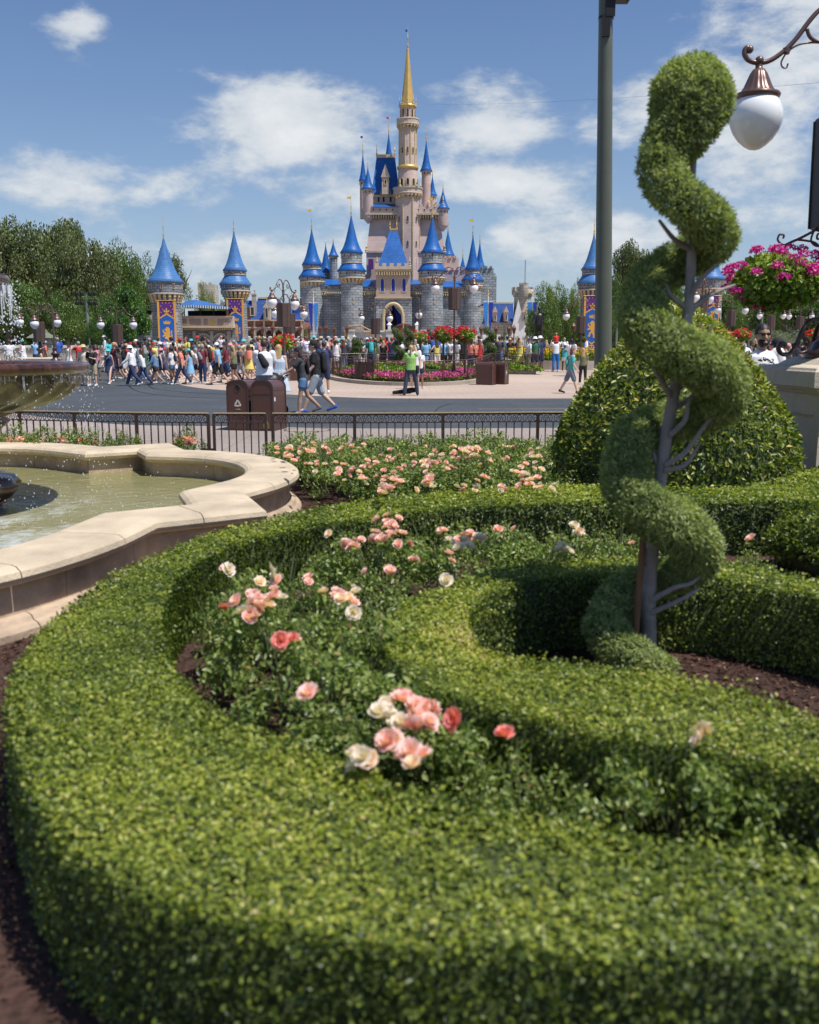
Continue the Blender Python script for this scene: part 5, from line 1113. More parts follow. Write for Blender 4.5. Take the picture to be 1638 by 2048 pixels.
def banner(label, c, y, z0, z1, w, rz=0.0):
    """hanging banner: c=x centre, y front plane, from z1 down to z0"""
    t = thing('crest_banner', label, 'banner', (c, y, z1), rz, 'crest banners on the grey towers'); H_ = z1 - z0
    xf = lambda x, yy, zz: (x, -zz, yy)
    def pl(name, poly, lv, m_): mb = MB(); mb.prism(poly, lv - .012, lv, xf); return mb.build(name, m_, t)
    sc = lambda P_, x, z, a, b: [(x + p[0] * a, z + p[1] * b) for p in P_]
    pl('cloth', [(-w / 2, -H_), (w / 2, -H_), (w / 2, 0), (-w / 2, 0)], .0, M['purple'])
    b = w * .11
    for s in (-1, 1): pl('border', [(s * w / 2, -H_ + .001), (s * w / 2, 0.005), (s * (w / 2 - b), .005), (s * (w / 2 - b), -H_ + .001)][::s], .014, M['ggold'])
    hx = w * .40; zc1, zc2 = -.93 * w, -2.50 * w; dz = .30 * w; g = w * .06
    o_ = [(0, zc1 + dz * .9), (-hx - .01, zc1), (-hx - .01, zc2), (0, zc2 - dz), (hx + .01, zc2), (hx + .01, zc1)]
    pl('shield_border', o_, .018, M['ggold']); i_ = [(0, zc1 + dz * .9 - g * 1.6), (-hx + .004, zc1 - g * 1.1), (-hx + .004, zc2 + g * 1.1), (0, zc2 - dz + g * 1.6), (hx - .004, zc2 + g * 1.1), (hx - .004, zc1 - g * 1.1)]
    pl('shield', i_, .024, M['bblue'])
    pl('lion_emblem', sc(LION, -.27 * w, -2.42 * w, .56 * w, 1.0 * w), .032, M['ggold']); pl('crown_emblem', sc(CROWN, -.17 * w, -1.27 * w, .34 * w, .20 * w), .032, M['ggold'])
    pl('fleur_emblem', sc(FLEUR, -.17 * w, zc1 + dz * .8, .34 * w, .26 * w), .030, M['ggold']); pl('fleur_emblem', [(x, z) for x, z in sc(FLEUR, -.14 * w, 0, .28 * w, -.24 * w)] and [(x, zc2 - dz * .8 + (z)) for x, z in sc(FLEUR, -.14 * w, 0, .28 * w, -.24 * w)][::-1], .030, M['ggold'])
    mb = MB(); s = .034 * w
    rows = list(np.arange(-.12 * w, -H_ + .05, -.17 * w))
    for j, zz in enumerate(rows):
        for k in range(4):
            x = (-.30 + .2 * k) * w * .9 + (0 if j % 2 else .10 * w) - .03 * w
            if abs(x) > .36 * w: continue
            if zc1 + dz - .05 * w + abs(x) * -.7 > zz > zc2 - dz * 1.1: continue
            if abs(x) < .2 * w and (zc1 + dz < zz < zc1 + dz + .4 * w or zc2 - dz - .4 * w < zz < zc2 - dz): continue
            mb.prism([(x - s, zz), (x, zz - s), (x + s, zz), (x, zz + s * 1.2)], .006, .012, xf)
    mb.build('small_fleurs', M['ggold'], t, kind='stuff')
    mb = MB(); mb.tube([(-w / 2 - .06, -.01, .02), (w / 2 + .06, -.01, .02)], .03, 6); mb.build('rod', M['gold'], t)
# --- gate tower A and B on the left, C and D on the right
def gate_tower(px, Y, label, rows, rad, twotier=True):
    c = (xat(px, 640, Y), Y); t = thing('round_tower', label, 'tower', (c[0], Y, gz(0, Y)), 0, 'round grey towers with blue roofs'); k = Y / F
    zz = gz(0, Y); z0 = zat
    def Zs(y): return y
    # work in local coordinates: temporarily shift zat
    global zat_shift
    two_tier_local(t, (0, 0), Y, k, rows, rad, twotier)
    return t, c
def two_tier_local(t, c, Y, k, rows, rad, twotier):
    g = gz(0, Y); global zat
    old = zat; zat = lambda py, Yq: old(py, Yq) - g
    try: two_tier(t, c, Y, k, -.3, rows[0], rows[1], rows[2], rows[3], rows[4], rows[5], rows[6], rad[0], rad[1], rad[2], M['greysmall'], M['roofl'], r_base=rad[3], nwin=5 if twotier else 5)
    finally: zat = old
tA, cA = gate_tower(334, 75, 'round grey tower with a single blue cone roof, left end of the gate building', (606, 590, 564, None, 0, 476, 428), (28, 33, 0, 31))
tB, cB = gate_tower(473, 79, 'round grey tower with two-tier blue roof right of the arched gate building', (599, 584, 568, 552, 541, 462, 424), (20.5, 28.5, 21, 22.5))
tC, cC = gate_tower(1183, 79, 'round grey tower with two-tier blue roof partly behind the green pole', (597, 582, 566, 550, 539, 468, 428), (22, 28, 21, 25))
tD, cD = gate_tower(1417, 84, 'round grey tower with one blue cone roof seen beside the spiral topiary', (590, 580, 558, None, 0, 490, 450), (23, 27, 0, 24.5))
banner('purple and blue lion banner on the leftmost grey tower', cA[0] + .32, 75 - 1.33, zat(705, 74), zat(602, 74), 1.36, .1)
banner('purple and blue lion banner on the tower right of the arched gate', cB[0] + .10, 79 - 1.05, zat(694, 78), zat(598, 78), 1.36, .08)
banner('purple and blue lion banner on the tower by the green pole', cC[0] - .15, 79 - 1.12, zat(694, 78), zat(592, 78), 1.36, -.05)
banner('purple and blue lion banner on the tower beside the spiral topiary', cD[0] + .0, 84 - 1.10, zat(690, 83), zat(592, 83), 1.12, -.08)
for c, Y, r, zz in ((cA, 75, 1.13, 642), (cD, 84, 1.02, 636)):
    for s in (-1, 1):
        t_ = tA if Y == 75 else tD; arrow_slit(t_, (0, 0), r, zat(zz + 4, Y) - gz(0, Y), -math.pi / 2 + s * .93, .75, M['stonetrim'])

# --- arched gate building between towers A and B
def arch_wall(x0, x1, z0, z1, arches, y0, y1, mb):
    """wall in the XZ plane with pointed arch openings [(xc, halfwidth, spring z, apex z)]"""
    xs = x0
    for xc, hw, zs, za in arches:
        mb.prism([(xs, z0), (xc - hw, z0), (xc - hw, z1), (xs, z1)], y0, y1, lambda x, y, z: (x, z, y))
        n = 6; cur = [(xc - hw, zs)] + [(xc - hw + hw * math.sin(math.pi / 2 * k / n), zs + (za - zs) * (1 - math.cos(math.pi / 2 * k / n)) ** .8 if False else zs + (za - zs) * math.sin(math.pi / 2 * k / n)) for k in range(1, n)] + [(xc, za)]
        cur2 = [(2 * xc - x, z) for x, z in cur[:-1]][::-1]
        top = cur + cur2
        for a, b in zip(top[:-1], top[1:]): mb.prism([a, b, (b[0], z1), (a[0], z1)], y0, y1, lambda x, y, z: (x, z, y))
        xs = xc + hw
    mb.prism([(xs, z0), (x1, z0), (x1, z1), (xs, z1)], y0, y1, lambda x, y, z: (x, z, y))
    return mb
Yg = 77.0; kg = Yg / F; g0 = gz(0, 77); Xg = lambda px: xat(px, 660, Yg); Zg = lambda py: zat(py, Yg)
gt = thing('gate_building', 'low grey stone gate building with two pointed arches, a cream balcony and blue canopy', 'building', (Xg(415), Yg, g0)); gx = lambda px: Xg(px) - Xg(415); gzz = lambda py: Zg(py) - g0
mb = arch_wall(gx(360), gx(470), -.2, gzz(655), [(gx(407), 16 * kg, gzz(686), gzz(668)), (gx(441), 15 * kg, gzz(686), gzz(668))], 0, .5, MB()); mb.build('wall', M['greysmall'], gt)
mb = MB(); mb.box(gx(360), gx(388), 3.5, 4, -.2, gzz(655)); mb.build('rear_wall', M['greysmall'], gt)
for xc in (407, 441):
    mb = MB(); hw = 16 * kg; n = 8; pts = [(gx(xc) - hw * math.cos(math.pi / 2 * k / n) if True else 0, -.05, gzz(686) + (gzz(667) - gzz(686)) * math.sin(math.pi / 2 * k / n)) for k in range(n + 1)]
    pts = pts + [(2 * gx(xc) - p[0], p[1], p[2]) for p in pts[:-1]][::-1]; mb.tube(pts, .10, 6); mb.build('arch_trim', M['stonetrim'], gt)
for xc in (389, 424, 458):
    mb = MB(); mb.box(gx(xc) - .13, gx(xc) + .13, -.22, .05, -.2, gzz(662)); mb.box(gx(xc) - .2, gx(xc) + .2, -.26, .05, gzz(688), gzz(684)); mb.build('pier', M['stonetrim'], gt)
mb = MB(); mb.box(gx(362), gx(469), -.75, .2, gzz(634), gzz(632.5)); mb.box(gx(362), gx(469), -.62, .2, gzz(652), gzz(634)); mb.box(gx(362), gx(470), -.8, .2, gzz(656), gzz(652)); mb.build('balcony', M['trim'], gt)
M['panel'] = mat('carved_panel', (.33, .25, .19), .9, 0, .5, 14, .8, 20)
for a, b in ((369, 378), (383, 406), (411, 419), (438, 461)):
    mb = MB(); mb.box(gx(a), gx(b), -.635, -.6, gzz(650), gzz(638)); mb.build('carved_panel', M['panel'], gt)
mb = MB(); mb.prism([(gx(428) + .26 * math.cos(a), gzz(644) + .26 * math.sin(a)) for a in np.linspace(0, 6.28, 13)[:-1]], .63, .68, lambda x, y, z: (x, -z, y)); mb.build('gold_rosette', M['gold'], gt)
corb = MB()
for px in np.arange(364, 469, 4.2): corb.box(gx(px) - .04, gx(px) + .04, -.6, .0, gzz(660), gzz(656))
corb.build('corbels', M['palegold'], gt)
for px in (372, 404, 430, 455):
    mb = MB(); mb.box(gx(px) - .04, gx(px) + .04, -.4, -.32, gzz(632.5), gzz(617)); mb.build('canopy_post', M['darkiron'], gt)
mb = MB(); mb.box(gx(362), gx(466), 2.6, 2.8, gzz(636), gzz(619)); mb.build('dark_interior', M['dark'], gt)
cv = MB(); x0, x1, xm = gx(358), gx(462), gx(391); zr, ze = gzz(598), gzz(614)
cv.add([(x0, -1, ze), (xm, -1.0, ze + .12), (x1, -1, ze - .15), (x0, 3, ze), (x1, 3, ze), (xm, 1, zr), (gx(372), 1, gzz(600)), (gx(425), 1, gzz(606))], [(0, 1, 5, 6), (1, 2, 7, 5), (3, 6, 5, 7, 4), (0, 6, 3), (2, 4, 7)], None, False)
cv.build('canopy', M['canvas'], gt)
vl = MB(); n = 44
for k in range(n):
    a = x0 + (x1 - x0) * k / n; b = x0 + (x1 - x0) * (k + 1) / n; z_ = ze + .12 - abs((a - xm)) * .05
    vl.cur = k % 2; vl.add([(a, -1.01, z_), (a, -1.01, z_ - .17), ((a + b) / 2, -1.01, z_ - .23), (b, -1.01, z_ - .17), (b, -1.01, z_)], [(0, 1, 2, 3, 4)])
vl.build('valance', [M['canvas'], M['white']], gt)
finial(gt, (xm, 1.0), zr, .75, .14, M['palegold'])
# part of the same building seen left of the first tower
mb = MB(); mb.box(gx(270), gx(306), .5, 4, -.2, gzz(655)); mb.build('side_wall', M['greysmall'], gt)
mb = MB(); mb.box(gx(272), gx(306), .2, 3, gzz(640), gzz(636)); mb.box(gx(276), gx(306), .3, .5, gzz(636), gzz(629)); mb.build('side_balcony', M['trim'], gt)
mb = MB(); mb.box(gx(276), gx(306), 2.6, 2.8, gzz(636), gzz(618)); mb.build('side_interior', M['dark'], gt)
mb = MB(); mb.add([(gx(268), -.5, gzz(615)), (gx(308), -.5, gzz(611)), (gx(308), 3, gzz(604)), (gx(285), 3, gzz(607))], [(0, 1, 2, 3)]); mb.build('side_canopy', M['canvas'], gt)

# --- brick mansion with blue mansard roof, right of tower B
def hip(mb, x0, x1, y0, y1, z0, z1, ix, iy, ix1=None):
    ix1 = ix if ix1 is None else ix1
    v = [(x0, y0, z0), (x1, y0, z0), (x1, y1, z0), (x0, y1, z0), (x0 + ix, y0 + iy, z1), (x1 - ix1, y0 + iy, z1), (x1 - ix1, y1 - iy, z1), (x0 + ix, y1 - iy, z1)]
    mb.add(v, [(0, 1, 5, 4), (1, 2, 6, 5), (2, 3, 7, 6), (3, 0, 4, 7), (4, 5, 6, 7), (0, 3, 2, 1)])
Yb = 115.0; kb = Yb / F; gb = gz(0, Yb); Xb = lambda px: xat(px, 640, Yb); Zb = lambda py: zat(py, Yb)
bt = thing('brick_mansion', 'brick mansion with blue mansard roof and arched arcade left of the castle', 'building', (Xb(545), Yb, gb)); bx = lambda px: Xb(px) - Xb(545); bz = lambda py: Zb(py) - gb
mb = MB(); mb.box(bx(486), bx(606), .02, 8, bz(658), bz(641)); mb.box(bx(486), bx(606), 2.5, 8, -.3, bz(658)); mb.build('wall', M['redbrick'], bt)
mb = arch_wall(bx(486), bx(606), -.3, bz(655), [(bx(x), 6.2 * kb, bz(665), bz(659)) for x in (500, 519, 538, 557, 576, 595)], -.25, .3, MB()); mb.build('arcade', M['stonetrim'], bt)
mb = MB(); mb.box(bx(485), bx(607), -.5, .3, bz(642), bz(639.5)); mb.box(bx(486), bx(606), -.4, .2, bz(656), bz(654)); mb.build('cornice', M['trim'], bt)
for px in (490, 509.5, 528.5, 547.5, 566.5, 585.5, 603):
    mb = MB(); mb.box(bx(px) - .1, bx(px) + .1, -.32, .0, bz(680), bz(642)); mb.build('pilaster', M['trim'], bt)
mb = MB(); hip(mb, bx(501), bx(562), -.3, 8, bz(640), bz(596), 9 * kb, 2.8, 12 * kb); hip(mb, bx(485), bx(506), 0, 6, bz(615), bz(600), 1.5 * kb, 1); hip(mb, bx(562), bx(607), -.2, 8, bz(640), bz(612), 1, 3)
mb.build('roof', M['roofd'], bt)
mb = MB(); mb.box(bx(511), bx(551), 2.3, 5.5, bz(596), bz(592.5)); mb.box(bx(583), bx(602), 2.6, 5.5, bz(612), bz(609)); mb.build('ridge_cresting', M['palegold'], bt)
mb = MB(); mb.lathe([(17 * kb, bz(640)), (9 * kb, bz(625)), (5 * kb, bz(608)), (0.05, bz(595))], 4, (bx(592), 1.5), smooth=False, rot=math.pi / 4); mb.build('spire_roof', M['roofd'], bt); finial(bt, (bx(592), 1.5), bz(596), .8, .12)
mb = MB(); mb.box(bx(486), bx(502), .3, 5, bz(641), bz(615)); mb.build('wing_wall', M['redbrick'], bt)
mb = MB(); mb.box(bx(504), bx(511.5), .2, .9, bz(640), bz(587)); mb.box(bx(503.2), bx(512.2), .15, .95, bz(590), bz(587)); mb.build('chimney', M['stonetrim'], bt)
link('window', window_mesh(.55, 1.1, .1, M['trim'], M['glass']), bt, loc=(bx(505), -.05 + .1, bz(632)))
for px in (536,):
    d = MB(); d.box(bx(px - 6.5), bx(px + 6.5), -.9, 1.5, bz(640), bz(616)); d.prism([(bx(px - 7.5), bz(616)), (bx(px + 7.5), bz(616)), (bx(px), bz(605))], -1.0, 2, lambda x, y, z: (x, z, y)); dm = d.build('dormer', M['trim'], bt)
    w_ = link('dormer_window', window_mesh(7 * kb, 20 * kb, .09, M['stonetrim'], M['glass'], True), dm, loc=(bx(px), -1.02, bz(637)))
    mb = MB(); mb.lathe([(.14, 0), (.05, .3), (.1, .35), (0, .8)], 6); link('dormer_finial', mb.mesh('dormer_finial', M['trim']), dm, loc=(bx(px), -.8, bz(605)))
mb = MB(); mb.tube([(bx(510), .5, bz(587)), (bx(510), .5, bz(580))], .03, 5); mb.add([(bx(510), .5, bz(580)), (bx(510), .5, bz(583)), (bx(506.5), .5, bz(581.5))], [(0, 1, 2)]); mb.build('pennant', mat('red_flag', (.5, .03, .03), .8), bt)

# --- pale stone hall with blue roof and a round crenellated tower, right of the castle
Yr = 128.0; kr = Yr / F; gr = gz(0, Yr); Xr = lambda px: xat(px, 640, Yr); Zr = lambda py: zat(py, Yr)
rt = thing('stone_hall', 'pale stone hall with steep blue roof and dormers right of the castle', 'building', (Xr(1010), Yr, gr)); rx = lambda px: Xr(px) - Xr(1010); rz_ = lambda py: Zr(py) - gr
mb = MB(); mb.box(rx(976), rx(1036), 0, 9, -.3, rz_(644)); mb.build('wall', M['tanstone'], rt)
mb = MB(); mb.add([(rx(974), -.4, rz_(645)), (rx(1028), -.4, rz_(645)), (rx(1032), 4, rz_(604)), (rx(980), 4, rz_(604)), (rx(974), 9, rz_(645)), (rx(1036), 9, rz_(645))], [(0, 1, 2, 3), (3, 2, 5, 4), (0, 3, 4)]); mb.build('roof', M['roofd'], rt)
mb = MB(); mb.box(rx(979), rx(1033), 3.8, 4.2, rz_(605), rz_(602)); mb.build('ridge_cresting', M['palegold'], rt)
mb = MB(); mb.prism([(rx(1022), -.3), (rx(1060), -.3), (rx(1060), rz_(665)), (rx(1049), rz_(650)), (rx(1035), rz_(600)), (rx(1024), rz_(652))], -.55, -.1, lambda x, y, z: (x, z, y)); mb.build('gable', M['white'], rt)
for px in (989, 1011, 1047):
    y_ = -.8; d = MB(); d.box(rx(px - 3.8), rx(px + 3.8), y_, 1.5, rz_(643), rz_(625)); d.prism([(rx(px - 5), rz_(625)), (rx(px + 5), rz_(625)), (rx(px), rz_(613))], y_ - .1, 1.6, lambda x, y, z: (x, z, y)); dm = d.build('dormer', M['trim'], rt)
    link('dormer_window', window_mesh(4.2 * kr, 11 * kr, .07, M['stonetrim'], M['glass']), dm, loc=(rx(px), y_ - .03, rz_(641)))
for px in (1010, 1035): link('arched_doorway', window_mesh(8 * kr, 14 * kr, .16, M['trim'], M['dark'], True), rt, loc=(rx(px), -.04 if px < 1020 else -.6, -.1))
mb = MB(); mb.box(rx(984), rx(1030), 20, 30, rz_(604), rz_(598)); mb.build('far_parapet', M['white'], rt); mb = MB(); mb.box(rx(986), rx(1028), 19.5, 29, rz_(598), rz_(594)); mb.build('far_roof', M['roofd'], rt)
c_ = (rx(1053), 5.0); ctw = thing('round_tower', 'tan crenellated round tower with a tall mast right of the castle', 'tower', (Xr(1053), Yr + 5, gr))
mb = MB(); mb.lathe([(18 * kr, -.3), (17 * kr, rz_(590))], 28); mb.build('wall', M['tanstone'], ctw); corbels(ctw, (0, 0), 17 * kr, 22 * kr, rz_(590), rz_(582), 20, M['tanstone'])
mb = MB(); mb.lathe([(22 * kr, rz_(583)), (22 * kr, rz_(575)), (21 * kr, rz_(575))], 28); mb.build('parapet', M['tanstone'], ctw); battlement(ctw, (0, 0), 22 * kr, rz_(575), rz_(570), 12, M['tanstone'])
mb = MB(); mb.lathe([(1 * kr, rz_(604)), (8 * kr, rz_(592)), (9 * kr, rz_(590)), (9 * kr, rz_(566))], 16, (-.0, -17 * kr)); mb.build('turret', M['tanstone'], ctw); battlement(ctw, (0, -17 * kr), 9 * kr, rz_(566), rz_(562), 7, M['tanstone'], 'turret_battlement')
mb = MB(); mb.tube([(.3, 0, rz_(575)), (.3, 0, rz_(513))], .07, 5); mb.build('mast', M['stonetrim'], ctw)
q = xat(408, 580, 140); ft = thing('stone_tower', 'distant square stone tower top above the gate building', 'tower', (q, 140, 0.5)); mb = MB(); k1 = 140 / F; mb.box(-12 * k1, 20 * k1, 0, 3, 0, zat(576, 140)); mb.build('wall', M['tanstone'], ft); wall_battlement(ft, -12 * k1, 20 * k1, 0, 3, zat(576, 140), zat(572, 140), .8, M['tanstone'])

# ================================================================= castle (a plain fairy-tale castle)
Yc = 165.0; kc = Yc / F; gc = gz(0, Yc); CX = xat(790, 600, Yc); ct = thing('castle', 'tall fairy-tale castle of grey stone and pink walls with blue cone roofs and gold finials', 'castle', (CX, Yc, gc))
X_ = lambda px: (px - 790) * kc
def Z_(py): return zat(py, Yc) - gc
_z = zat
def castle_tower(px, dy, rows, rad, wall, roof, **kw):
    global zat
    old = zat; zat = lambda py, Yq: old(py, Yq) - gc
    try: two_tier(ct, (X_(px), dy), Yc, kc, kw.pop('zb', -.4), *rows, *rad[:3], wall, roof, r_base=rad[3], **kw)
    finally: zat = old
def turret(px, dy, r, yb, y0, y1, y2, wall, roof, hang=True, tip=26, seg=20, rr=1.35):
    """hanging turret: corbelled base at row yb, drum to row y0, cone from y0 to y1"""
    c = (X_(px), dy); R_ = r * kc
    mb = MB()
    if hang: mb.lathe([(R_ * .15, Z_(yb + 10)), (R_ * .55, Z_(yb + 5)), (R_ * .95, Z_(yb)), (R_, Z_(yb) + .2), (R_, Z_(y0))], seg, c)
    else: mb.lathe([(R_, Z_(yb)), (R_, Z_(y0))], seg, c)
    mb.build('turret_wall', wall, ct)
    mb = MB(); mb.lathe([(R_, Z_(y0 + 3)), (R_ * 1.18, Z_(y0 + 1.5)), (R_ * 1.2, Z_(y0)), (R_, Z_(y0))], seg, c); mb.build('stone_band', M['palegold'], ct)
    windows(ct, c, R_, Z_(y0 + 9), 4, 3 * kc, 5 * kc, span=math.pi * .95)
    cone_roof(ct, c, R_ * rr, Z_(y0), Z_(y1), roof, seg=seg); finial(ct, c, Z_(y1), tip * kc, 1.4 * kc)
G = M['grey']; PW = M['pinkwall']; RF_ = M['roof']
# grey curtain walls
mb = MB(); mb.box(X_(640), X_(702), -2, 3, -.4, Z_(588)); mb.box(X_(722), X_(760), -3, 3, -.4, Z_(590)); mb.box(X_(815), X_(852), -3, 3, -.4, Z_(590)); mb.box(X_(870), X_(942), -2, 3, -.4, Z_(590)); mb.build('curtain_wall', G, ct)
for a, b, y_, yy in ((640, 702, 588, -2), (722, 760, 590, -3), (815, 852, 590, -3), (870, 942, 590, -2)):
    mb = MB(); n = int((b - a) / 4)
    for k in range(n): mb.box(X_(a + (b - a) * (k + .25) / n), X_(a + (b - a) * (k + .75) / n), yy - .55, yy, Z_(y_ + 3), Z_(y_ - 3))
    mb.build('corbels', M['palegold'], ct)
    mb = MB(); mb.box(X_(a), X_(b), yy - .6, yy + .5, Z_(y_ - 3), Z_(y_ - 5)); mb.build('stone_band', M['palegold'], ct)
    mb = MB(); mb.box(X_(a), X_(b), yy - .5, yy + .6, Z_(y_ - 5), Z_(y_ - 15)); mb.build('parapet', G, ct)
    n = max(2, int((b - a) / 12))
    for k in range(n): windows(ct, (X_(a + (b - a) * (k + .5) / n), yy - .5), 0, Z_(y_ - 8), 1, 4.2 * kc, 4 * kc, a0=-math.pi / 2)
    mb = MB(); mb.add([(X_(a) - .3, yy - .8, Z_(y_ - 14)), (X_(b) + .3, yy - .8, Z_(y_ - 14)), (X_(b), yy + 5, Z_(y_ - 32)), (X_(a), yy + 5, Z_(y_ - 32))], [(0, 1, 2, 3)]); mb.build('roof', RF_, ct)
mb = MB(); mb.box(X_(606), X_(644), -1, 3, Z_(595), Z_(560)); mb.box(X_(604), X_(640), 0, 3, -.4, Z_(596)); mb.build('bastion', G, ct); wall_battlement(ct, X_(604), X_(646), -1.3, 0, Z_(560), Z_(555), .9, G)
mb = MB(); mb.box(X_(955), X_(989), 1, 5, Z_(568), Z_(552)); mb.box(X_(948), X_(988), 0, 5, -.4, Z_(568)); mb.build('bastion', G, ct); wall_battlement(ct, X_(952), X_(990), -.2, 0, Z_(552), Z_(547), .9, G)
mb = MB(); mb.box(X_(958), X_(984), 2, 5, Z_(552), Z_(534)); mb.build('bastion_top', G, ct); wall_battlement(ct, X_(957), X_(985), 1.7, 0, Z_(534), Z_(530), .8, G)
# front towers
castle_tower(631, -1.5, (574, 567, 555, 542, 531, 460, 420), (21, 24, 18, 24), G, RF_, nc=18)
castle_tower(709, -4.5, (570, 562, 546, 533, 511, 438, 400), (20.5, 25.5, 19.5, 22.5), G, RF_, nc=20)
castle_tower(861, -4.5, (570, 562, 546, 533, 511, 440, 402), (20.5, 25.5, 19.5, 22.5), G, RF_, nc=20)
castle_tower(940, -1.5, (582, 575, 562, 550, 541, 472, 435), (17, 20, 14, 18), G, RF_, nc=16)
for px, yy in ((631, 640), (709, 640), (709, 612), (861, 640), (861, 612)):
    arrow_slit(ct, (X_(px), -1.5 if px == 631 else -4.5), 21.5 * kc, Z_(yy), -math.pi / 2 + .25, 1.1, M['stonetrim'])
# central gatehouse with a plain steep roof
mb = MB(); mb = arch_wall(X_(752), X_(823), -.4, Z_(598), [(X_(787.5), 17 * kc, Z_(636), Z_(612))], -5.2, -2.2, mb); mb.box(X_(756), X_(819), -2.2, 3, Z_(612), Z_(598)); mb.build('gatehouse', G, ct)
mb = MB(); n = 10; hw = 18.5 * kc; pts = [(X_(787.5) - hw * math.cos(math.pi / 2 * k / n), -5.3, Z_(636) + (Z_(610) - Z_(636)) * math.sin(math.pi / 2 * k / n)) for k in range(n + 1)]; pts = [(pts[0][0], -5.3, Z_(662))] + pts + [(2 * X_(787.5) - p[0], p[1], p[2]) for p in pts[:-1]][::-1] + [(2 * X_(787.5) - pts[0][0], -5.3, Z_(662))]
mb.tube(pts, .3, 6); mb.build('arch_trim', M['palegold'], ct)
mb = MB(); mb.box(X_(768), X_(807), -1.9, -1.5, -.4, Z_(608)); mb.build('dark_passage', M['dark'], ct)
for s in (-1, 1):
    mb = MB(); v = []
    n = 14
    for k in range(n + 1):
        u = k / n; xt = X_(787.5) + s * hw * .95 * u * 1.0; xb = X_(787.5) + s * hw * (.45 + .5 * u); y_ = -3.2 + .25 * math.sin(k * 2.3)
        v += [(xt, y_, Z_(636) + (Z_(611) - Z_(636)) * math.sqrt(max(0, 1 - u * u * .9))), (xb, y_, Z_(655))]
    mb.add(v, [(2 * i, 2 * i + 1, 2 * i + 3, 2 * i + 2) for i in range(n)], None, True); mb.build('drape', M['royal'], ct)
mb = MB(); mb.box(X_(755), X_(820), -5.0, 0, Z_(598), Z_(545)); mb.build('gatehouse_wall', mat('rose_beige', (.40, .32, .28), .8, 0, .1, 1), ct)
mb = MB(); mb.box(X_(753), X_(822), -5.5, -4.7, Z_(600), Z_(597)); mb.box(X_(753), X_(822), -5.5, -4.7, Z_(548), Z_(544)); mb.build('stone_band', M['palegold'], ct)
for px in (767, 787.5, 808): windows(ct, (X_(px), -5.0), 0, Z_(588), 1, 9 * kc, 26 * kc, a0=-math.pi / 2, arch=True, fm=M['palegold'], pm=M['royal'])
corb = MB()
for k in range(14): corb.box(X_(756 + 4.7 * k), X_(758.3 + 4.7 * k), -5.6, -5.0, Z_(555), Z_(548))
corb.build('corbels', M['palegold'], ct)
mb = MB(); mb.box(X_(753), X_(822), -5.7, .5, Z_(544), Z_(538)); mb.build('parapet', M['trim'], ct); wall_battlement(ct, X_(753), X_(823), -5.7, 0, Z_(538), Z_(532), 1.1, M['trim'])
mb = MB(); hip(mb, X_(759), X_(816), -4.4, 2, Z_(536), Z_(462), 22 * kc, 2.8); mb.build('roof', RF_, ct); mb = MB(); mb.box(X_(780), X_(795), -1.7, -.7, Z_(463), Z_(459)); mb.build('ridge_cresting', M['gold'], ct)
for px in (781, 794): finial(ct, (X_(px), -1.2), Z_(460), 16 * kc, .2)
# pink keep
mb = MB(); mb.box(X_(733), X_(888), 3, 14, 0, Z_(500)); mb.box(X_(720), X_(740), 4, 13, 0, Z_(545)); mb.build('keep_wall', PW, ct)
mb = MB(); mb.add([(X_(733), 3, Z_(500)), (X_(888), 3, Z_(500)), (X_(888), 14, Z_(500)), (X_(733), 14, Z_(500)), (X_(741), 4, Z_(432)), (X_(878), 4, Z_(432)), (X_(878), 13, Z_(432)), (X_(741), 13, Z_(432))], [(0, 1, 5, 4), (1, 2, 6, 5), (3, 0, 4, 7), (4, 5, 6, 7)]); mb.build('keep_wall', PW, ct)
mb = MB()
for k in range(30): mb.box(X_(736 + 146 * (k + .2) / 30), X_(736 + 146 * (k + .75) / 30), 3.0, 4.2, Z_(432), Z_(425))
mb.build('corbels', M['palegold'], ct)
mb = MB(); mb.box(X_(732), X_(886), 2.6, 13.4, Z_(425), Z_(421)); mb.box(X_(731), X_(890), 2.8, 3.2, Z_(502), Z_(498)); mb.build('stone_band', M['trim'], ct)
mb = MB(); mb.box(X_(734), X_(884), 2.9, 13, Z_(421), Z_(408)); mb.build('parapet', PW, ct)
for k in range(10): windows(ct, (X_(748 + 12.5 * k), 2.9), 0, Z_(417), 1, 3.6 * kc, 4 * kc, a0=-math.pi / 2)
wall_battlement(ct, X_(838), X_(884), 2.9, 0, Z_(408), Z_(403), .95, PW)
mb = MB(); mb.add([(X_(744), 2.5, Z_(409)), (X_(806), 2.5, Z_(409)), (X_(806), 6, Z_(396)), (X_(744), 6, Z_(396))], [(0, 1, 2, 3)]); mb.build('roof', RF_, ct)
mb = MB(); mb.box(X_(745), X_(803), 5.5, 11, Z_(410), Z_(372)); mb.build('upper_keep', PW, ct); mb = MB(); mb.box(X_(743), X_(805), 5.1, 11.3, Z_(384), Z_(380)); mb.build('stone_band', M['palegold'], ct)
for px in (757, 767, 781, 791): windows(ct, (X_(px), 5.5), 0, Z_(395), 1, 5.5 * kc, 11 * kc, a0=-math.pi / 2, arch=True)
mb = MB(); hip(mb, X_(743), X_(799), 5, 11.5, Z_(377), Z_(298), 9.5 * kc, 2.4); mb.build('roof', RF_, ct); mb = MB(); mb.box(X_(752), X_(790), 7.3, 9.2, Z_(298), Z_(291)); mb.build('ridge_cresting', M['palegold'], ct)
for px in (753, 789): finial(ct, (X_(px), 7.6), Z_(292), 22 * kc, .2)
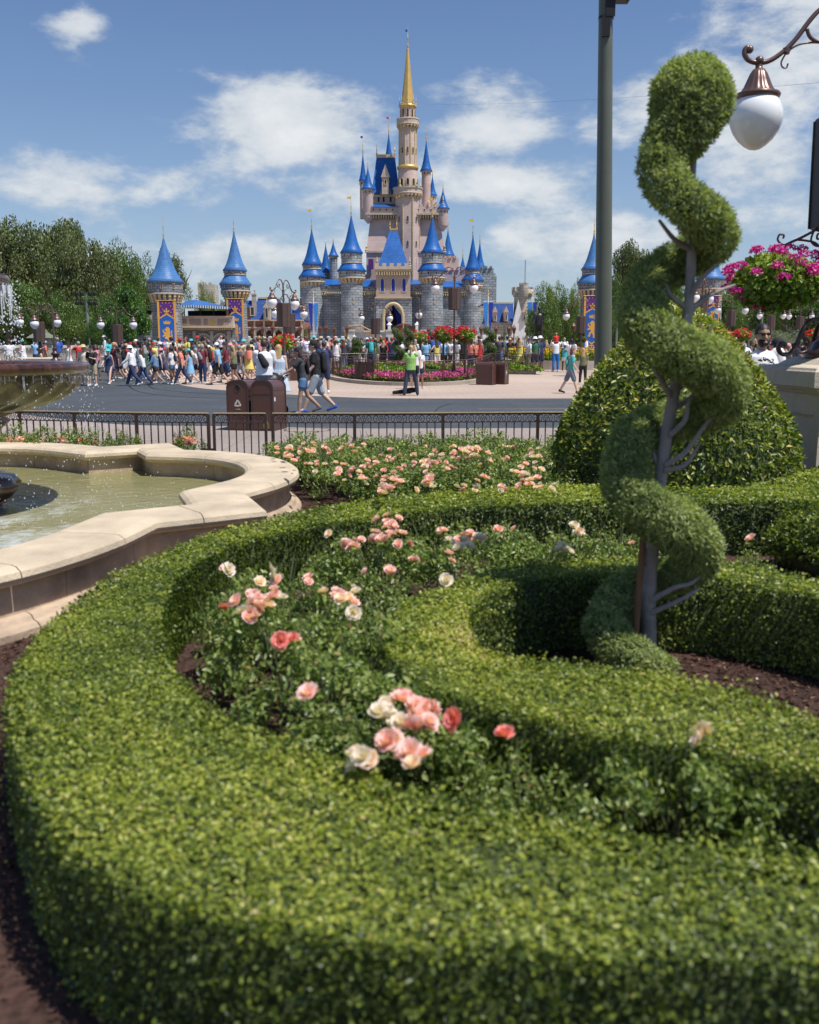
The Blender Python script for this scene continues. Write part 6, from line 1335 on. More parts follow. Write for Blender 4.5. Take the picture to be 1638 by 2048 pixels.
d = MB(); d.box(X_(764), X_(778), 4.4, 7, Z_(380), Z_(345)); d.prism([(X_(762), Z_(345)), (X_(780), Z_(345)), (X_(771), Z_(318))], 4.2, 8, lambda x, y, z: (x, z, y)); d.build('dormer', M['trim'], ct)
link('window', window_mesh(6 * kc, 10 * kc, .12, M['palegold'], M['dark'], True), ct, loc=(X_(771), 4.35, Z_(360)))
# main tower, on the centre line of the keep
mx_ = 815; c = (X_(mx_), 4.0); R1 = 25 * kc; R2 = 17 * kc
mb = MB(); mb.lathe([(R1, 0), (R1, Z_(388))], 8, c, smooth=False, rot=math.pi / 8); mb.build('tower_wall', PW, ct)
mb = MB()
for k in range(8): a = math.pi / 4 * k + math.pi / 8; mb.tube([(c[0] + R1 * math.cos(a), c[1] + R1 * math.sin(a), Z_(600)), (c[0] + R1 * math.cos(a), c[1] + R1 * math.sin(a), Z_(388))], .13, 5)
mb.build('corner_ribs', M['palegold'], ct)
corbels(ct, c, R1 * .95, 29 * kc, Z_(392), Z_(383), 22, M['palegold']); mb = MB(); mb.lathe([(R1, Z_(383)), (29.5 * kc, Z_(383)), (30 * kc, Z_(381)), (28.5 * kc, Z_(380)), (28.5 * kc, Z_(372)), (30 * kc, Z_(371)), (30 * kc, Z_(369)), (27 * kc, Z_(369))], 24, c, smooth=False); mb.build('gallery', M['trim'], ct)
mb = MB(); mb.lathe([(19.5 * kc, Z_(385)), (19 * kc, Z_(335)), (R2, Z_(325)), (R2 * .97, Z_(246))], 20, c); mb.build('tower_shaft', PW, ct)
mb = MB()
for k in range(10): a = math.pi / 5 * k; mb.tube([(c[0] + R2 * 1.0 * math.cos(a), c[1] + R2 * math.sin(a), Z_(325)), (c[0] + R2 * .98 * math.cos(a), c[1] + R2 * .98 * math.sin(a), Z_(246))], .11, 5)
mb.build('shaft_ribs', M['palegold'], ct); mb = MB(); mb.lathe([(19.5 * kc, Z_(331)), (21 * kc, Z_(329)), (21 * kc, Z_(325)), (R2, Z_(322))], 20, c); mb.build('stone_band', M['gold'], ct)
windows(ct, c, 19.2 * kc, Z_(366), 5, 6.5 * kc, 14 * kc, arch=True, fm=M['palegold']); windows(ct, c, R2, Z_(300), 5, 4 * kc, 12 * kc, arch=True, fm=M['palegold'])
windows(ct, c, R1 * .94, Z_(440), 3, 4.2 * kc, 11 * kc, arch=True, span=math.pi * .75); windows(ct, c, R1 * .94, Z_(490), 3, 4.2 * kc, 11 * kc, arch=True, span=math.pi * .75)
corbels(ct, c, R2 * .95, 21.5 * kc, Z_(250), Z_(241), 18, M['palegold']); mb = MB(); mb.lathe([(R2, Z_(241)), (22 * kc, Z_(241)), (22.5 * kc, Z_(239)), (21.5 * kc, Z_(238)), (21.5 * kc, Z_(230)), (22.5 * kc, Z_(229)), (22 * kc, Z_(227)), (20 * kc, Z_(227))], 20, c, smooth=False); mb.build('gallery', M['trim'], ct)
mb = MB(); mb.lathe([(14.5 * kc, Z_(242)), (14.5 * kc, Z_(203))], 16, c); mb.build('lantern_wall', PW, ct); windows(ct, c, 14.6 * kc, Z_(226), 5, 4.6 * kc, 16 * kc, arch=True, fm=M['palegold'])
mb = MB(); mb.lathe([(14.5 * kc, Z_(205)), (17 * kc, Z_(203)), (17 * kc, Z_(199)), (13 * kc, Z_(198))], 16, c); mb.build('stone_band', M['gold'], ct)
for k in range(8):
    a = math.pi / 4 * k; finial(ct, (c[0] + 16 * kc * math.cos(a), c[1] + 16 * kc * math.sin(a)), Z_(200), 20 * kc, .16, M['palegold'])
mb = MB(); mb.lathe([(13.5 * kc, Z_(199)), (9.5 * kc, Z_(165)), (6.5 * kc, Z_(135)), (4 * kc, Z_(105)), (2 * kc, Z_(82))], 8, c, smooth=False); mb.build('spire', M['gold'], ct)
finial(ct, c, Z_(84), 44 * kc, 2.6 * kc)
for px, dy, py, h_ in [(741, 3, 404, 16), (884, 3, 402, 16), (806, 5, 372, 20), (840, 5, 372, 20), (800, 2, 368, 14), (832, 2, 368, 14), (745, 5, 380, 16), (733, 3, 500, 20), (888, 3, 500, 20), (757, -4, 535, 16), (819, -4, 535, 16), (762, 5, 380, 12), (780, 5, 380, 12), (870, 3, 404, 10), (855, 3, 404, 10)]: finial(ct, (X_(px), dy), Z_(py), h_ * kc, .3, M['palegold'])
# turrets round the keep, mirrored about the tower
turret(737, 3.5, 10, 432, 372, 328, 0, PW, RF_, tip=22); turret(884, 3.5, 10, 448, 412, 372, 0, PW, RF_, tip=18); turret(776, 12, 9, 420, 302, 234, 0, PW, RF_, False, tip=36)
turret(852, 9, 9, 440, 322, 258, 0, PW, RF_, False, tip=30); turret(725, 8, 6.5, 425, 345, 285, 0, PW, RF_, False, tip=30, rr=1.3); turret(865, 10, 7, 440, 372, 330, 0, PW, RF_, False, tip=18)
turret(667, 4, 8, 575, 508, 478, 0, G, RF_, False, tip=14); turret(690, 8, 9, 560, 532, 486, 0, PW, RF_, False, tip=20, seg=4); turret(896, 7, 12, 560, 504, 450, 0, PW, RF_, False, tip=28, seg=8, rr=1.2)
turret(650, 6, 11, 560, 540, 482, 0, G, RF_, False, tip=12, seg=4); turret(958, 4, 8, 534, 530, 478, 0, G, RF_, False, tip=24); turret(925, 5, 11, 640, 556, 508, 0, G, RF_, False, tip=28)
mb = MB(); mb.box(X_(886), X_(916), 4, 10, 0, Z_(512)); mb.box(X_(888), X_(932), 2.5, 9, 0, Z_(538)); mb.build('keep_annex', PW, ct); wall_battlement(ct, X_(886), X_(916), 3.8, 0, Z_(512), Z_(507), .9, PW); wall_battlement(ct, X_(888), X_(932), 2.3, 0, Z_(538), Z_(533), .9, PW)
# flags
M['flag'] = mat('yellow_flag', (.70, .48, .08), .8)
for px, dy, py in ((631, -1.5, 421), (709, -4.5, 401), (861, -4.5, 403), (940, -1.5, 440), (776, 12, 198), (725, 8, 250), (mx_, 4, 42)):
    w_ = 8 if px not in (776, 725, mx_) else 5; m_ = M['flag'] if w_ == 8 else (M['royal'] if px != 776 else bpy.data.materials['red_flag'])
    mb = MB(); mb.prism([(0, 0), (-w_ * kc, -1.6 * kc), (-w_ * .9 * kc, -4 * kc), (0, -5.5 * kc)], -.02, .02, lambda x, y, z: (x, z, y)); mb.build('flag', m_, ct, loc=(X_(px), dy, Z_(py)))
# purple hangings either side of the gable
for px in (742, 827):
    mb = MB(); mb.box(X_(px - 5), X_(px + 5), 2.6, 2.75, Z_(536), Z_(515)); mb.build('hanging', M['purple'], ct)

# ================================================================= castle forecourt
Yf = 118.0; kf = Yf / F; gf = gz(0, Yf); XF = lambda px: xat(px, 680, Yf); ZF = lambda py: zat(py, Yf)
st = thing('stage', 'pale stone stage with brown double door and gold railings before the castle gate', 'stage', (XF(800), Yf, gf)); sx = lambda px: XF(px) - XF(800); sz_ = lambda py: ZF(py) - gf
mb = MB(); mb.box(sx(700), sx(772), 0, 6, -.3, sz_(664)); mb.box(sx(770), sx(860), -1.5, 8, -.3, sz_(685)); mb.box(sx(860), sx(932), 0, 6, -.3, sz_(668)); mb.build('platform', M['whitestone'], st)
mb = MB(); mb.box(sx(698), sx(774), -.2, 6, sz_(664), sz_(661)); mb.box(sx(768), sx(862), -1.7, -.2, sz_(686), sz_(683)); mb.build('platform_edge', M['white'], st)
for px in (704, 780, 848, 948):
    mb = MB(); mb.box(sx(px - 7), sx(px + 7), -2.2, -1.3, -.3, sz_(663)); mb.box(sx(px - 8), sx(px + 8), -2.3, -1.2, sz_(663), sz_(660)); mb.build('pier', M['whitestone'], st)
for px in (779, 834):
    mb = MB(); mb.box(sx(px - 3), sx(px + 3), -.8, -.2, sz_(685), sz_(650)); mb.lathe([(.35, sz_(650)), (.1, sz_(645)), (0, sz_(643))], 8, (sx(px), -.5)); mb.build('door_pillar', M['white'], st)
for s in (-1, 1):
    mb = MB(); n = 8; w_ = 22 * kf; pl = [(0, sz_(685)), (s * w_, sz_(685)), (s * w_, sz_(656))] + [(s * w_ * (1 - k / n), sz_(656) + (sz_(647) - sz_(656)) * math.sin(math.pi / 2 * k / n)) for k in range(1, n + 1)]
    if s < 0: pl = pl[::-1]
    mb.prism(pl, -.5, -.38, lambda x, y, z: (x, z, y)); dr = mb.build('door', M['wood'], st, loc=(sx(807) + s * .03, 0, 0))
    for zz in (653, 667, 680):
        mb = MB(); mb.tube([(s * w_ * .95, -.56, sz_(zz)), (s * w_ * .2, -.56, sz_(zz)), (s * w_ * .1, -.56, sz_(zz - 2))], .06, 5); mb.build('hinge', M['darkiron'], dr)
for (a, za, b, zb2) in ((690, 665, 700, 653), (700, 653, 722, 651), (722, 651, 745, 663), (868, 652, 900, 654), (900, 654, 932, 668)):
    mb = MB(); mb.tube([(sx(a), -.4, sz_(za)), (sx(b), -.4, sz_(zb2))], .09, 6); n = max(2, int(abs(b - a) / 3))
    for k in range(n + 1): u = k / n; x = sx(a + (b - a) * u); z_ = sz_(za + (zb2 - za) * u); mb.tube([(x, -.4, z_), (x, -.4, z_ - .62)], .035, 4)
    mb.build('gold_railing' if a < 800 else 'iron_railing', M['goldwood'] if a < 800 else M['lampmetal'], st)
mb = MB()
for k in range(6): mb.box(sx(600 + k * 3), sx(700), -2.0 - .3 * (6 - k), 3, -.3 + (k) * .22, -.3 + (k + 1) * .22)
mb.build('steps', M['whitestone'], st)
bl = thing('balustrade', 'low white stone balustrade wall with piers left of the stage', 'balustrade', (XF(600), Yf - 4, gf)); b0 = XF(600)
mb = MB(); mb.box(XF(492) - b0, XF(700) - b0, 0, .3, sz_(680), sz_(677)); mb.build('coping', M['white'], bl)
for px in range(494, 702, 14):
    mb = MB(); mb.box(XF(px) - b0 - .2, XF(px) - b0 + .2, -.06, .36, -.3, sz_(675)); mb.lathe([(.3, sz_(675)), (.05, sz_(673))], 4, (XF(px) - b0, .15)); mb.build('pier', M['whitestone'], bl)
mb = MB(); mb.box(XF(492) - b0, XF(575) - b0, .05, .25, -.3, sz_(680)); mb.build('wall', M['whitestone'], bl)
mb = MB()
for px in np.arange(580, 700, 2.2): mb.box(XF(px) - b0 - .03, XF(px) - b0 + .03, .1, .2, -.2, sz_(680))
mb.build('iron_infill', M['darkiron'], bl)
b2 = thing('balustrade', 'low white stone balustrade wall right of the stage before the stone hall', 'balustrade', (XF(990), Yf - 3, gf)); b0 = XF(990)
mb = MB(); mb.box(XF(935) - b0, XF(1075) - b0, 0, .3, sz_(676), sz_(673)); mb.box(XF(935) - b0, XF(1075) - b0, .05, .25, -.3, sz_(676)); mb.build('wall', M['whitestone'], b2)
for px in range(937, 1078, 14):
    mb = MB(); mb.box(XF(px) - b0 - .22, XF(px) - b0 + .22, -.06, .36, -.3, sz_(670)); mb.build('pier', M['white'], b2)
# blue swallow banners on poles
for px, py0, py1, lb in ((627, 606, 662, 'pair of long royal and sky blue pennants on a pole left of the castle'), (976, 604, 660, 'pair of long blue pennants on a pole at the right side of the castle'), (1064, 604, 662, 'pair of long blue pennants on a pole before the crenellated tower'), (576, 608, 668, 'pair of blue pennants on a pole behind the street lamps')):
    Y = 112.0; x = xat(px, 640, Y); t = thing('pennant_pole', lb, 'flag pole', (x, Y, gz(0, Y)), 0, 'blue pennants on poles'); k = Y / F; zt = zat(py0, Y) - gz(0, Y); zb_ = zat(py1, Y) - gz(0, Y)
    mb = MB(); mb.tube([(0, .1, 0), (0, .1, zt + .9)], .07, 8); mb.tube([(-10 * k, .1, zt), (10 * k, .1, zt)], .04, 5); mb.build('pole', M['white'], t); finial(t, (0, .1), zt + .9, .5, .14)
    for s, m_ in ((-1, M['royal'] if px < 700 else M['cyan']), (1, M['cyan'] if px < 700 else M['royal'])):
        mb = MB(); mb.prism([(s * 1 * k, zt), (s * 10 * k, zt), (s * 5 * k, zb_), (s * 3 * k, zb_)][::(1 if s > 0 else -1)], -.03, .0, lambda x, y, z: (x, z, y)); mb.build('pennant', m_, t)
# dark gas lanterns
lm = MB(); lm.lathe([(.22, 0), (.22, .1), (.1, .25), (.07, .6), (.055, 2.6)], 8); LPM = lm.mesh('lantern_post', M['darkiron'])
lm = MB(); lm.lathe([(.08, 2.6), (.14, 2.7), (.22, 3.15), (.26, 3.17), (.05, 3.45), (.0, 3.6)], 6, smooth=False); LLM = lm.mesh('lantern', mat('lantern_amber', (.12, .04, .02), .3))
for i, (px, Y, lb) in enumerate([(505, 105, 'dark lantern post before the arcade, left of a pair'), (525, 105, 'dark lantern post before the arcade, right of a pair'), (545, 100, 'dark lantern post beside the hedge under the mansion'), (600, 104, 'dark lantern post at the mansion corner'), (618, 106, 'dark lantern post left of the blue pennants'), (640, 103, 'dark lantern post right of the blue pennants'), (652, 101, 'dark lantern post by the blue sign'), (668, 108, 'dark lantern post under the grey curtain wall'), (694, 102, 'dark lantern post at the stage pier'), (857, 110, 'dark lantern post right of the wooden door'), (876, 111, 'dark lantern post under the right front castle tower'), (948, 105, 'dark lantern post left of the right-hand pennants'), (962, 104, 'dark lantern post beneath the right-hand pennants'), (992, 104, 'dark lantern post before the stone hall dormer'), (1018, 103, 'dark lantern post before the stone hall doorway'), (1028, 102, 'dark lantern post beside the gable'), (1054, 103, 'dark lantern post left of the bronze statue'), (1103, 96, 'dark lantern post under the trees right of the statue'), (1147, 92, 'dark lantern post by the tower at the green pole')]):
    x = xat(px, 660, Y); t = thing('lantern_post', lb, 'lantern', (x, Y, gz(0, Y)), 0, 'dark lantern posts on the castle forecourt'); link('post', LPM, t); link('lantern', LLM, t)
x = xat(644, 690, 100); t = thing('sign', 'small blue notice board on the forecourt steps', 'sign', (x, 100, gz(0, 100))); mb = MB(); k = 100 / F; mb.box(-7 * k * .8, 7 * k * .8, 0, .08, .95, 2.1); mb.build('board', mat('notice_blue', (.02, .03, .15), .5), t)
mb = MB(); mb.box(-.05, .05, .1, .18, 0, 1.1); mb.build('post', M['darkiron'], t)
mb = MB()
for k2 in range(4): mb.box(-.2 + .03 * k2, .2 - .03 * k2, -.012, -.002, 1.2 + .2 * k2, 1.28 + .2 * k2)
mb.build('notice_lines', M['white'], t)

# ================================================================= planters, stone kerbs and flower beds on the plaza
def bed(name, label, poly, kerb_h, kerb_w, fence_=None, cat='planter', base=0.0, topz=.05):
    t = thing(name, label, cat, (0, 0, 0)); P_ = dense(poly + [poly[0]], .5); L2 = offset(P_, kerb_w)
    mb = MB(); v = []
    for a, b in zip(P_, L2): z = gz(*a) + base; v += [(a[0], a[1], z - .1), (a[0], a[1], z + kerb_h), (b[0], b[1], z + kerb_h), (b[0], b[1], z - .1)]
    mb.add(v, [(4 * i + k, 4 * i + 4 + k, 4 * i + 5 + k, 4 * i + 1 + k) for i in range(len(P_) - 1) for k in range(3)]); mb.build('kerb', M['stucco'], t)
    fill('soil', [tuple(p) for p in L2[:-1]], kerb_h - .04, M['mulch'], parent=t)
    return t, P_, L2
pl_ = [pix(x, y)[:2] for x, y in [(628, 758), (660, 765), (700, 769), (760, 772), (830, 773), (900, 772), (955, 769), (985, 764), (1012, 755)]]
pl_ = [tuple(p) for p in catmull(pl_, 3)] + [(6.3, 51.9), (2.0, 53.0), (-3, 52.6), (-5.6, 51.2)]
bt_, bp_, bi_ = bed('flower_planter', 'big round planter bed with pink flowers, clipped greenery and brown railing in the plaza', pl_, .16, .35)
rl = thing('planter_railing', 'low brown railing around the big pink flower planter', 'railing')
run = offset(dense(pl_ + [pl_[0]], .35), .5); acc = [run[0]]
for p in run[1:]:
    if np.linalg.norm(p - acc[-1]) > 1.7: acc.append(p)
acc.append(run[0])
def far_rail(t, a, b, H_=.95, z=None, rail_m=None):
    za, zb2 = (gz(*a) + .12, gz(*b) + .12) if z is None else (z, z); mb = MB(); mb.tube([(a[0], a[1], za + H_), (b[0], b[1], zb2 + H_)], .022, 6); mb.build('top_rail', rail_m or M['lampmetal'], t)
    mb = MB(); mb.tube([(a[0], a[1], za + H_ - .14), (b[0], b[1], zb2 + H_ - .14)], .014, 4); mb.tube([(a[0], a[1], za + .08), (b[0], b[1], zb2 + .08)], .014, 4); mb.tube([(a[0], a[1], za), (a[0], a[1], za + H_)], .03, 5); n = max(2, int(math.hypot(b[0] - a[0], b[1] - a[1]) / .13))
    for k in range(1, n): u = k / n; x, y, z_ = a[0] + (b[0] - a[0]) * u, a[1] + (b[1] - a[1]) * u, za + (zb2 - za) * u; mb.tube([(x, y, z_ + .08), (x, y, z_ + H_ - .14)], .009, 3, caps=False)
    for k in range(n // 2): u = (k + .5) / (n // 2); x, y, z_ = a[0] + (b[0] - a[0]) * u, a[1] + (b[1] - a[1]) * u, za + (zb2 - za) * u; dx, dy = (b[0] - a[0]), (b[1] - a[1]); l = math.hypot(dx, dy); mb.tube([(x + .05 * math.cos(q) * dx / l, y + .05 * math.cos(q) * dy / l, z_ + H_ - .07 + .05 * math.sin(q)) for q in np.linspace(0, 6.28, 7)], .008, 3, caps=False)
    mb.build('pickets', M['fence'], t)
for a, b in zip(acc[:-1], acc[1:]): far_rail(rl, a, b)
def scatter(name, poly, n, zf, size, m_, asp=.8, parent=None, spread=.8, lift=.6, tz=.5, ts=.2, thick=.15):
    P_ = np.array(poly); lo, hi = P_.min(0), P_.max(0); out = []
    x = P_[:, 0]; y = P_[:, 1]
    while len(out) < n:
        q = lo + (hi - lo) * rng.random((n * 2, 2)); ins = np.zeros(len(q), bool); j = len(P_) - 1
        for i in range(len(P_)):
            c_ = ((y[i] > q[:, 1]) != (y[j] > q[:, 1])) & (q[:, 0] < (x[j] - x[i]) * (q[:, 1] - y[i]) / (y[j] - y[i] + 1e-12) + x[i]); ins ^= c_; j = i
        out.extend(q[ins].tolist())
    q = np.array(out[:n]); z = np.array([zf(*p) for p in q]) - rng.random(n) * thick; P3 = np.concatenate([q, z[:, None]], 1); N_ = np.tile([0, 0, 1.], (n, 1))
    T_ = np.clip(tz + rng.normal(size=n) * ts + smooth_noise(P3, 1.5, 3) * .12, 0, 1)
    V, Fq, tt = leaves(P3, N_, np.full(n, size), asp, T_, spread, lift, .5); return link(name, fastmesh(name, V, Fq, tt, m_), parent, kind='stuff')
inner = offset(dense(pl_ + [pl_[0]], .5), .65)[:-1]
def zfl(x, y):
    d = min(np.hypot(inner[:, 0] - x, inner[:, 1] - y)); return gz(x, y) + .25 + min(d, 2.5) * .17
ring1 = [tuple(p) for p in inner]; inn2 = [tuple(p) for p in offset(dense(pl_ + [pl_[0]], .5), 1.9)[:-1]]
scatter('green_ground_cover', ring1, 15000, lambda x, y: zfl(x, y) + .02, .16, M['gerleaf'], .8, bt_, tz=.5, ts=.22)
front_ring = [tuple(p) for p in inner if p[1] < 49.5]; fr2 = [tuple(p) for p in offset(dense(pl_ + [pl_[0]], .5), 1.7) if p[1] < 49.5][::-1]
scatter('pink_flowers', front_ring + fr2, 3600, lambda x, y: zfl(x, y) + .10, .11, M['deeppink'], .9, bt_, lift=.3, thick=.1)
mb = MB(); q = pixd(728, 752, 45.3)
for k in range(16): mb.box(q[0] - .42 + .054 * k, q[0] - .378 + .054 * k, 45.28, 45.33, gz(0, 45) + .2, gz(0, 45) + .98)
mb.box(q[0] - .45, q[0] + .47, 45.33, 45.9, gz(0, 45) + .15, gz(0, 45) + .95); tag(mb.build('planter_box', M['fence'], None), 'brown slatted box standing in the pink flower planter', 'box')
mb = MB(); q = pixd(863, 752, 45.0); mb.box(q[0] - .36, q[0] + .36, 45.0, 45.3, gz(0, 45) + .2, gz(0, 45) + .62); tag(mb.build('utility_box', mat('olive_box', (.10, .10, .06), .7), None), 'low olive utility box among the pink flowers', 'box')
# stone-walled planter with yellow flowers on the right
py_ = [tuple(pixd(x, y, Y)[:2]) for x, y, Y in [(1010, 735, 57), (1060, 736, 56), (1120, 736, 55.5), (1200, 735, 55.5), (1260, 733, 57)]]; py_ = [tuple(p) for p in catmull(py_, 3)] + [(14.5, 66), (6, 66)]
yt, _, _ = bed('stone_planter', 'low stone-walled planter full of yellow flowers behind the standing families', py_, .52, .4)
yi = [tuple(p) for p in offset(dense(py_ + [py_[0]], .5), .6)[:-1]]
scatter('green_ground_cover', yi, 5000, lambda x, y: gz(x, y) + .95, .2, M['gerleaf'], .8, yt, thick=.45); scatter('yellow_flowers', yi, 3600, lambda x, y: gz(x, y) + 1.08, .16, M['yellow'], .9, yt, lift=.3, thick=.2)
rl2 = thing('planter_railing', 'low brown railing on the stone planter with yellow flowers', 'railing'); rr_ = offset(dense(py_ + [py_[0]], .4), .2)[:34]
for a, b in zip(rr_[:-5:5], rr_[5::5]): far_rail(rl2, a, b, .72, gz(*a) + .5)

# ================================================================= bronze statue
def statue():
    x = xat(1077, 690, 66); t = thing('bronze_statue', 'dark bronze statue of a standing suited man with one arm raised', 'statue', (x, 66, gz(0, 66))); k = 1.62
    mb = MB(); mb.box(-.9, .9, -.7, .7, 0, .9); mb.box(-.75, .75, -.55, .55, .9, 1.35); mb.build('plinth', M['stonetrim'], t); return t, x
stt, stx = statue()

# ================================================================= trees
def crown_mesh(seed, n, kind, m_):
    r = np.random.default_rng(seed); P_ = []; N_ = []; T_ = []
    nc = {'oak': 62, 'light': 40, 'cloud': 52, 'dense': 70}[kind]
    for k in range(nc):
        d = unit(r.normal(size=(1, 3)))[0]
        if kind == 'oak': c = d * np.array([.82, .82, .40]) * r.uniform(.45, 1.05) + [0, 0, .55]; s = r.uniform(.13, .26)
        elif kind == 'light': c = d * np.array([.74, .74, .46]) * r.uniform(.2, 1.05) + [0, 0, .52]; s = r.uniform(.11, .22)
        elif kind == 'cloud': c = d * np.array([.78, .78, .47]) * r.uniform(.75, 1.0) + [0, 0, .5]; c[:2] *= 1.12 - .55 * max(c[2] - .35, 0); s = r.uniform(.15, .25)
        else: c = d * np.array([.86, .86, .5]) * r.uniform(.5, 1.0) + [0, 0, .48]; s = r.uniform(.15, .26)
        c[2] = max(c[2], .05); m2 = int(n / nc * (s / .19) ** 2)
        dd = unit(r.normal(size=(m2, 3))); rad = r.random((m2, 1)) ** .33
        P_.append(c + dd * rad * s * np.array([1, 1, .72])); N_.append(unit(dd + [0, 0, .5])); T_.append(np.full(m2, r.normal() * .08))
    P_ = np.concatenate(P_); N_ = np.concatenate(N_); T_ = np.concatenate(T_) + .48 + r.normal(size=len(P_)) * .17
    V, Fq, tt = leaves(P_, N_, np.full(len(P_), {'oak': .044, 'light': .042, 'cloud': .052, 'dense': .045}[kind]), .62, np.clip(T_, 0, 1), .8, .3, .6, r)
    return fastmesh('crown', V, Fq, tt, m_)
def limb_mesh(seed, kind):
    r = np.random.default_rng(seed); mb = MB(); mb.tube([(0, 0, -.42), (.01, .0, -.2), (.02, .01, .1), (.0, .02, .35), (.03, 0, .7)], [.06, .045, .038, .025, .008], 8)
    for k in range(11):
        a = r.uniform(0, 6.28); z = r.uniform(-.05, .45); q = r.uniform(.45, .8); mb.tube([(0.01, 0.01, z), (q * .4 * math.cos(a), q * .4 * math.sin(a), z + .16), (q * math.cos(a), q * math.sin(a), z + r.uniform(.25, .45))], [.022, .015, .005], 5)
    return mb.mesh('trunk', M['oakbark'])
LF = {'oak': leafmat('oak_leaf', [(0, (.022, .036, .014)), (.35, (.075, .105, .035)), (.65, (.16, .19, .070)), (.9, (.27, .29, .13)), (1, (.34, .34, .18))], .22, .5, .4),
      'green': leafmat('green_leaf', [(0, (.018, .044, .012)), (.4, (.065, .125, .026)), (.75, (.15, .22, .045)), (1, (.25, .32, .09))], .25, .4, .5),
      'bright': leafmat('bright_leaf', [(0, (.018, .055, .010)), (.4, (.055, .135, .020)), (.75, (.12, .22, .030)), (.95, (.22, .31, .06)), (1, (.34, .36, .12))], .22, .32, .6),
      'lime': leafmat('lime_leaf', [(0, (.05, .09, .02)), (.4, (.14, .20, .045)), (.8, (.26, .32, .09)), (1, (.36, .38, .14))], .35, .45, .4),
      'silver': leafmat('silver_leaf', [(0, (.09, .12, .08)), (.5, (.22, .26, .18)), (1, (.38, .42, .32))], .2, .6, .3)}
CR = {}
def tree(label, px, ytop, wpx, D, kind, leaf, seed=0, ybot=None, name='tree', group='trees around the plaza', n=9000, cat='tree', rz=None):
    if kind == 'oak': n = 15000
    key = (kind, leaf, seed); 
    if key not in CR: CR[key] = (crown_mesh(seed + 40, n, kind, LF[leaf]), limb_mesh(seed, kind))
    x = xat(px, 640, D); zt = zat(ytop, D); g = gz(0, D); zb_ = g + (zt - g) * .30 if ybot is None else zat(ybot, D); rx_ = wpx / 2 * D / F
    t = thing(name, label, cat, (x, D, g), rng.uniform(0, 6.28) if rz is None else rz, group)
    link('crown', CR[key][0], t, loc=(0, 0, zb_ - g)).scale = (rx_, rx_, (zt - zb_) / 1.0)
    link('trunk', CR[key][1], t, loc=(0, 0, (zb_ - g))).scale = (rx_, rx_, max((zb_ - g) / .42, .3) if zb_ - g > .5 else (zt - zb_) * .6)
    t.children[0]['kind'] = 'stuff'
    return t
TR = [('huge grey-green oak at the far left edge', 15, 425, 230, 92, 'oak', 'oak', 1), ('tall oak second from the left edge', 112, 442, 200, 98, 'oak', 'oak', 2), ('broad oak behind the floodlight mast', 175, 462, 160, 90, 'oak', 'oak', 1), ('dark green oak left of the first grey tower', 238, 492, 130, 102, 'dense', 'green', 1),
      ('open-crowned oak rising behind the first grey tower', 352, 492, 100, 118, 'light', 'oak', 3), ('green tree between the oaks and the grey tower', 292, 512, 90, 112, 'dense', 'green', 2), ('low dark tree behind the upper fountain bowl', 30, 560, 150, 72, 'oak', 'green', 2), ('dark understorey tree behind the copper lamp post', 118, 590, 130, 74, 'dense', 'green', 1),
      ('understorey tree at the foot of the floodlight mast', 185, 585, 100, 80, 'oak', 'green', 3), ('airy light green tree behind the gate building canopy', 410, 568, 72, 110, 'light', 'lime', 1), ('small green tree beside the second grey tower', 447, 586, 40, 108, 'light', 'green', 4),
      ('tall pale green tree right of the crenellated tower', 1103, 550, 82, 100, 'light', 'lime', 2), ('dark green tree behind the bronze statue', 1085, 592, 90, 92, 'dense', 'green', 2), ('green tree between the statue and the green pole', 1130, 588, 70, 96, 'dense', 'green', 1), ('pale tree top left of the green pole', 1150, 560, 50, 112, 'light', 'lime', 1),
      ('large oak between the green pole and the topiary', 1268, 488, 130, 96, 'oak', 'oak', 2), ('dark oak just right of the green pole', 1232, 560, 80, 90, 'dense', 'green', 1), ('yellow-green tree right of the topiary tower', 1462, 530, 80, 96, 'light', 'lime', 2), ('tall thin-crowned tree above the magenta basket', 1500, 498, 90, 112, 'light', 'oak', 3), ('green tree behind the lamp near the man in white', 1440, 585, 110, 92, 'oak', 'green', 3),
      ('dense dark green tree at the right edge', 1610, 560, 150, 92, 'dense', 'green', 2), ('shady tree behind the magenta basket', 1540, 575, 110, 98, 'dense', 'green', 1), ('green tree partly behind the topiary trunk', 1330, 560, 110, 100, 'oak', 'green', 2), ('leafy tree right of the tower behind the topiary', 1390, 590, 90, 105, 'oak', 'green', 3)]
for lb, px, yt_, w_, D, kd, lf, sd_ in TR: tree(lb, px, yt_, w_, D, kd, lf, sd_, ybot=690 if yt_ > 540 else None)
tree('bright green glossy tree with cloud-like clumps beside the first grey tower', 247, 578, 112, 60, 'cloud', 'bright', 1, ybot=702, n=13000, group=None)
tree('small bright green bush left of the cloud-like tree', 184, 640, 42, 61, 'cloud', 'bright', 2, ybot=700, name='bush', group=None, cat='bush')
for lb, px, yt_, w_, D, lf, yb in (('silvery shrub below the right-hand lamps, left of two', 1530, 655, 70, 84, 'silver', 694), ('silvery shrub below the right-hand lamps, right of two', 1580, 658, 66, 85, 'silver', 694), ('lime shrub behind the man in white', 1450, 668, 60, 80, 'bright', 696), ('clipped shrub before the mansion arcade', 520, 678, 70, 98, 'bright', 700), ('clipped shrub at the foot of the second tower', 478, 690, 34, 76, 'bright', 704), ('small cypress beside the castle wall', 612, 655, 14, 108, 'green', 690), ('small cypress before the stone hall', 1009, 660, 13, 106, 'green', 690)):
    tree(lb, px, yt_, w_, D, 'dense', lf, 5, ybot=yb, name='shrub', group=None, n=4000, cat='shrub')
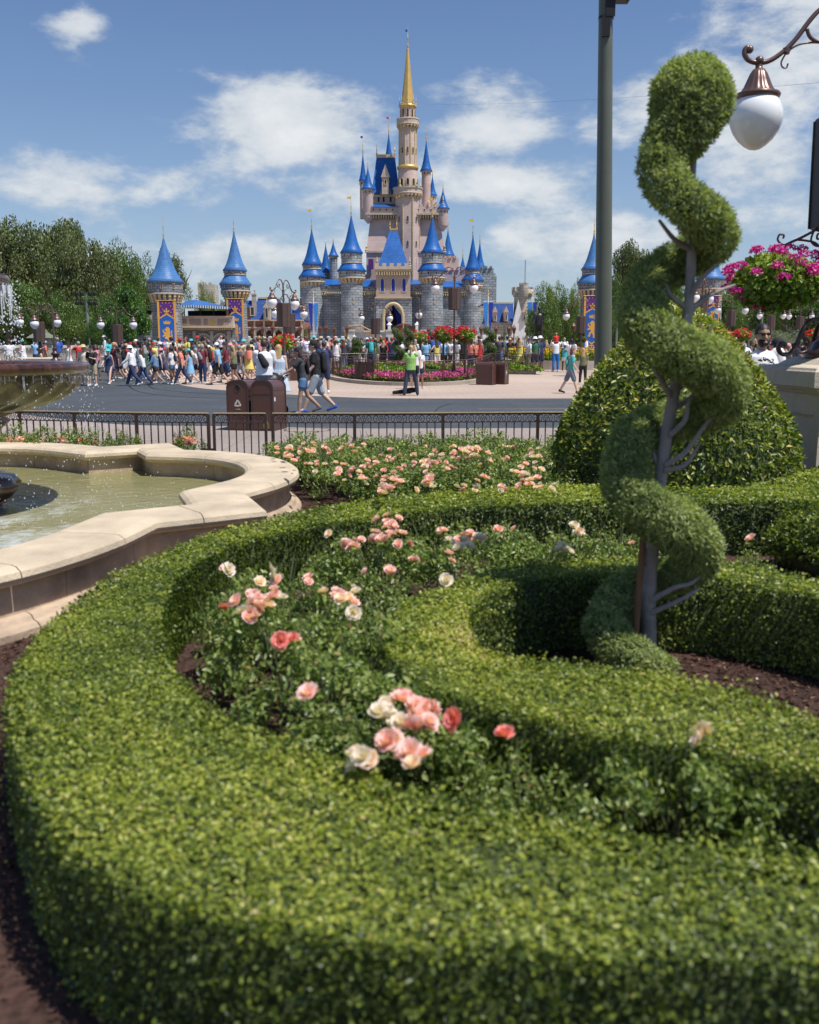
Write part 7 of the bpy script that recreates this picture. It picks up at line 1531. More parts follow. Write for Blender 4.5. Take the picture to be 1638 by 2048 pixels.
def treeline(name, spans, m_, label=None):
    P_ = []; 
    for (p0, p1, D, yt_, n) in spans:
        x0, x1 = xat(p0, 640, D), xat(p1, 640, D); H_ = zat(yt_, D)
        x = rng.uniform(x0, x1, n); h = H_ * (.78 + .22 * np.sin(x * .21 + D) * np.cos(x * .083 + 1)); z = h * rng.random(n) ** .75; P_.append(np.stack([x, D + rng.uniform(-6, 6, n) - z * .1, z], 1))
    P_ = np.concatenate(P_); P_ += smooth_noise(P_, .5, 2)[:, None] * 1.2; N_ = unit(rng.normal(size=P_.shape) + [0, -.5, .6]); T_ = np.clip(.42 + rng.normal(size=len(P_)) * .17 + smooth_noise(P_, .35, 4) * .15, 0, 1)
    V, Fq, tt = leaves(P_, N_, np.full(len(P_), 1.0), .7, T_, .8, .3, .6); link(name, fastmesh(name, V, Fq, tt, m_), None, kind='stuff')
treeline('distant_woods', [(-900, 300, 135, 560, 26000), (1080, 2600, 135, 590, 26000), (300, 620, 185, 628, 5000), (930, 1080, 185, 640, 3000)], LF['green'])
hb = []
x0, x1 = xat(1575, 650, 88), xat(1720, 650, 88); t = thing('tall_hedge', 'tall square clipped dark hedge behind the right-hand lamps', 'hedge', ((x0 + x1) / 2, 88, gz(0, 88))); mb = MB(); hh = zat(618, 88) - gz(0, 88); mb.box(-(x1 - x0) / 2 + .2, (x1 - x0) / 2 - .2, .2, 2, 0, hh - .2); mb.build('inner_parts', M['hedgecore'], t)  # box is an added solid core that stops light behind the leaves
n = 5000; P_ = np.stack([rng.uniform(-(x1 - x0) / 2, (x1 - x0) / 2, n), rng.uniform(0, .2, n), rng.uniform(0, hh, n)], 1); V, Fq, tt = leaves(P_, unit(rng.normal(size=(n, 3)) * .3 + [0, -1, .3]), np.full(n, .26), .6, np.clip(.35 + rng.normal(size=n) * .15, 0, 1)); link('foliage', fastmesh('hedge_foliage', V, Fq, tt, LF['green']), t, kind='stuff')
# floodlight mast and the green post on the right
def mast(px, Y, ytop, label, heads=True):
    x = xat(px, 640, Y); g = gz(0, Y); t = thing('light_mast', label, 'mast', (x, Y, g)); z = zat(ytop, Y) - g; mb = MB(); mb.tube([(0, 0, 0), (0, 0, z)], .10, 8); mb.build('pole', mat('sage_pole', (.15, .20, .16), .6), t)
    if heads:
        mb = MB(); mb.tube([(-.75, 0, z - .35), (.75, 0, z - .35)], .04, 6); mb.tube([(-.7, 0, z + .0), (.7, 0, z + .0)], .03, 6); mb.build('crossbar', M['darkiron'], t)
        for s in (-.65, -.3, .3, .65):
            for zz in (-.55, .1):
                mb = MB(); mb.lathe([(.05, .16), (.13, .1), (.17, -.12)], 10); link('lamp_head', mb.mesh('lamp_head', M['darkiron']), t, loc=(s, -.1, z + zz), rot=(.5, 0, 0))
mast(175, 70, 590, 'slim sage mast with a bar of stage lights before the oaks'); mast(1234, 80, 600, 'thin green mast right of the big green pole', False); mast(1524, 82, 600, 'thin green mast below the magenta basket', False)
kx = xat(84, 680, 62); t = thing('kiosk', 'small weathered green roofed kiosk sign behind the fountain bowl', 'kiosk', (kx, 62, gz(0, 62))); mb = MB(); mb.box(-.5, .5, -.3, .3, 0, 1.75); mb.build('body', M['tanstone'], t); mb = MB(); mb.lathe([(1.05, 1.75), (.9, 1.85), (.45, 2.1), (.4, 2.25), (0, 2.4)], 4, smooth=False, rot=math.pi / 4); mb.build('roof', mat('verdigris', (.16, .18, .13), .8), t); mb = MB(); mb.box(-.38, .38, -.32, -.3, .9, 1.55); mb.build('board', M['white'], t)
wl = thing('low_wall', 'low stone wall behind the crowd at the left', 'wall', (xat(120, 690, 66), 66, gz(0, 66))); mb = MB(); mb.box(-9, 6.0, 0, .6, 0, 1.15); mb.build('wall', M['tanstone'], wl); mb = MB(); mb.box(-9.1, 6.1, -.1, .7, 1.15, 1.32); mb.build('coping', M['white'], wl)
# small spiral topiaries in the planter
sk = lambda px, y0, y1, hw, a: [(px + a * math.cos(math.pi * 1.0 - k * math.pi / 3), y0 + (y1 - y0) * k / 14, -.18 * math.sin(math.pi * 1.0 - k * math.pi / 3) * 1.0, hw * (.8 + .25 * k / 14)) for k in range(15)]
def small_top(px, y0, y1, Y, lb, hw=6.0, a=7, m_=None):
    topiary('spiral_topiary', lb, sk(px, y0, y1, hw, a), [(px, y0 + 5), (px, (y0 + y1) / 2), (px, y1 + 2)], Y, 5000, .085, m_=M['lime_t'], trunk_r=.05, group='small spiral topiaries in the plaza')
M['lime_t'] = leafmat('young_juniper', [(0, (.05, .08, .03)), (.5, (.14, .19, .07)), (1, (.26, .30, .13))], .25, .5, .3)
small_top(797, 662, 732, 49.5, 'tall thin spiral topiary in the planter left of the photographer', 6.5, 7); small_top(818, 660, 716, 54, 'second thin spiral topiary behind the photographer', 5.5, 6); small_top(980, 660, 720, 53, 'thin spiral topiary at the right end of the planter', 6.5, 7); small_top(714, 682, 708, 53, 'short dark spiral topiary in the crowd', 5.5, 5); small_top(866, 668, 690, 70, 'short spiral topiary below the stage', 5, 4); small_top(1163, 660, 690, 62, 'small spiral topiary beside the green pole', 4.5, 4)
# ================================================================= people
SKIN = [(.62, .40, .30), (.55, .34, .25), (.44, .26, .18), (.28, .15, .10), (.12, .065, .045), (.66, .45, .36)]
HAIR = {'brown': (.06, .03, .018), 'black': (.012, .010, .010), 'blond': (.42, .28, .13), 'grey': (.30, .29, .28), 'auburn': (.16, .05, .025)}
def frames(a, b):
    t = (Vector(b) - Vector(a)); t = t.normalized() if t.length > 1e-6 else Vector((0, 0, 1)); u = Vector((1, 0, 0)) if abs(t.x) < .85 else Vector((0, 1, 0)); v = t.cross(u).normalized(); u = v.cross(t).normalized(); return t, u, v
def capsule(mb, a, b, ra, rb, sx=1.0, sy=1.0, seg=10, round_=True):
    """tapered limb from a to b, section scaled sx (side) and sy (front-back)"""
    a, b = Vector(a), Vector(b); t, u, v = frames(a, b); rows = []
    if round_: rows += [(a - t * ra * .8, ra * .45), (a - t * ra * .45, ra * .85)]
    n = 4
    for k in range(n + 1): rows.append((a + (b - a) * k / n, ra + (rb - ra) * k / n))
    if round_: rows += [(b + t * rb * .45, rb * .85), (b + t * rb * .8, rb * .45)]
    V = []
    for p, r in rows:
        for k in range(seg): q = 2 * math.pi * k / seg; V.append(tuple(p + u * math.cos(q) * r * sx + v * math.sin(q) * r * sy))
    Fs = [(i * seg + k, (i + 1) * seg + k, (i + 1) * seg + (k + 1) % seg, i * seg + (k + 1) % seg) for i in range(len(rows) - 1) for k in range(seg)]
    Fs = [f[::-1] for f in Fs]
    mb.add(V, Fs + [tuple(range(seg)), tuple(range(len(V) - seg, len(V)))[::-1]], [[(0, 0)] * len(f) for f in Fs] + [[(0, 0)] * seg] * 2, True)
def remesh(mb, name, m_, voxel, smooth=3, deci=None):
    me = mb.mesh(name + '_src', m_); o = bpy.data.objects.new('src', me); col.objects.link(o)
    r = o.modifiers.new('r', 'REMESH'); r.mode = 'VOXEL'; r.voxel_size = voxel; r.use_smooth_shade = True
    s = o.modifiers.new('s', 'SMOOTH'); s.factor = .5; s.iterations = smooth
    if deci: d = o.modifiers.new('d', 'DECIMATE'); d.ratio = deci
    bpy.context.view_layer.update(); ev = o.evaluated_get(bpy.context.evaluated_depsgraph_get()); out = bpy.data.meshes.new_from_object(ev); out.name = name
    bpy.data.objects.remove(o); bpy.data.meshes.remove(me); out.materials.clear(); out.materials.append(m_)
    out.polygons.foreach_set('use_smooth', [True] * len(out.polygons)); return out
def joints(pose):
    """a 1.72 m figure facing +Y.  leg: (forward angle, knee bend); arm: (forward, sideways, elbow bend)"""
    J = {}; lean = math.radians(pose.get('lean', 2)); fem = pose.get('fem', False)
    hip = Vector((0, 0, .93)); up = Vector((0, math.sin(lean), math.cos(lean)))
    J['pelvis'] = hip; J['waist'] = hip + up * .14; J['chest'] = hip + up * .36; J['neck'] = hip + up * .52; J['head'] = hip + up * .685 + Vector((0, .02 + pose.get('nod', 0), 0))
    sw = .165 if fem else .195; hw = .10 if fem else .095
    for s, n in ((-1, 'l'), (1, 'r')):
        f, kb = pose['leg_' + n]; f, kb = math.radians(f), math.radians(kb); sp_ = math.radians(pose.get('spread', 3)) * s
        h = hip + Vector((s * hw, 0, -.03)); d = Vector((math.sin(sp_), math.sin(f), -math.cos(f))).normalized(); k = h + d * .43; d2 = Vector((math.sin(sp_) * .6, math.sin(f - kb), -math.cos(f - kb))).normalized(); an = k + d2 * .42
        J['hip_' + n], J['knee_' + n], J['ankle_' + n] = h, k, an; J['toe_' + n] = an + Vector((s * .03, .15, -.05 + .1 * max(0, math.sin(kb - f)) * -1))
        f, sd_, eb = [math.radians(q) for q in pose['arm_' + n]]; sh = hip + up * .485 + Vector((s * sw, 0, 0)); d = Vector((s * math.sin(sd_), math.sin(f), -math.cos(f) * math.cos(sd_))).normalized(); el = sh + d * .285
        g = f + eb; inn = pose.get('inward', .0); d2 = Vector((s * (math.sin(sd_) * .4 - inn), math.sin(g), -math.cos(g))).normalized(); wr = el + d2 * .25
        J['sh_' + n], J['el_' + n], J['wr_' + n] = sh, el, wr; J['hand_' + n] = wr + d2 * .10; J['hd_' + n] = d2
    z = min(J['ankle_l'].z, J['ankle_r'].z) - .085; 
    for k in J:
        if not k.startswith('hd_'): J[k] = J[k] - Vector((0, 0, z))
    return J
def body_mesh(pose, hi=False):
    J = joints(pose); mb = MB(); fem = pose.get('fem', False); w = pose.get('wide', 1.0)
    capsule(mb, J['pelvis'] - Vector((0, 0, .03)), J['waist'], .135 * w, .118 * w, 1.15, .85); capsule(mb, J['waist'], J['chest'], .115 * w, .14 * w, 1.12, .80); capsule(mb, J['chest'], J['neck'] - Vector((0, 0, .08)), .14 * w, .10, 1.12, .75)
    capsule(mb, J['neck'] - Vector((0, 0, .06)), J['head'] - Vector((0, 0, .05)), .062, .052)
    H_ = J['head']; mb.sphere((H_.x, H_.y - .005, H_.z + .02), .1, 14, 10, (.78, .97, 1.12)); mb.sphere((H_.x, H_.y + .025, H_.z - .05), .07, 12, 8, (.82, .9, 1.0))
    if hi:
        capsule(mb, H_ + Vector((0, .085, .02)), H_ + Vector((0, .112, -.028)), .012, .018, seg=8)
        for s in (-1, 1): mb.sphere((H_.x + s * .082, H_.y - .005, H_.z - .005), .022, 8, 6, (.5, .9, 1.3))
        mb.sphere((H_.x, H_.y + .085, H_.z - .075), .026, 8, 6, (1.2, .6, .6))
    if fem:
        for s in (-1, 1): mb.sphere((s * .065, J['chest'].y + .085, J['chest'].z + .01), .065, 10, 6)
    for n in 'lr':
        capsule(mb, J['hip_' + n], J['knee_' + n], .088 * (.5 + w / 2), .058); capsule(mb, J['knee_' + n], J['knee_' + n] + (J['ankle_' + n] - J['knee_' + n]) * .4, .055, .056); capsule(mb, J['knee_' + n] + (J['ankle_' + n] - J['knee_' + n]) * .4, J['ankle_' + n], .056, .036)
        capsule(mb, J['ankle_' + n], J['toe_' + n], .036, .03)
        capsule(mb, J['sh_' + n], J['el_' + n], .052 * (.5 + w / 2), .040); capsule(mb, J['el_' + n], J['wr_' + n], .040, .027)
        hd = J['hd_' + n]; wr = J['wr_' + n]; s = -1 if n == 'l' else 1
        if not hi: capsule(mb, wr, J['hand_' + n] + hd * .03, .03, .026, .7, 1.1)
        else:
            _, u, v = frames(wr, wr + hd); u = Vector((0, 1, 0)) - hd * hd.y; u = u.normalized() if u.length > .1 else Vector((1, 0, 0)); q = Vector((-s, 0, 0))
            capsule(mb, wr + hd * .01, wr + hd * .075, .026, .036, 1, .6)
            for i, (off, ln) in enumerate(((-.030, .058), (-.010, .068), (.010, .064), (.030, .052))):
                a = wr + hd * .085 + u * off; b = a + hd * ln * .5 + q * .006; c = b + hd * ln * .4 + q * .022; capsule(mb, a, b, .0095, .009, seg=6); capsule(mb, b, c, .009, .008, seg=6)
            a = wr + hd * .03 + u * .030; capsule(mb, a, a + hd * .035 + u * .022 + q * .012, .012, .010, seg=6); capsule(mb, a + hd * .035 + u * .022 + q * .012, a + hd * .062 + u * .024 + q * .026, .010, .009, seg=6)
    return remesh(mb, 'body', M['skin'], .009 if hi else .021, 2 if hi else 1, None if hi else .42)
def top_mesh(pose, kind, hi=False):
    J = joints(pose); mb = MB(); w = pose.get('wide', 1.0) * 1.0; e = .016; fem = pose.get('fem', False)
    low = {'tee': -.06, 'tank': -.04, 'dress': -.05, 'shirt': -.06, 'long': -.06}[kind]
    capsule(mb, J['pelvis'] + Vector((0, 0, low)), J['waist'], .15 * w + e, .132 * w + e, 1.15, .88, 14, False); capsule(mb, J['waist'], J['chest'], .132 * w + e, .143 * w + e, 1.13, .85, 14); capsule(mb, J['chest'], J['neck'] - Vector((0, 0, .085)), .142 * w + e, .105 + e, 1.12, .78, 14)
    if fem:
        for s in (-1, 1): mb.sphere((s * .065, J['chest'].y + .09, J['chest'].z + .01), .075, 10, 6)
    for n in 'lr':
        sh, el, wr = J['sh_' + n], J['el_' + n], J['wr_' + n]
        if kind in ('tee', 'shirt'): capsule(mb, sh, sh + (el - sh) * .66, .062 * (.5 + w / 2) + e, .056 * (.5 + w / 2) + e)
        elif kind == 'long': capsule(mb, sh, el, .06 + e, .045 + e); capsule(mb, el, wr, .045 + e, .034 + e)
        else: capsule(mb, sh - Vector(((-1 if n == 'l' else 1) * .04, 0, 0)), sh - Vector(((-1 if n == 'l' else 1) * .05, 0, -.01)), .05, .045)
    if kind == 'dress':
        a = J['pelvis']; ang = [0]; capsule(mb, a + Vector((0, 0, -.02)), a + Vector((0, 0, -.42)), .17 * w, .25 * w, 1.1, .95, 16, False)
    return remesh(mb, 'top', M['cloth'], .010 if hi else .024, 2, None if hi else .40)
def bottom_mesh(pose, kind, hi=False):
    J = joints(pose); mb = MB(); w = pose.get('wide', 1.0); e = .014
    capsule(mb, J['pelvis'] + Vector((0, 0, -.06)), J['pelvis'] + Vector((0, 0, .07)), .143 * w + e, .130 * w + e, 1.12, .88, 12)
    if kind == 'skirt': capsule(mb, J['pelvis'], J['pelvis'] + Vector((0, .01, -.34)), .15 * w, .215 * w, 1.08, .95, 16, False)
    for n in 'lr':
        h, k, a = J['hip_' + n], J['knee_' + n], J['ankle_' + n]
        if kind == 'short': capsule(mb, h, h + (k - h) * .42, .095 * (.5 + w / 2) + e, .092 + e)
        elif kind == 'shorts': capsule(mb, h, h + (k - h) * .92, .095 * (.5 + w / 2) + e, .082 + e)
        elif kind == 'trousers': capsule(mb, h, k, .094 * (.5 + w / 2) + e, .068 + e); capsule(mb, k, a + (k - a) * .02, .066 + e, .052 + e)
    return remesh(mb, 'bottom', M['cloth'], .010 if hi else .024, 2, None if hi else .40)
def shoe_mesh(pose, n='l'):
    J = joints(pose); mb = MB(); a, t_ = J['ankle_' + n], J['toe_' + n]; capsule(mb, a + Vector((0, -.02, -.04)), t_ + Vector((0, .02, .005)), .048, .040, 1, .8, 8); capsule(mb, a + Vector((0, -.03, -.045)), a + Vector((0, -.02, .0)), .046, .042, 1, 1, 8)
    return remesh(mb, 'shoe', M['shoe'], .018, 1, .5)
def hair_mesh(pose, kind):
    J = joints(pose); H_ = J['head']; mb = MB()
    mb.sphere((H_.x, H_.y - .018, H_.z + .038), .108, 14, 10, (.84, .98, 1.05))
    if kind == 'long': capsule(mb, H_ + Vector((0, -.06, .03)), H_ + Vector((0, -.115, -.26)), .085, .10, 1.15, .55, 12)
    elif kind == 'bob': capsule(mb, H_ + Vector((0, -.05, .03)), H_ + Vector((0, -.07, -.10)), .09, .085, 1.2, .7, 12)
    elif kind == 'pony': capsule(mb, H_ + Vector((0, -.10, .05)), H_ + Vector((0, -.16, -.20)), .035, .025, seg=8); mb.sphere((H_.x, H_.y - .115, H_.z + .05), .04, 8, 6)
    me = remesh(mb, 'hair', M['hair'], .016, 1, .5)
    # open the face: drop faces in front of and below the hair line
    bm = bmesh.new(); bm.from_mesh(me)
    dead = [f for f in bm.faces if (lambda c: c.y > H_.y + .030 - (.0 if c.z > H_.z + .02 else .05) and c.z < H_.z + .075)(f.calc_center_median())]
    bmesh.ops.delete(bm, geom=dead, context='FACES'); bm.to_mesh(me); bm.free(); return me
def hat_mesh(pose, kind):
    J = joints(pose); H_ = J['head']; mb = MB(); c = (H_.x, H_.y - .012)
    if kind == 'cap':
        mb.lathe([(.001, H_.z + .163), (.05, H_.z + .155), (.085, H_.z + .125), (.103, H_.z + .075), (.104, H_.z + .045)][::-1], 14, c)
        d = -1 if pose.get('capback') else 1; v = []
        for k in range(9): a = math.radians(-60 + 15 * k); v += [(c[0] + .1 * math.sin(a), c[1] + d * .1 * math.cos(a), H_.z + .055), (c[0] + .115 * math.sin(a), c[1] + d * (.1 * math.cos(a) + .085 * math.cos(a * 1.3)), H_.z + .045)]
        v2 = [(x, y, z - .012) for x, y, z in v]; n = len(v); f = []
        for k in range(8): f += [(2 * k, 2 * k + 1, 2 * k + 3, 2 * k + 2), (n + 2 * k, n + 2 * k + 2, n + 2 * k + 3, n + 2 * k + 1), (2 * k + 1, n + 2 * k + 1, n + 2 * k + 3, 2 * k + 3)]
        mb.add(v + v2, f)
    else: mb.lathe([(.19, H_.z + .05), (.195, H_.z + .058), (.11, H_.z + .07), (.10, H_.z + .14), (.07, H_.z + .17), (.001, H_.z + .175)], 18, c)
    return mb.mesh('hat', M['cloth'])
def pack_mesh(pose, kind):
    J = joints(pose); c = J['chest']; mb = MB()
    if kind == 'backpack':
        capsule(mb, c + Vector((0, -.21, -.22)), c + Vector((0, -.20, .10)), .13, .11, 1.05, .68, 12)
        for s in (-1, 1): mb.tube([(s * .09, c.y - .14, c.z + .16), (s * .105, c.y - .02, c.z + .195), (s * .10, c.y + .12, c.z + .08), (s * .12, c.y + .10, c.z - .12), (s * .12, c.y - .12, c.z - .2)], .018, 6)
    else:
        capsule(mb, c + Vector((.02, -.19, -.16)), c + Vector((-.10, -.17, .06)), .10, .07, 1.0, .55, 10); mb.tube([(-.13, c.y - .10, c.z + .14), (-.12, c.y + .0, c.z + .19), (-.02, c.y + .15, c.z + .02), (.12, c.y + .10, c.z - .18), (.1, c.y - .12, c.z - .22)], .014, 6)
    return mb.mesh('bag', M['cloth'])
POSES = {
    'stand': dict(leg_l=(2, 2), leg_r=(-2, 3), arm_l=(3, 8, 12), arm_r=(0, 9, 15)),
    'hold': dict(leg_l=(0, 4), leg_r=(4, 6), arm_l=(18, 6, 85), arm_r=(8, 10, 25), inward=.2),
    'photo': dict(leg_l=(-2, 2), leg_r=(3, 4), arm_l=(62, 10, 88), arm_r=(60, 10, 90), inward=.35),
    'walk1': dict(leg_l=(24, 6), leg_r=(-16, 24), arm_l=(-20, 7, 15), arm_r=(22, 7, 25), lean=4),
    'walk2': dict(leg_l=(-18, 28), leg_r=(22, 4), arm_l=(20, 7, 30), arm_r=(-18, 7, 12), lean=4),
    'walk3': dict(leg_l=(8, 12), leg_r=(-4, 30), arm_l=(10, 8, 50), arm_r=(-6, 8, 12), lean=3),
    'hips': dict(leg_l=(0, 2), leg_r=(3, 4), arm_l=(-10, 42, 60), arm_r=(2, 9, 15), spread=6),
}
PC = {}
def part_mesh(kind, pose, fem, sub=None, wide=1.0, hi=False, extra=None):
    key = (kind, pose if isinstance(pose, str) else extra, fem, sub, wide, hi)
    if key not in PC:
        p = dict(POSES[pose] if isinstance(pose, str) else pose); p['fem'] = fem; p['wide'] = wide
        PC[key] = {'body': lambda: body_mesh(p, hi), 'top': lambda: top_mesh(p, sub, hi), 'bottom': lambda: bottom_mesh(p, sub, hi), 'shoe': lambda: shoe_mesh(p, sub), 'hair': lambda: hair_mesh(p, sub), 'hat': lambda: hat_mesh(p, sub), 'bag': lambda: pack_mesh(p, sub)}[kind]()
    return PC[key]
def person(x, y, z, rz, h, label, pose='stand', fem=False, skin=0, top=('tee', (.5, .5, .5)), bot=('shorts', (.1, .1, .12)), hair=('short', 'brown'), hat=None, bag=None, shoes=(.6, .6, .6), wide=1.0, hi=False, group=None, extra=None):
    t = thing('person', label, 'person', (x, y, z), rz, group); s = h / 1.72; t.scale = (s, s, s)
    A = lambda k, sub=None, w=wide: part_mesh(k, pose, fem, sub, w, hi if k in ('body', 'top', 'bottom') else False, extra)
    link('body', A('body'), t, color=SKIN[skin]); link('shirt' if top[0] != 'dress' else 'dress', A('top', top[0]), t, color=top[1])
    if top[0] != 'dress' and bot: link({'shorts': 'shorts', 'short': 'shorts', 'trousers': 'trousers', 'skirt': 'skirt'}[bot[0]], A('bottom', bot[0]), t, color=bot[1])
    for n in 'lr': link('shoe', A('shoe', n, 1.0), t, color=shoes)
    if hair: link('hair', A('hair', hair[0], 1.0), t, color=HAIR[hair[1]])
    if hat: link('hat', A('hat', hat[0], 1.0), t, color=hat[1])
    if bag: link('bag', A('bag', bag[0], 1.0), t, color=bag[1])
    return t
W_, K_, GY = (.78, .78, .80), (.015, .015, .018), (.22, .23, .25)
L90, R90 = math.pi / 2, -math.pi / 2     # facing left / right in the picture
# ---- the people nearest the camera, placed by their feet
def at_feet(px, py): q = pix(px, py, 0); return q[0], q[1]
x, y = at_feet(634, 826); man = person(x, y, .006, L90 + .05, 1.86, 'tall man in black polo, grey shorts and black cap walking left with a backpack', dict(leg_l=(22, 2), leg_r=(-16, 30), arm_l=(8, 7, 30), arm_r=(-12, 9, 14), lean=4), False, 0, ('shirt', (.018, .018, .02)), ('shorts', (.36, .40, .45)), ('short', 'brown'), ('cap', K_), ('backpack', (.012, .012, .013)), (.015, .10, .45), 1.06, True, extra='m1')
def shades(t, pose):
    H_ = joints(pose)['head']; mb = MB()
    for s in (-1, 1): mb.sphere((H_.x + s * .033, H_.y + .092, H_.z + .022), .024, 10, 6, (1.15, .35, .75)); mb.tube([(H_.x + s * .058, H_.y + .085, H_.z + .028), (H_.x + s * .083, H_.y - .0, H_.z + .022)], .004, 4)
    mb.tube([(H_.x - .02, H_.y + .1, H_.z + .028), (H_.x + .02, H_.y + .1, H_.z + .028)], .005, 4); mb.build('sunglasses', M['dark'], t)
shades(man, dict(leg_l=(22, 2), leg_r=(-16, 30), arm_l=(8, 7, 30), arm_r=(-12, 9, 14), lean=4))
x, y = at_feet(607, 831); wp = dict(leg_l=(10, 4), leg_r=(-16, 30), arm_l=(42, 6, 18), arm_r=(40, 6, 20), lean=9)
person(x, y, .006, L90 + .1, 1.64, 'woman in dark grey t-shirt, denim shorts and black cap pushing a stroller', wp, True, 2, ('tee', (.045, .045, .05)), ('short', (.10, .20, .36)), ('bob', 'brown'), ('cap', K_), ('sling', K_), (.12, .12, .14), 1.0, True, extra='w1')
def stroller(x, y):
    t = thing('stroller', 'dark stroller mostly hidden behind the trash bins, pushed by the woman in grey', 'stroller', (x, y, .006), L90)
    for s in (-1, 1):
        mb = MB(); mb.tube([(s * .24, -.48, 1.0), (s * .24, -.30, .8), (s * .24, .30, .18)], .014, 6); mb.tube([(s * .24, .1, .55), (s * .24, -.32, .15)], .012, 6); mb.build('frame_side', M['darkiron'], t)
        for yy in (-.34, .34): mb = MB(); mb.tube([(s * .24 + .025 * math.cos(0), yy, .13), (s * .24 - .025, yy, .13)], .13, 16); mb.build('wheel', M['dark'], t)
    mb = MB(); mb.tube([(-.24, -.48, 1.0), (.24, -.48, 1.0)], .018, 8); mb.build('handle', M['dark'], t)
    mb = MB(); capsule(mb, (0, .25, .42), (0, -.18, .42), .17, .17, 1, .6); capsule(mb, (0, -.22, .42), (0, -.34, .85), .18, .16, 1, .4); mb.build('seat', mat('stroller_cloth', (.02, .02, .025), .85), t)
    mb = MB(); mb.lathe([(.0, 1.08), (.12, 1.05), (.22, .95), (.26, .8)], 16, (0, -.12), a0=math.pi * 1.05, a1=math.pi * 1.95); mb.build('hood', M['darkiron'], t)
    return t
stroller(x - .88, y + .02)
x, y = pixd(532, 850, 25.5)[:2]; person(x, y, .006, .15, 1.83, 'heavy man in white t-shirt with black sling bag seen from behind over the bins', dict(POSES['hold']), False, 0, ('tee', W_), ('shorts', GY), ('short', 'brown'), None, ('sling', K_), (.4, .4, .4), 1.25, True, extra='m2')
x, y = pixd(560, 850, 25.7)[:2]; person(x, y, .006, -.2, 1.70, 'blond woman in pale blue strappy dress seen from behind over the bins', dict(POSES['stand']), True, 5, ('dress', (.52, .62, .74)), None, ('long', 'blond'), None, None, (.6, .5, .4), 1.2, True, extra='w2')
x, y = at_feet(822, 791); pp = dict(leg_l=(-3, 0), leg_r=(4, 2), arm_l=(30, 14, 70), arm_r=(88, 12, 60), spread=11, inward=.3)
person(x, y, .006, .0, 1.72, 'photographer in lime green shirt and navy trousers with one arm raised on the plaza', pp, True, 0, ('tee', (.28, .50, .13)), ('trousers', (.045, .05, .085)), ('pony', 'blond'), None, None, K_, 1.08, True, extra='ph')
mb = MB(); capsule(mb, (.22, -.02, .86), (.22, -.02, 1.0), .10, .09, .7, 1.0); mb.tube([(.18, .08, 1.02), (0, .10, 1.3), (-.14, 0, 1.48)], .012, 5); tag(mb.build('shoulder_bag', M['dark'], None, loc=(x, y, .0)), 'black shoulder bag hanging at the hip of the photographer', 'bag')
mb = MB(); capsule(mb, (-.62, .15, .09), (-.05, .2, .14), .065, .10); capsule(mb, (-.05, .2, .16), (.12, .25, .18), .15, .13, 1, .7); q = (x, y); tag(mb.build('camera_bag', M['dark'], None, loc=(x, y, .01)), 'black camera bag lying on the ground at the feet of the photographer', 'bag')
x, y = at_feet(1140, 787); person(x, y, .006, R90 - .1, 1.66, 'woman in teal t-shirt and grey shorts walking behind the mound bush', dict(leg_l=(-22, 8), leg_r=(20, 4), arm_l=(-6, 8, 18), arm_r=(10, 8, 22), lean=5), True, 0, ('tee', (.10, .42, .38)), ('shorts', (.16, .18, .22)), ('bob', 'auburn'), None, ('sling', (.08, .3, .28)), K_, 1.05, True, extra='w3')
# man in white at the right, facing the camera
x, y = pixd(1519, 760, 12.6)[:2]; mpose = dict(leg_l=(2, 2), leg_r=(-2, 2), arm_l=(4, 14, 14), arm_r=(2, 14, 16), lean=0)
mw = person(x, y, .012, math.pi + .03, 1.90, 'bearded man in white t-shirt and dark sunglasses facing the camera beside the pedestal', mpose, False, 2, ('tee', (.82, .83, .88)), ('shorts', GY), ('short', 'black'), None, None, W_, 1.22, True, extra='mw')
shades(mw, mpose); H_ = joints(mpose)['head']
mb = MB(); mb.sphere((H_.x, H_.y + .035, H_.z - .075), .072, 14, 10, (.92, .82, .82)); me = mb.mesh('beard', M['hair']); o = link('beard', me, mw, color=HAIR['black'])
mb = MB(); rr2 = np.random.default_rng(3); ch = joints(mpose)['chest']
for k in range(34): a = rr2.uniform(-.10, .10); b = rr2.normal() * .012 + (.018 if abs(a) < .05 else 0); s = rr2.uniform(.003, .008); mb.box(a - s, a + s, 0, .006, b - s * 1.4, b + s * 1.6)
mb.build('shirt_print', M['dark'], mw, loc=(ch.x, ch.y + .170, ch.z + .04))
x2, y2 = pixd(1553, 760, 16.5)[:2]; mk = person(x2, y2, .012, .25, 1.76, 'man in black t-shirt with green lettering and black cap standing with his back turned', dict(POSES['hold']), False, 1, ('tee', K_), ('shorts', GY), ('short', 'black'), ('cap', K_), None, W_, 1.1, True, extra='mk')
link('shirt_lettering', text_mesh('Phoenix', .085, mat('neon_green', (.15, .75, .05), .7)), mk, loc=(0, joints(POSES['hold'])['chest'].y - .147, joints(POSES['hold'])['chest'].z + .10), rot=(math.pi / 2, 0, 0))

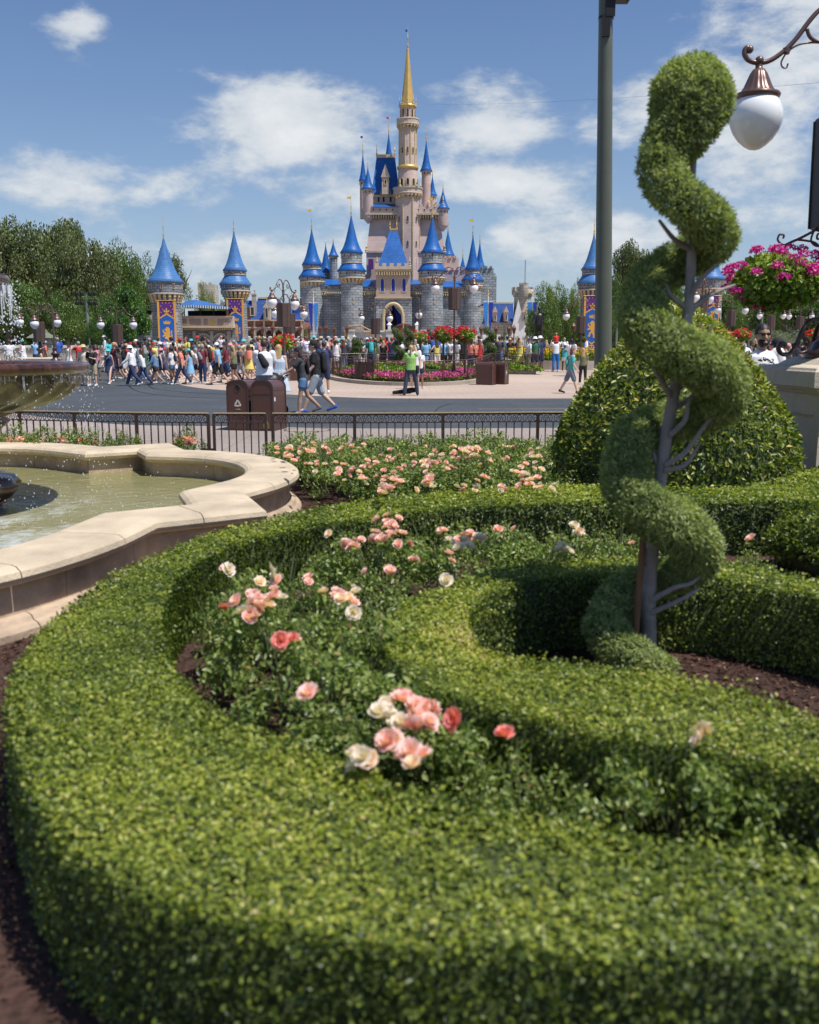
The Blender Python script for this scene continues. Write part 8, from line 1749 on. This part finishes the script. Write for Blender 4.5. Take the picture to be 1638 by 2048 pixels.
# ---- the crowd
COLS = [('white', (.78, .78, .79)), ('black', (.018, .018, .02)), ('red', (.55, .03, .03)), ('navy', (.025, .04, .11)), ('sky blue', (.22, .45, .70)), ('grey', (.25, .26, .28)), ('dark green', (.03, .12, .07)), ('pink', (.68, .28, .33)), ('maroon', (.16, .02, .035)), ('yellow', (.72, .60, .16)),
        ('turquoise', (.06, .48, .50)), ('cream', (.68, .60, .47)), ('royal blue', (.03, .10, .42)), ('lavender', (.42, .36, .58)), ('olive', (.16, .17, .08)), ('coral', (.70, .22, .16)), ('denim blue', (.14, .24, .38)), ('charcoal', (.06, .06, .07))]
CD = dict(COLS); BCOL = [('black', CD['black']), ('navy', CD['navy']), ('denim', (.10, .18, .32)), ('khaki', (.42, .35, .24)), ('grey', CD['grey']), ('white', CD['white'])]
HATC = [('black', K_), ('white', W_), ('red', (.5, .02, .02)), ('turquoise', (.1, .5, .5)), ('straw', (.6, .48, .25)), ('pink', (.7, .3, .4)), ('navy', (.03, .04, .1))]
used = set()
def crowd(px, D, place, face=None, h=None, top=None, group='visitors crowding the plaza', zoff=0.0, **kw):
    fem = kw.pop('fem', rng.random() < .5)
    for _ in range(60):
        tn, tc = (top, CD[top]) if top else COLS[rng.choice(len(COLS), p=np.array([6, 4, 2, 3, 2, 3, 1.5, 2, 1.2, 1, 1.5, 1.5, 1.2, 1, 1, 1.3, 1.5, 2]) / 36.7 if True else None)] if False else ((top, CD[top]) if top else COLS[int(rng.choice(len(COLS), p=PCOL))])
        tk = kw.get('tk') or (['tee', 'tank', 'tee', 'dress'] if fem else ['tee', 'tee', 'shirt', 'long' if rng.random() < .15 else 'tee'])[rng.integers(4)]
        bn, bc_ = BCOL[rng.integers(6)] if 'bot' not in kw else kw['bot']; bk = kw.get('bk') or (['short', 'short', 'skirt', 'trousers'] if fem else ['shorts', 'shorts', 'shorts', 'trousers'])[rng.integers(4)]
        hk_ = (['long', 'pony', 'bob', 'long'][rng.integers(4)] if fem else 'short'); hc = ['brown', 'black', 'blond', 'brown', 'auburn', 'grey'][rng.integers(6)]
        ht = None; 
        if rng.random() < .38 and 'hat' not in kw: ht = (['cap', 'cap', 'sunhat'][rng.integers(3)], HATC[rng.integers(7)])
        if 'hat' in kw: ht = kw['hat']
        bg_ = None
        if rng.random() < .28: bg_ = (['backpack', 'sling'][rng.integers(2)], COLS[rng.integers(len(COLS))])
        who = 'woman' if fem else 'man'
        tw = {'tee': 't-shirt', 'tank': 'tank top', 'dress': 'dress', 'shirt': 'shirt', 'long': 'long-sleeved shirt'}[tk]; lab = '%s in %s %s' % (who, tn, tw)
        if tk != 'dress': lab += ', %s %s' % (bn, {'short': 'shorts', 'shorts': 'shorts', 'skirt': 'skirt', 'trousers': 'trousers'}[bk])
        lab += (', %s %s' % (ht[1][0], 'cap' if ht[0] == 'cap' else 'sun hat')) if ht else ', %s hair' % hc
        if bg_ and len(lab.split()) + len(place.split()) < 14: lab += ', %s bag' % bg_[1][0]
        lab += ', ' + place
        if lab not in used: break
    used.add(lab)
    pose = kw.get('pose') or ['stand', 'hold', 'photo', 'hips', 'stand'][rng.integers(5)]
    x = xat(px, 700, D); h = h or (rng.uniform(1.55, 1.70) if fem else rng.uniform(1.66, 1.86)); f = face if face is not None else rng.normal() * .5
    return person(x, D, gz(x, D) + .004 + zoff, f, h, lab, pose, fem, kw.get('skin', int(rng.choice(6, p=[.26, .22, .18, .12, .08, .14]))), (tk, tc), (bk, bc_), (hk_, hc), (ht[0], ht[1][1]) if ht else None, (bg_[0], bg_[1][1]) if bg_ else None, [W_, K_, GY, W_][rng.integers(4)], 1.15 if rng.random() < .25 else 1.0, False, group)
PCOL = np.array([6, 4, 2, 3, 2, 3, 1.5, 2, 1.2, 1, 1.5, 1.5, 1.2, 1, 1, 1.3, 1.5, 2]); PCOL = PCOL / PCOL.sum()
B = lambda n: [b for b in BCOL if b[0] == n][0]
# left procession, by hand: (px, D, facing, top, kwargs)
walkers = [(167, 43, 3.0, 'cream', dict(fem=False, tk='tee', bk='shorts', bot=B('khaki'), pose='stand', hat=('sunhat', HATC[4]))), (183, 42.5, 2.9, 'black', dict(fem=False, tk='tee', bk='shorts', bot=B('khaki'), pose='hold')), (192, 47, 3.2, 'pink', dict(fem=True, tk='tank', bk='skirt', bot=B('grey'), pose='walk3', skin=3)), (216, 44, 3.0, 'navy', dict(fem=True, tk='tank', bk='skirt', bot=B('navy'), pose='walk1', skin=5)),
           (237, 46, 1.4, 'charcoal', dict(fem=True, tk='tee', bk='short', pose='walk1')), (262, 42.5, 1.5, 'white', dict(fem=False, tk='long', bk='trousers', bot=B('navy'), pose='walk2', hat=('sunhat', HATC[1]))), (284, 43, 1.5, 'white', dict(fem=True, tk='long', bk='trousers', bot=B('navy'), pose='walk1')), (309, 43.5, 1.55, 'denim blue', dict(fem=True, tk='long', bk='short', bot=B('black'), pose='walk2')),
           (323, 44.5, 1.4, 'navy', dict(fem=True, tk='tank', bk='short', bot=B('navy'), pose='walk1')), (343, 44, 1.6, 'white', dict(fem=True, tk='tee', bk='short', pose='walk3')), (362, 43.5, 1.5, 'coral', dict(fem=True, tk='tee', bk='trousers', bot=B('navy'), pose='walk1')), (379, 44, 1.6, 'sky blue', dict(fem=True, tk='dress', pose='walk2')), (393, 45, 1.5, 'white', dict(fem=True, tk='tee', bk='short', bot=B('black'), pose='walk1')),
           (404, 44.5, -.3, 'maroon', dict(fem=False, tk='tee', bk='trousers', bot=B('navy'), pose='stand')), (436, 43.5, 1.5, 'sky blue', dict(fem=False, tk='shirt', bk='shorts', bot=B('black'), pose='walk1')), (452, 45, 1.6, 'maroon', dict(fem=False, tk='tee', bk='shorts', bot=B('navy'), pose='walk2')), (467, 44, 1.5, 'olive', dict(fem=True, tk='tank', bk='short', bot=B('black'), pose='walk3')),
           (480, 45.5, 1.5, 'charcoal', dict(fem=False, tk='tee', bk='shorts', bot=B('grey'), pose='walk1')), (497, 47, .2, 'yellow', dict(fem=True, tk='dress', pose='stand')), (505, 48.5, 1.8, 'cream', dict(fem=True, tk='tank', bk='short', bot=B('black'), pose='walk2'))]
for px, D, f, tp, kw in walkers: crowd(px, D, 'walking before the left tower' if px > 200 else 'beside the fountain bowl', f, top=tp, **kw)
def rows(n, x0, x1, D0, D1, place, face=0.0, fs=.45, **kw):
    for k in range(n):
        u = (k + .5) / n; px = x0 + (x1 - x0) * u + rng.uniform(-6, 6); D = rng.uniform(D0, D1); pl = place(px) if callable(place) else place
        crowd(px, D, pl, (face + rng.normal() * fs), **kw)
lf = lambda px: 'by the first tower' if px < 340 else 'under the arches' if px < 440 else 'by the second tower'
rows(20, 225, 500, 46.5, 50, lf, 1.5, .5, pose='walk1'); rows(20, 240, 520, 50, 54, lf, 1.2, .8); rows(14, 200, 420, 55, 60, lf, 1, 1.2); rows(7, 10, 170, 50, 58, 'behind the fountain bowl', 1.2, 1.0)
cen = lambda px: 'behind the bins' if px < 600 else 'left of the stage lamp' if px < 740 else 'before the stage door' if px < 850 else 'behind the tall lamp' if px < 950 else 'right of the tall lamp'
rows(34, 640, 1000, 54, 56, cen, .0, .3, hat=None); rows(30, 510, 1000, 57.5, 61, cen, .0, .35); rows(30, 505, 1000, 61.5, 66, cen, 0, .4); rows(28, 500, 1010, 67, 73, cen, 0, .5); rows(22, 520, 1000, 75, 84, cen, 0, .6)
rows(6, 1005, 1040, 60, 66, 'behind the yellow flowers', 0, .4); rows(9, 1010, 1180, 68, 76, 'behind the yellow flowers', 0, .5)
rg = lambda px: 'near the silvery shrub' if px > 1500 else 'below the crimson flower ball'
rows(12, 1425, 1510, 52, 66, 'below the crimson flower ball', 1, 1.2); rows(16, 1530, 1660, 34, 60, 'near the silvery shrub', 1, 1.2)
# people singled out in the middle distance
for px, D, f, tp, pl, kw in [(648, 36, .1, 'navy', 'behind the man with the backpack', dict(fem=False, tk='tee', bk='shorts', bot=B('navy'), h=1.86, pose='hold')), (829, 40, 3.0, 'white', 'facing the photographer', dict(fem=False, tk='tee', bk='shorts', pose='stand', h=1.8)), (839, 40.5, 3.3, 'white', 'posing beside the tall companion', dict(fem=True, tk='tee', bk='short', pose='stand')),
                             (1040, 53.5, -.2, 'yellow', 'leftmost of the standing family', dict(fem=True, tk='dress', pose='hold', skin=3)), (1057, 53, -1.3, 'white', 'with the standing family', dict(fem=False, tk='tee', bk='shorts', bot=B('khaki'), pose='walk3', h=1.78, hat=('cap', HATC[6]))), (1070, 54, .1, 'dark green', 'third of the standing family', dict(fem=False, tk='tee', bk='shorts', bot=B('navy'), pose='stand', h=1.82)),
                             (1080, 54.5, -.1, 'navy', 'rightmost of the standing family', dict(fem=False, tk='tee', bk='shorts', bot=B('navy'), pose='stand', h=1.85, hat=('sunhat', HATC[1]))), (1112, 54, .1, 'white', 'carrying a child on his shoulders', dict(fem=False, tk='tee', bk='trousers', bot=('royal blue', (.03, .18, .5)), pose='photo', h=1.82)), (1143, 50, .3, 'white', 'talking beside the green pole', dict(fem=False, tk='tee', bk='shorts', pose='hold', h=1.85)),
                             (1167, 44, -.3, 'olive', 'near the green pole', dict(fem=True, tk='tee', bk='trousers', bot=B('black'), pose='hold')), (1130, 53.5, 2.9, 'turquoise', 'on the planter wall', dict(fem=True, tk='tank', bk='short', pose='stand', h=1.5))]:
    crowd(px, D, pl, f, top=tp, group=None, **kw)
# small children carried on shoulders
def child(px, D, z, label, c, hat=None, skin=0):
    pose = dict(leg_l=(62, 70), leg_r=(62, 70), arm_l=(40, 10, 40), arm_r=(40, 10, 40)); x = xat(px, 700, D); J = joints(pose); s = .62
    t = person(x, D, z - J['hip_l'].z * s, 0, 1.72 * s, label, pose, False, skin, ('tee', c), ('shorts', K_), ('short', 'blond'), ('cap', hat) if hat else None, None, W_, 1.1, False, None, extra='child'); return t
child(1112, 54, gz(0, 54) + 1.60, 'small child in a red shirt riding on the shoulders of a man in white', (.6, .03, .03))
child(443, 46, gz(0, 46) + 1.62, 'small child in pink cap riding on shoulders before the arches', (.7, .62, .68), (.7, .3, .4))
# statue figure: a suited man, one arm raised
sp2 = dict(leg_l=(3, 2), leg_r=(-3, 2), arm_l=(78, 16, 22), arm_r=(8, 12, 14), lean=0, wide=1.1, fem=False)
def bronze(me): me = me.copy(); me.materials.clear(); me.materials.append(M['bronze']); return me
for nm, me in (('figure', body_mesh(sp2)), ('jacket', top_mesh(sp2, 'long')), ('trousers', bottom_mesh(sp2, 'trousers')), ('shoe', shoe_mesh(sp2)), ('shoe', shoe_mesh(sp2, 'r')), ('hair', hair_mesh(sp2, 'short'))):
    o = link(nm, bronze(me), stt, loc=(0, 0, 1.35), rot=(0, 0, math.pi)); o.scale = (1.42, 1.42, 1.42)
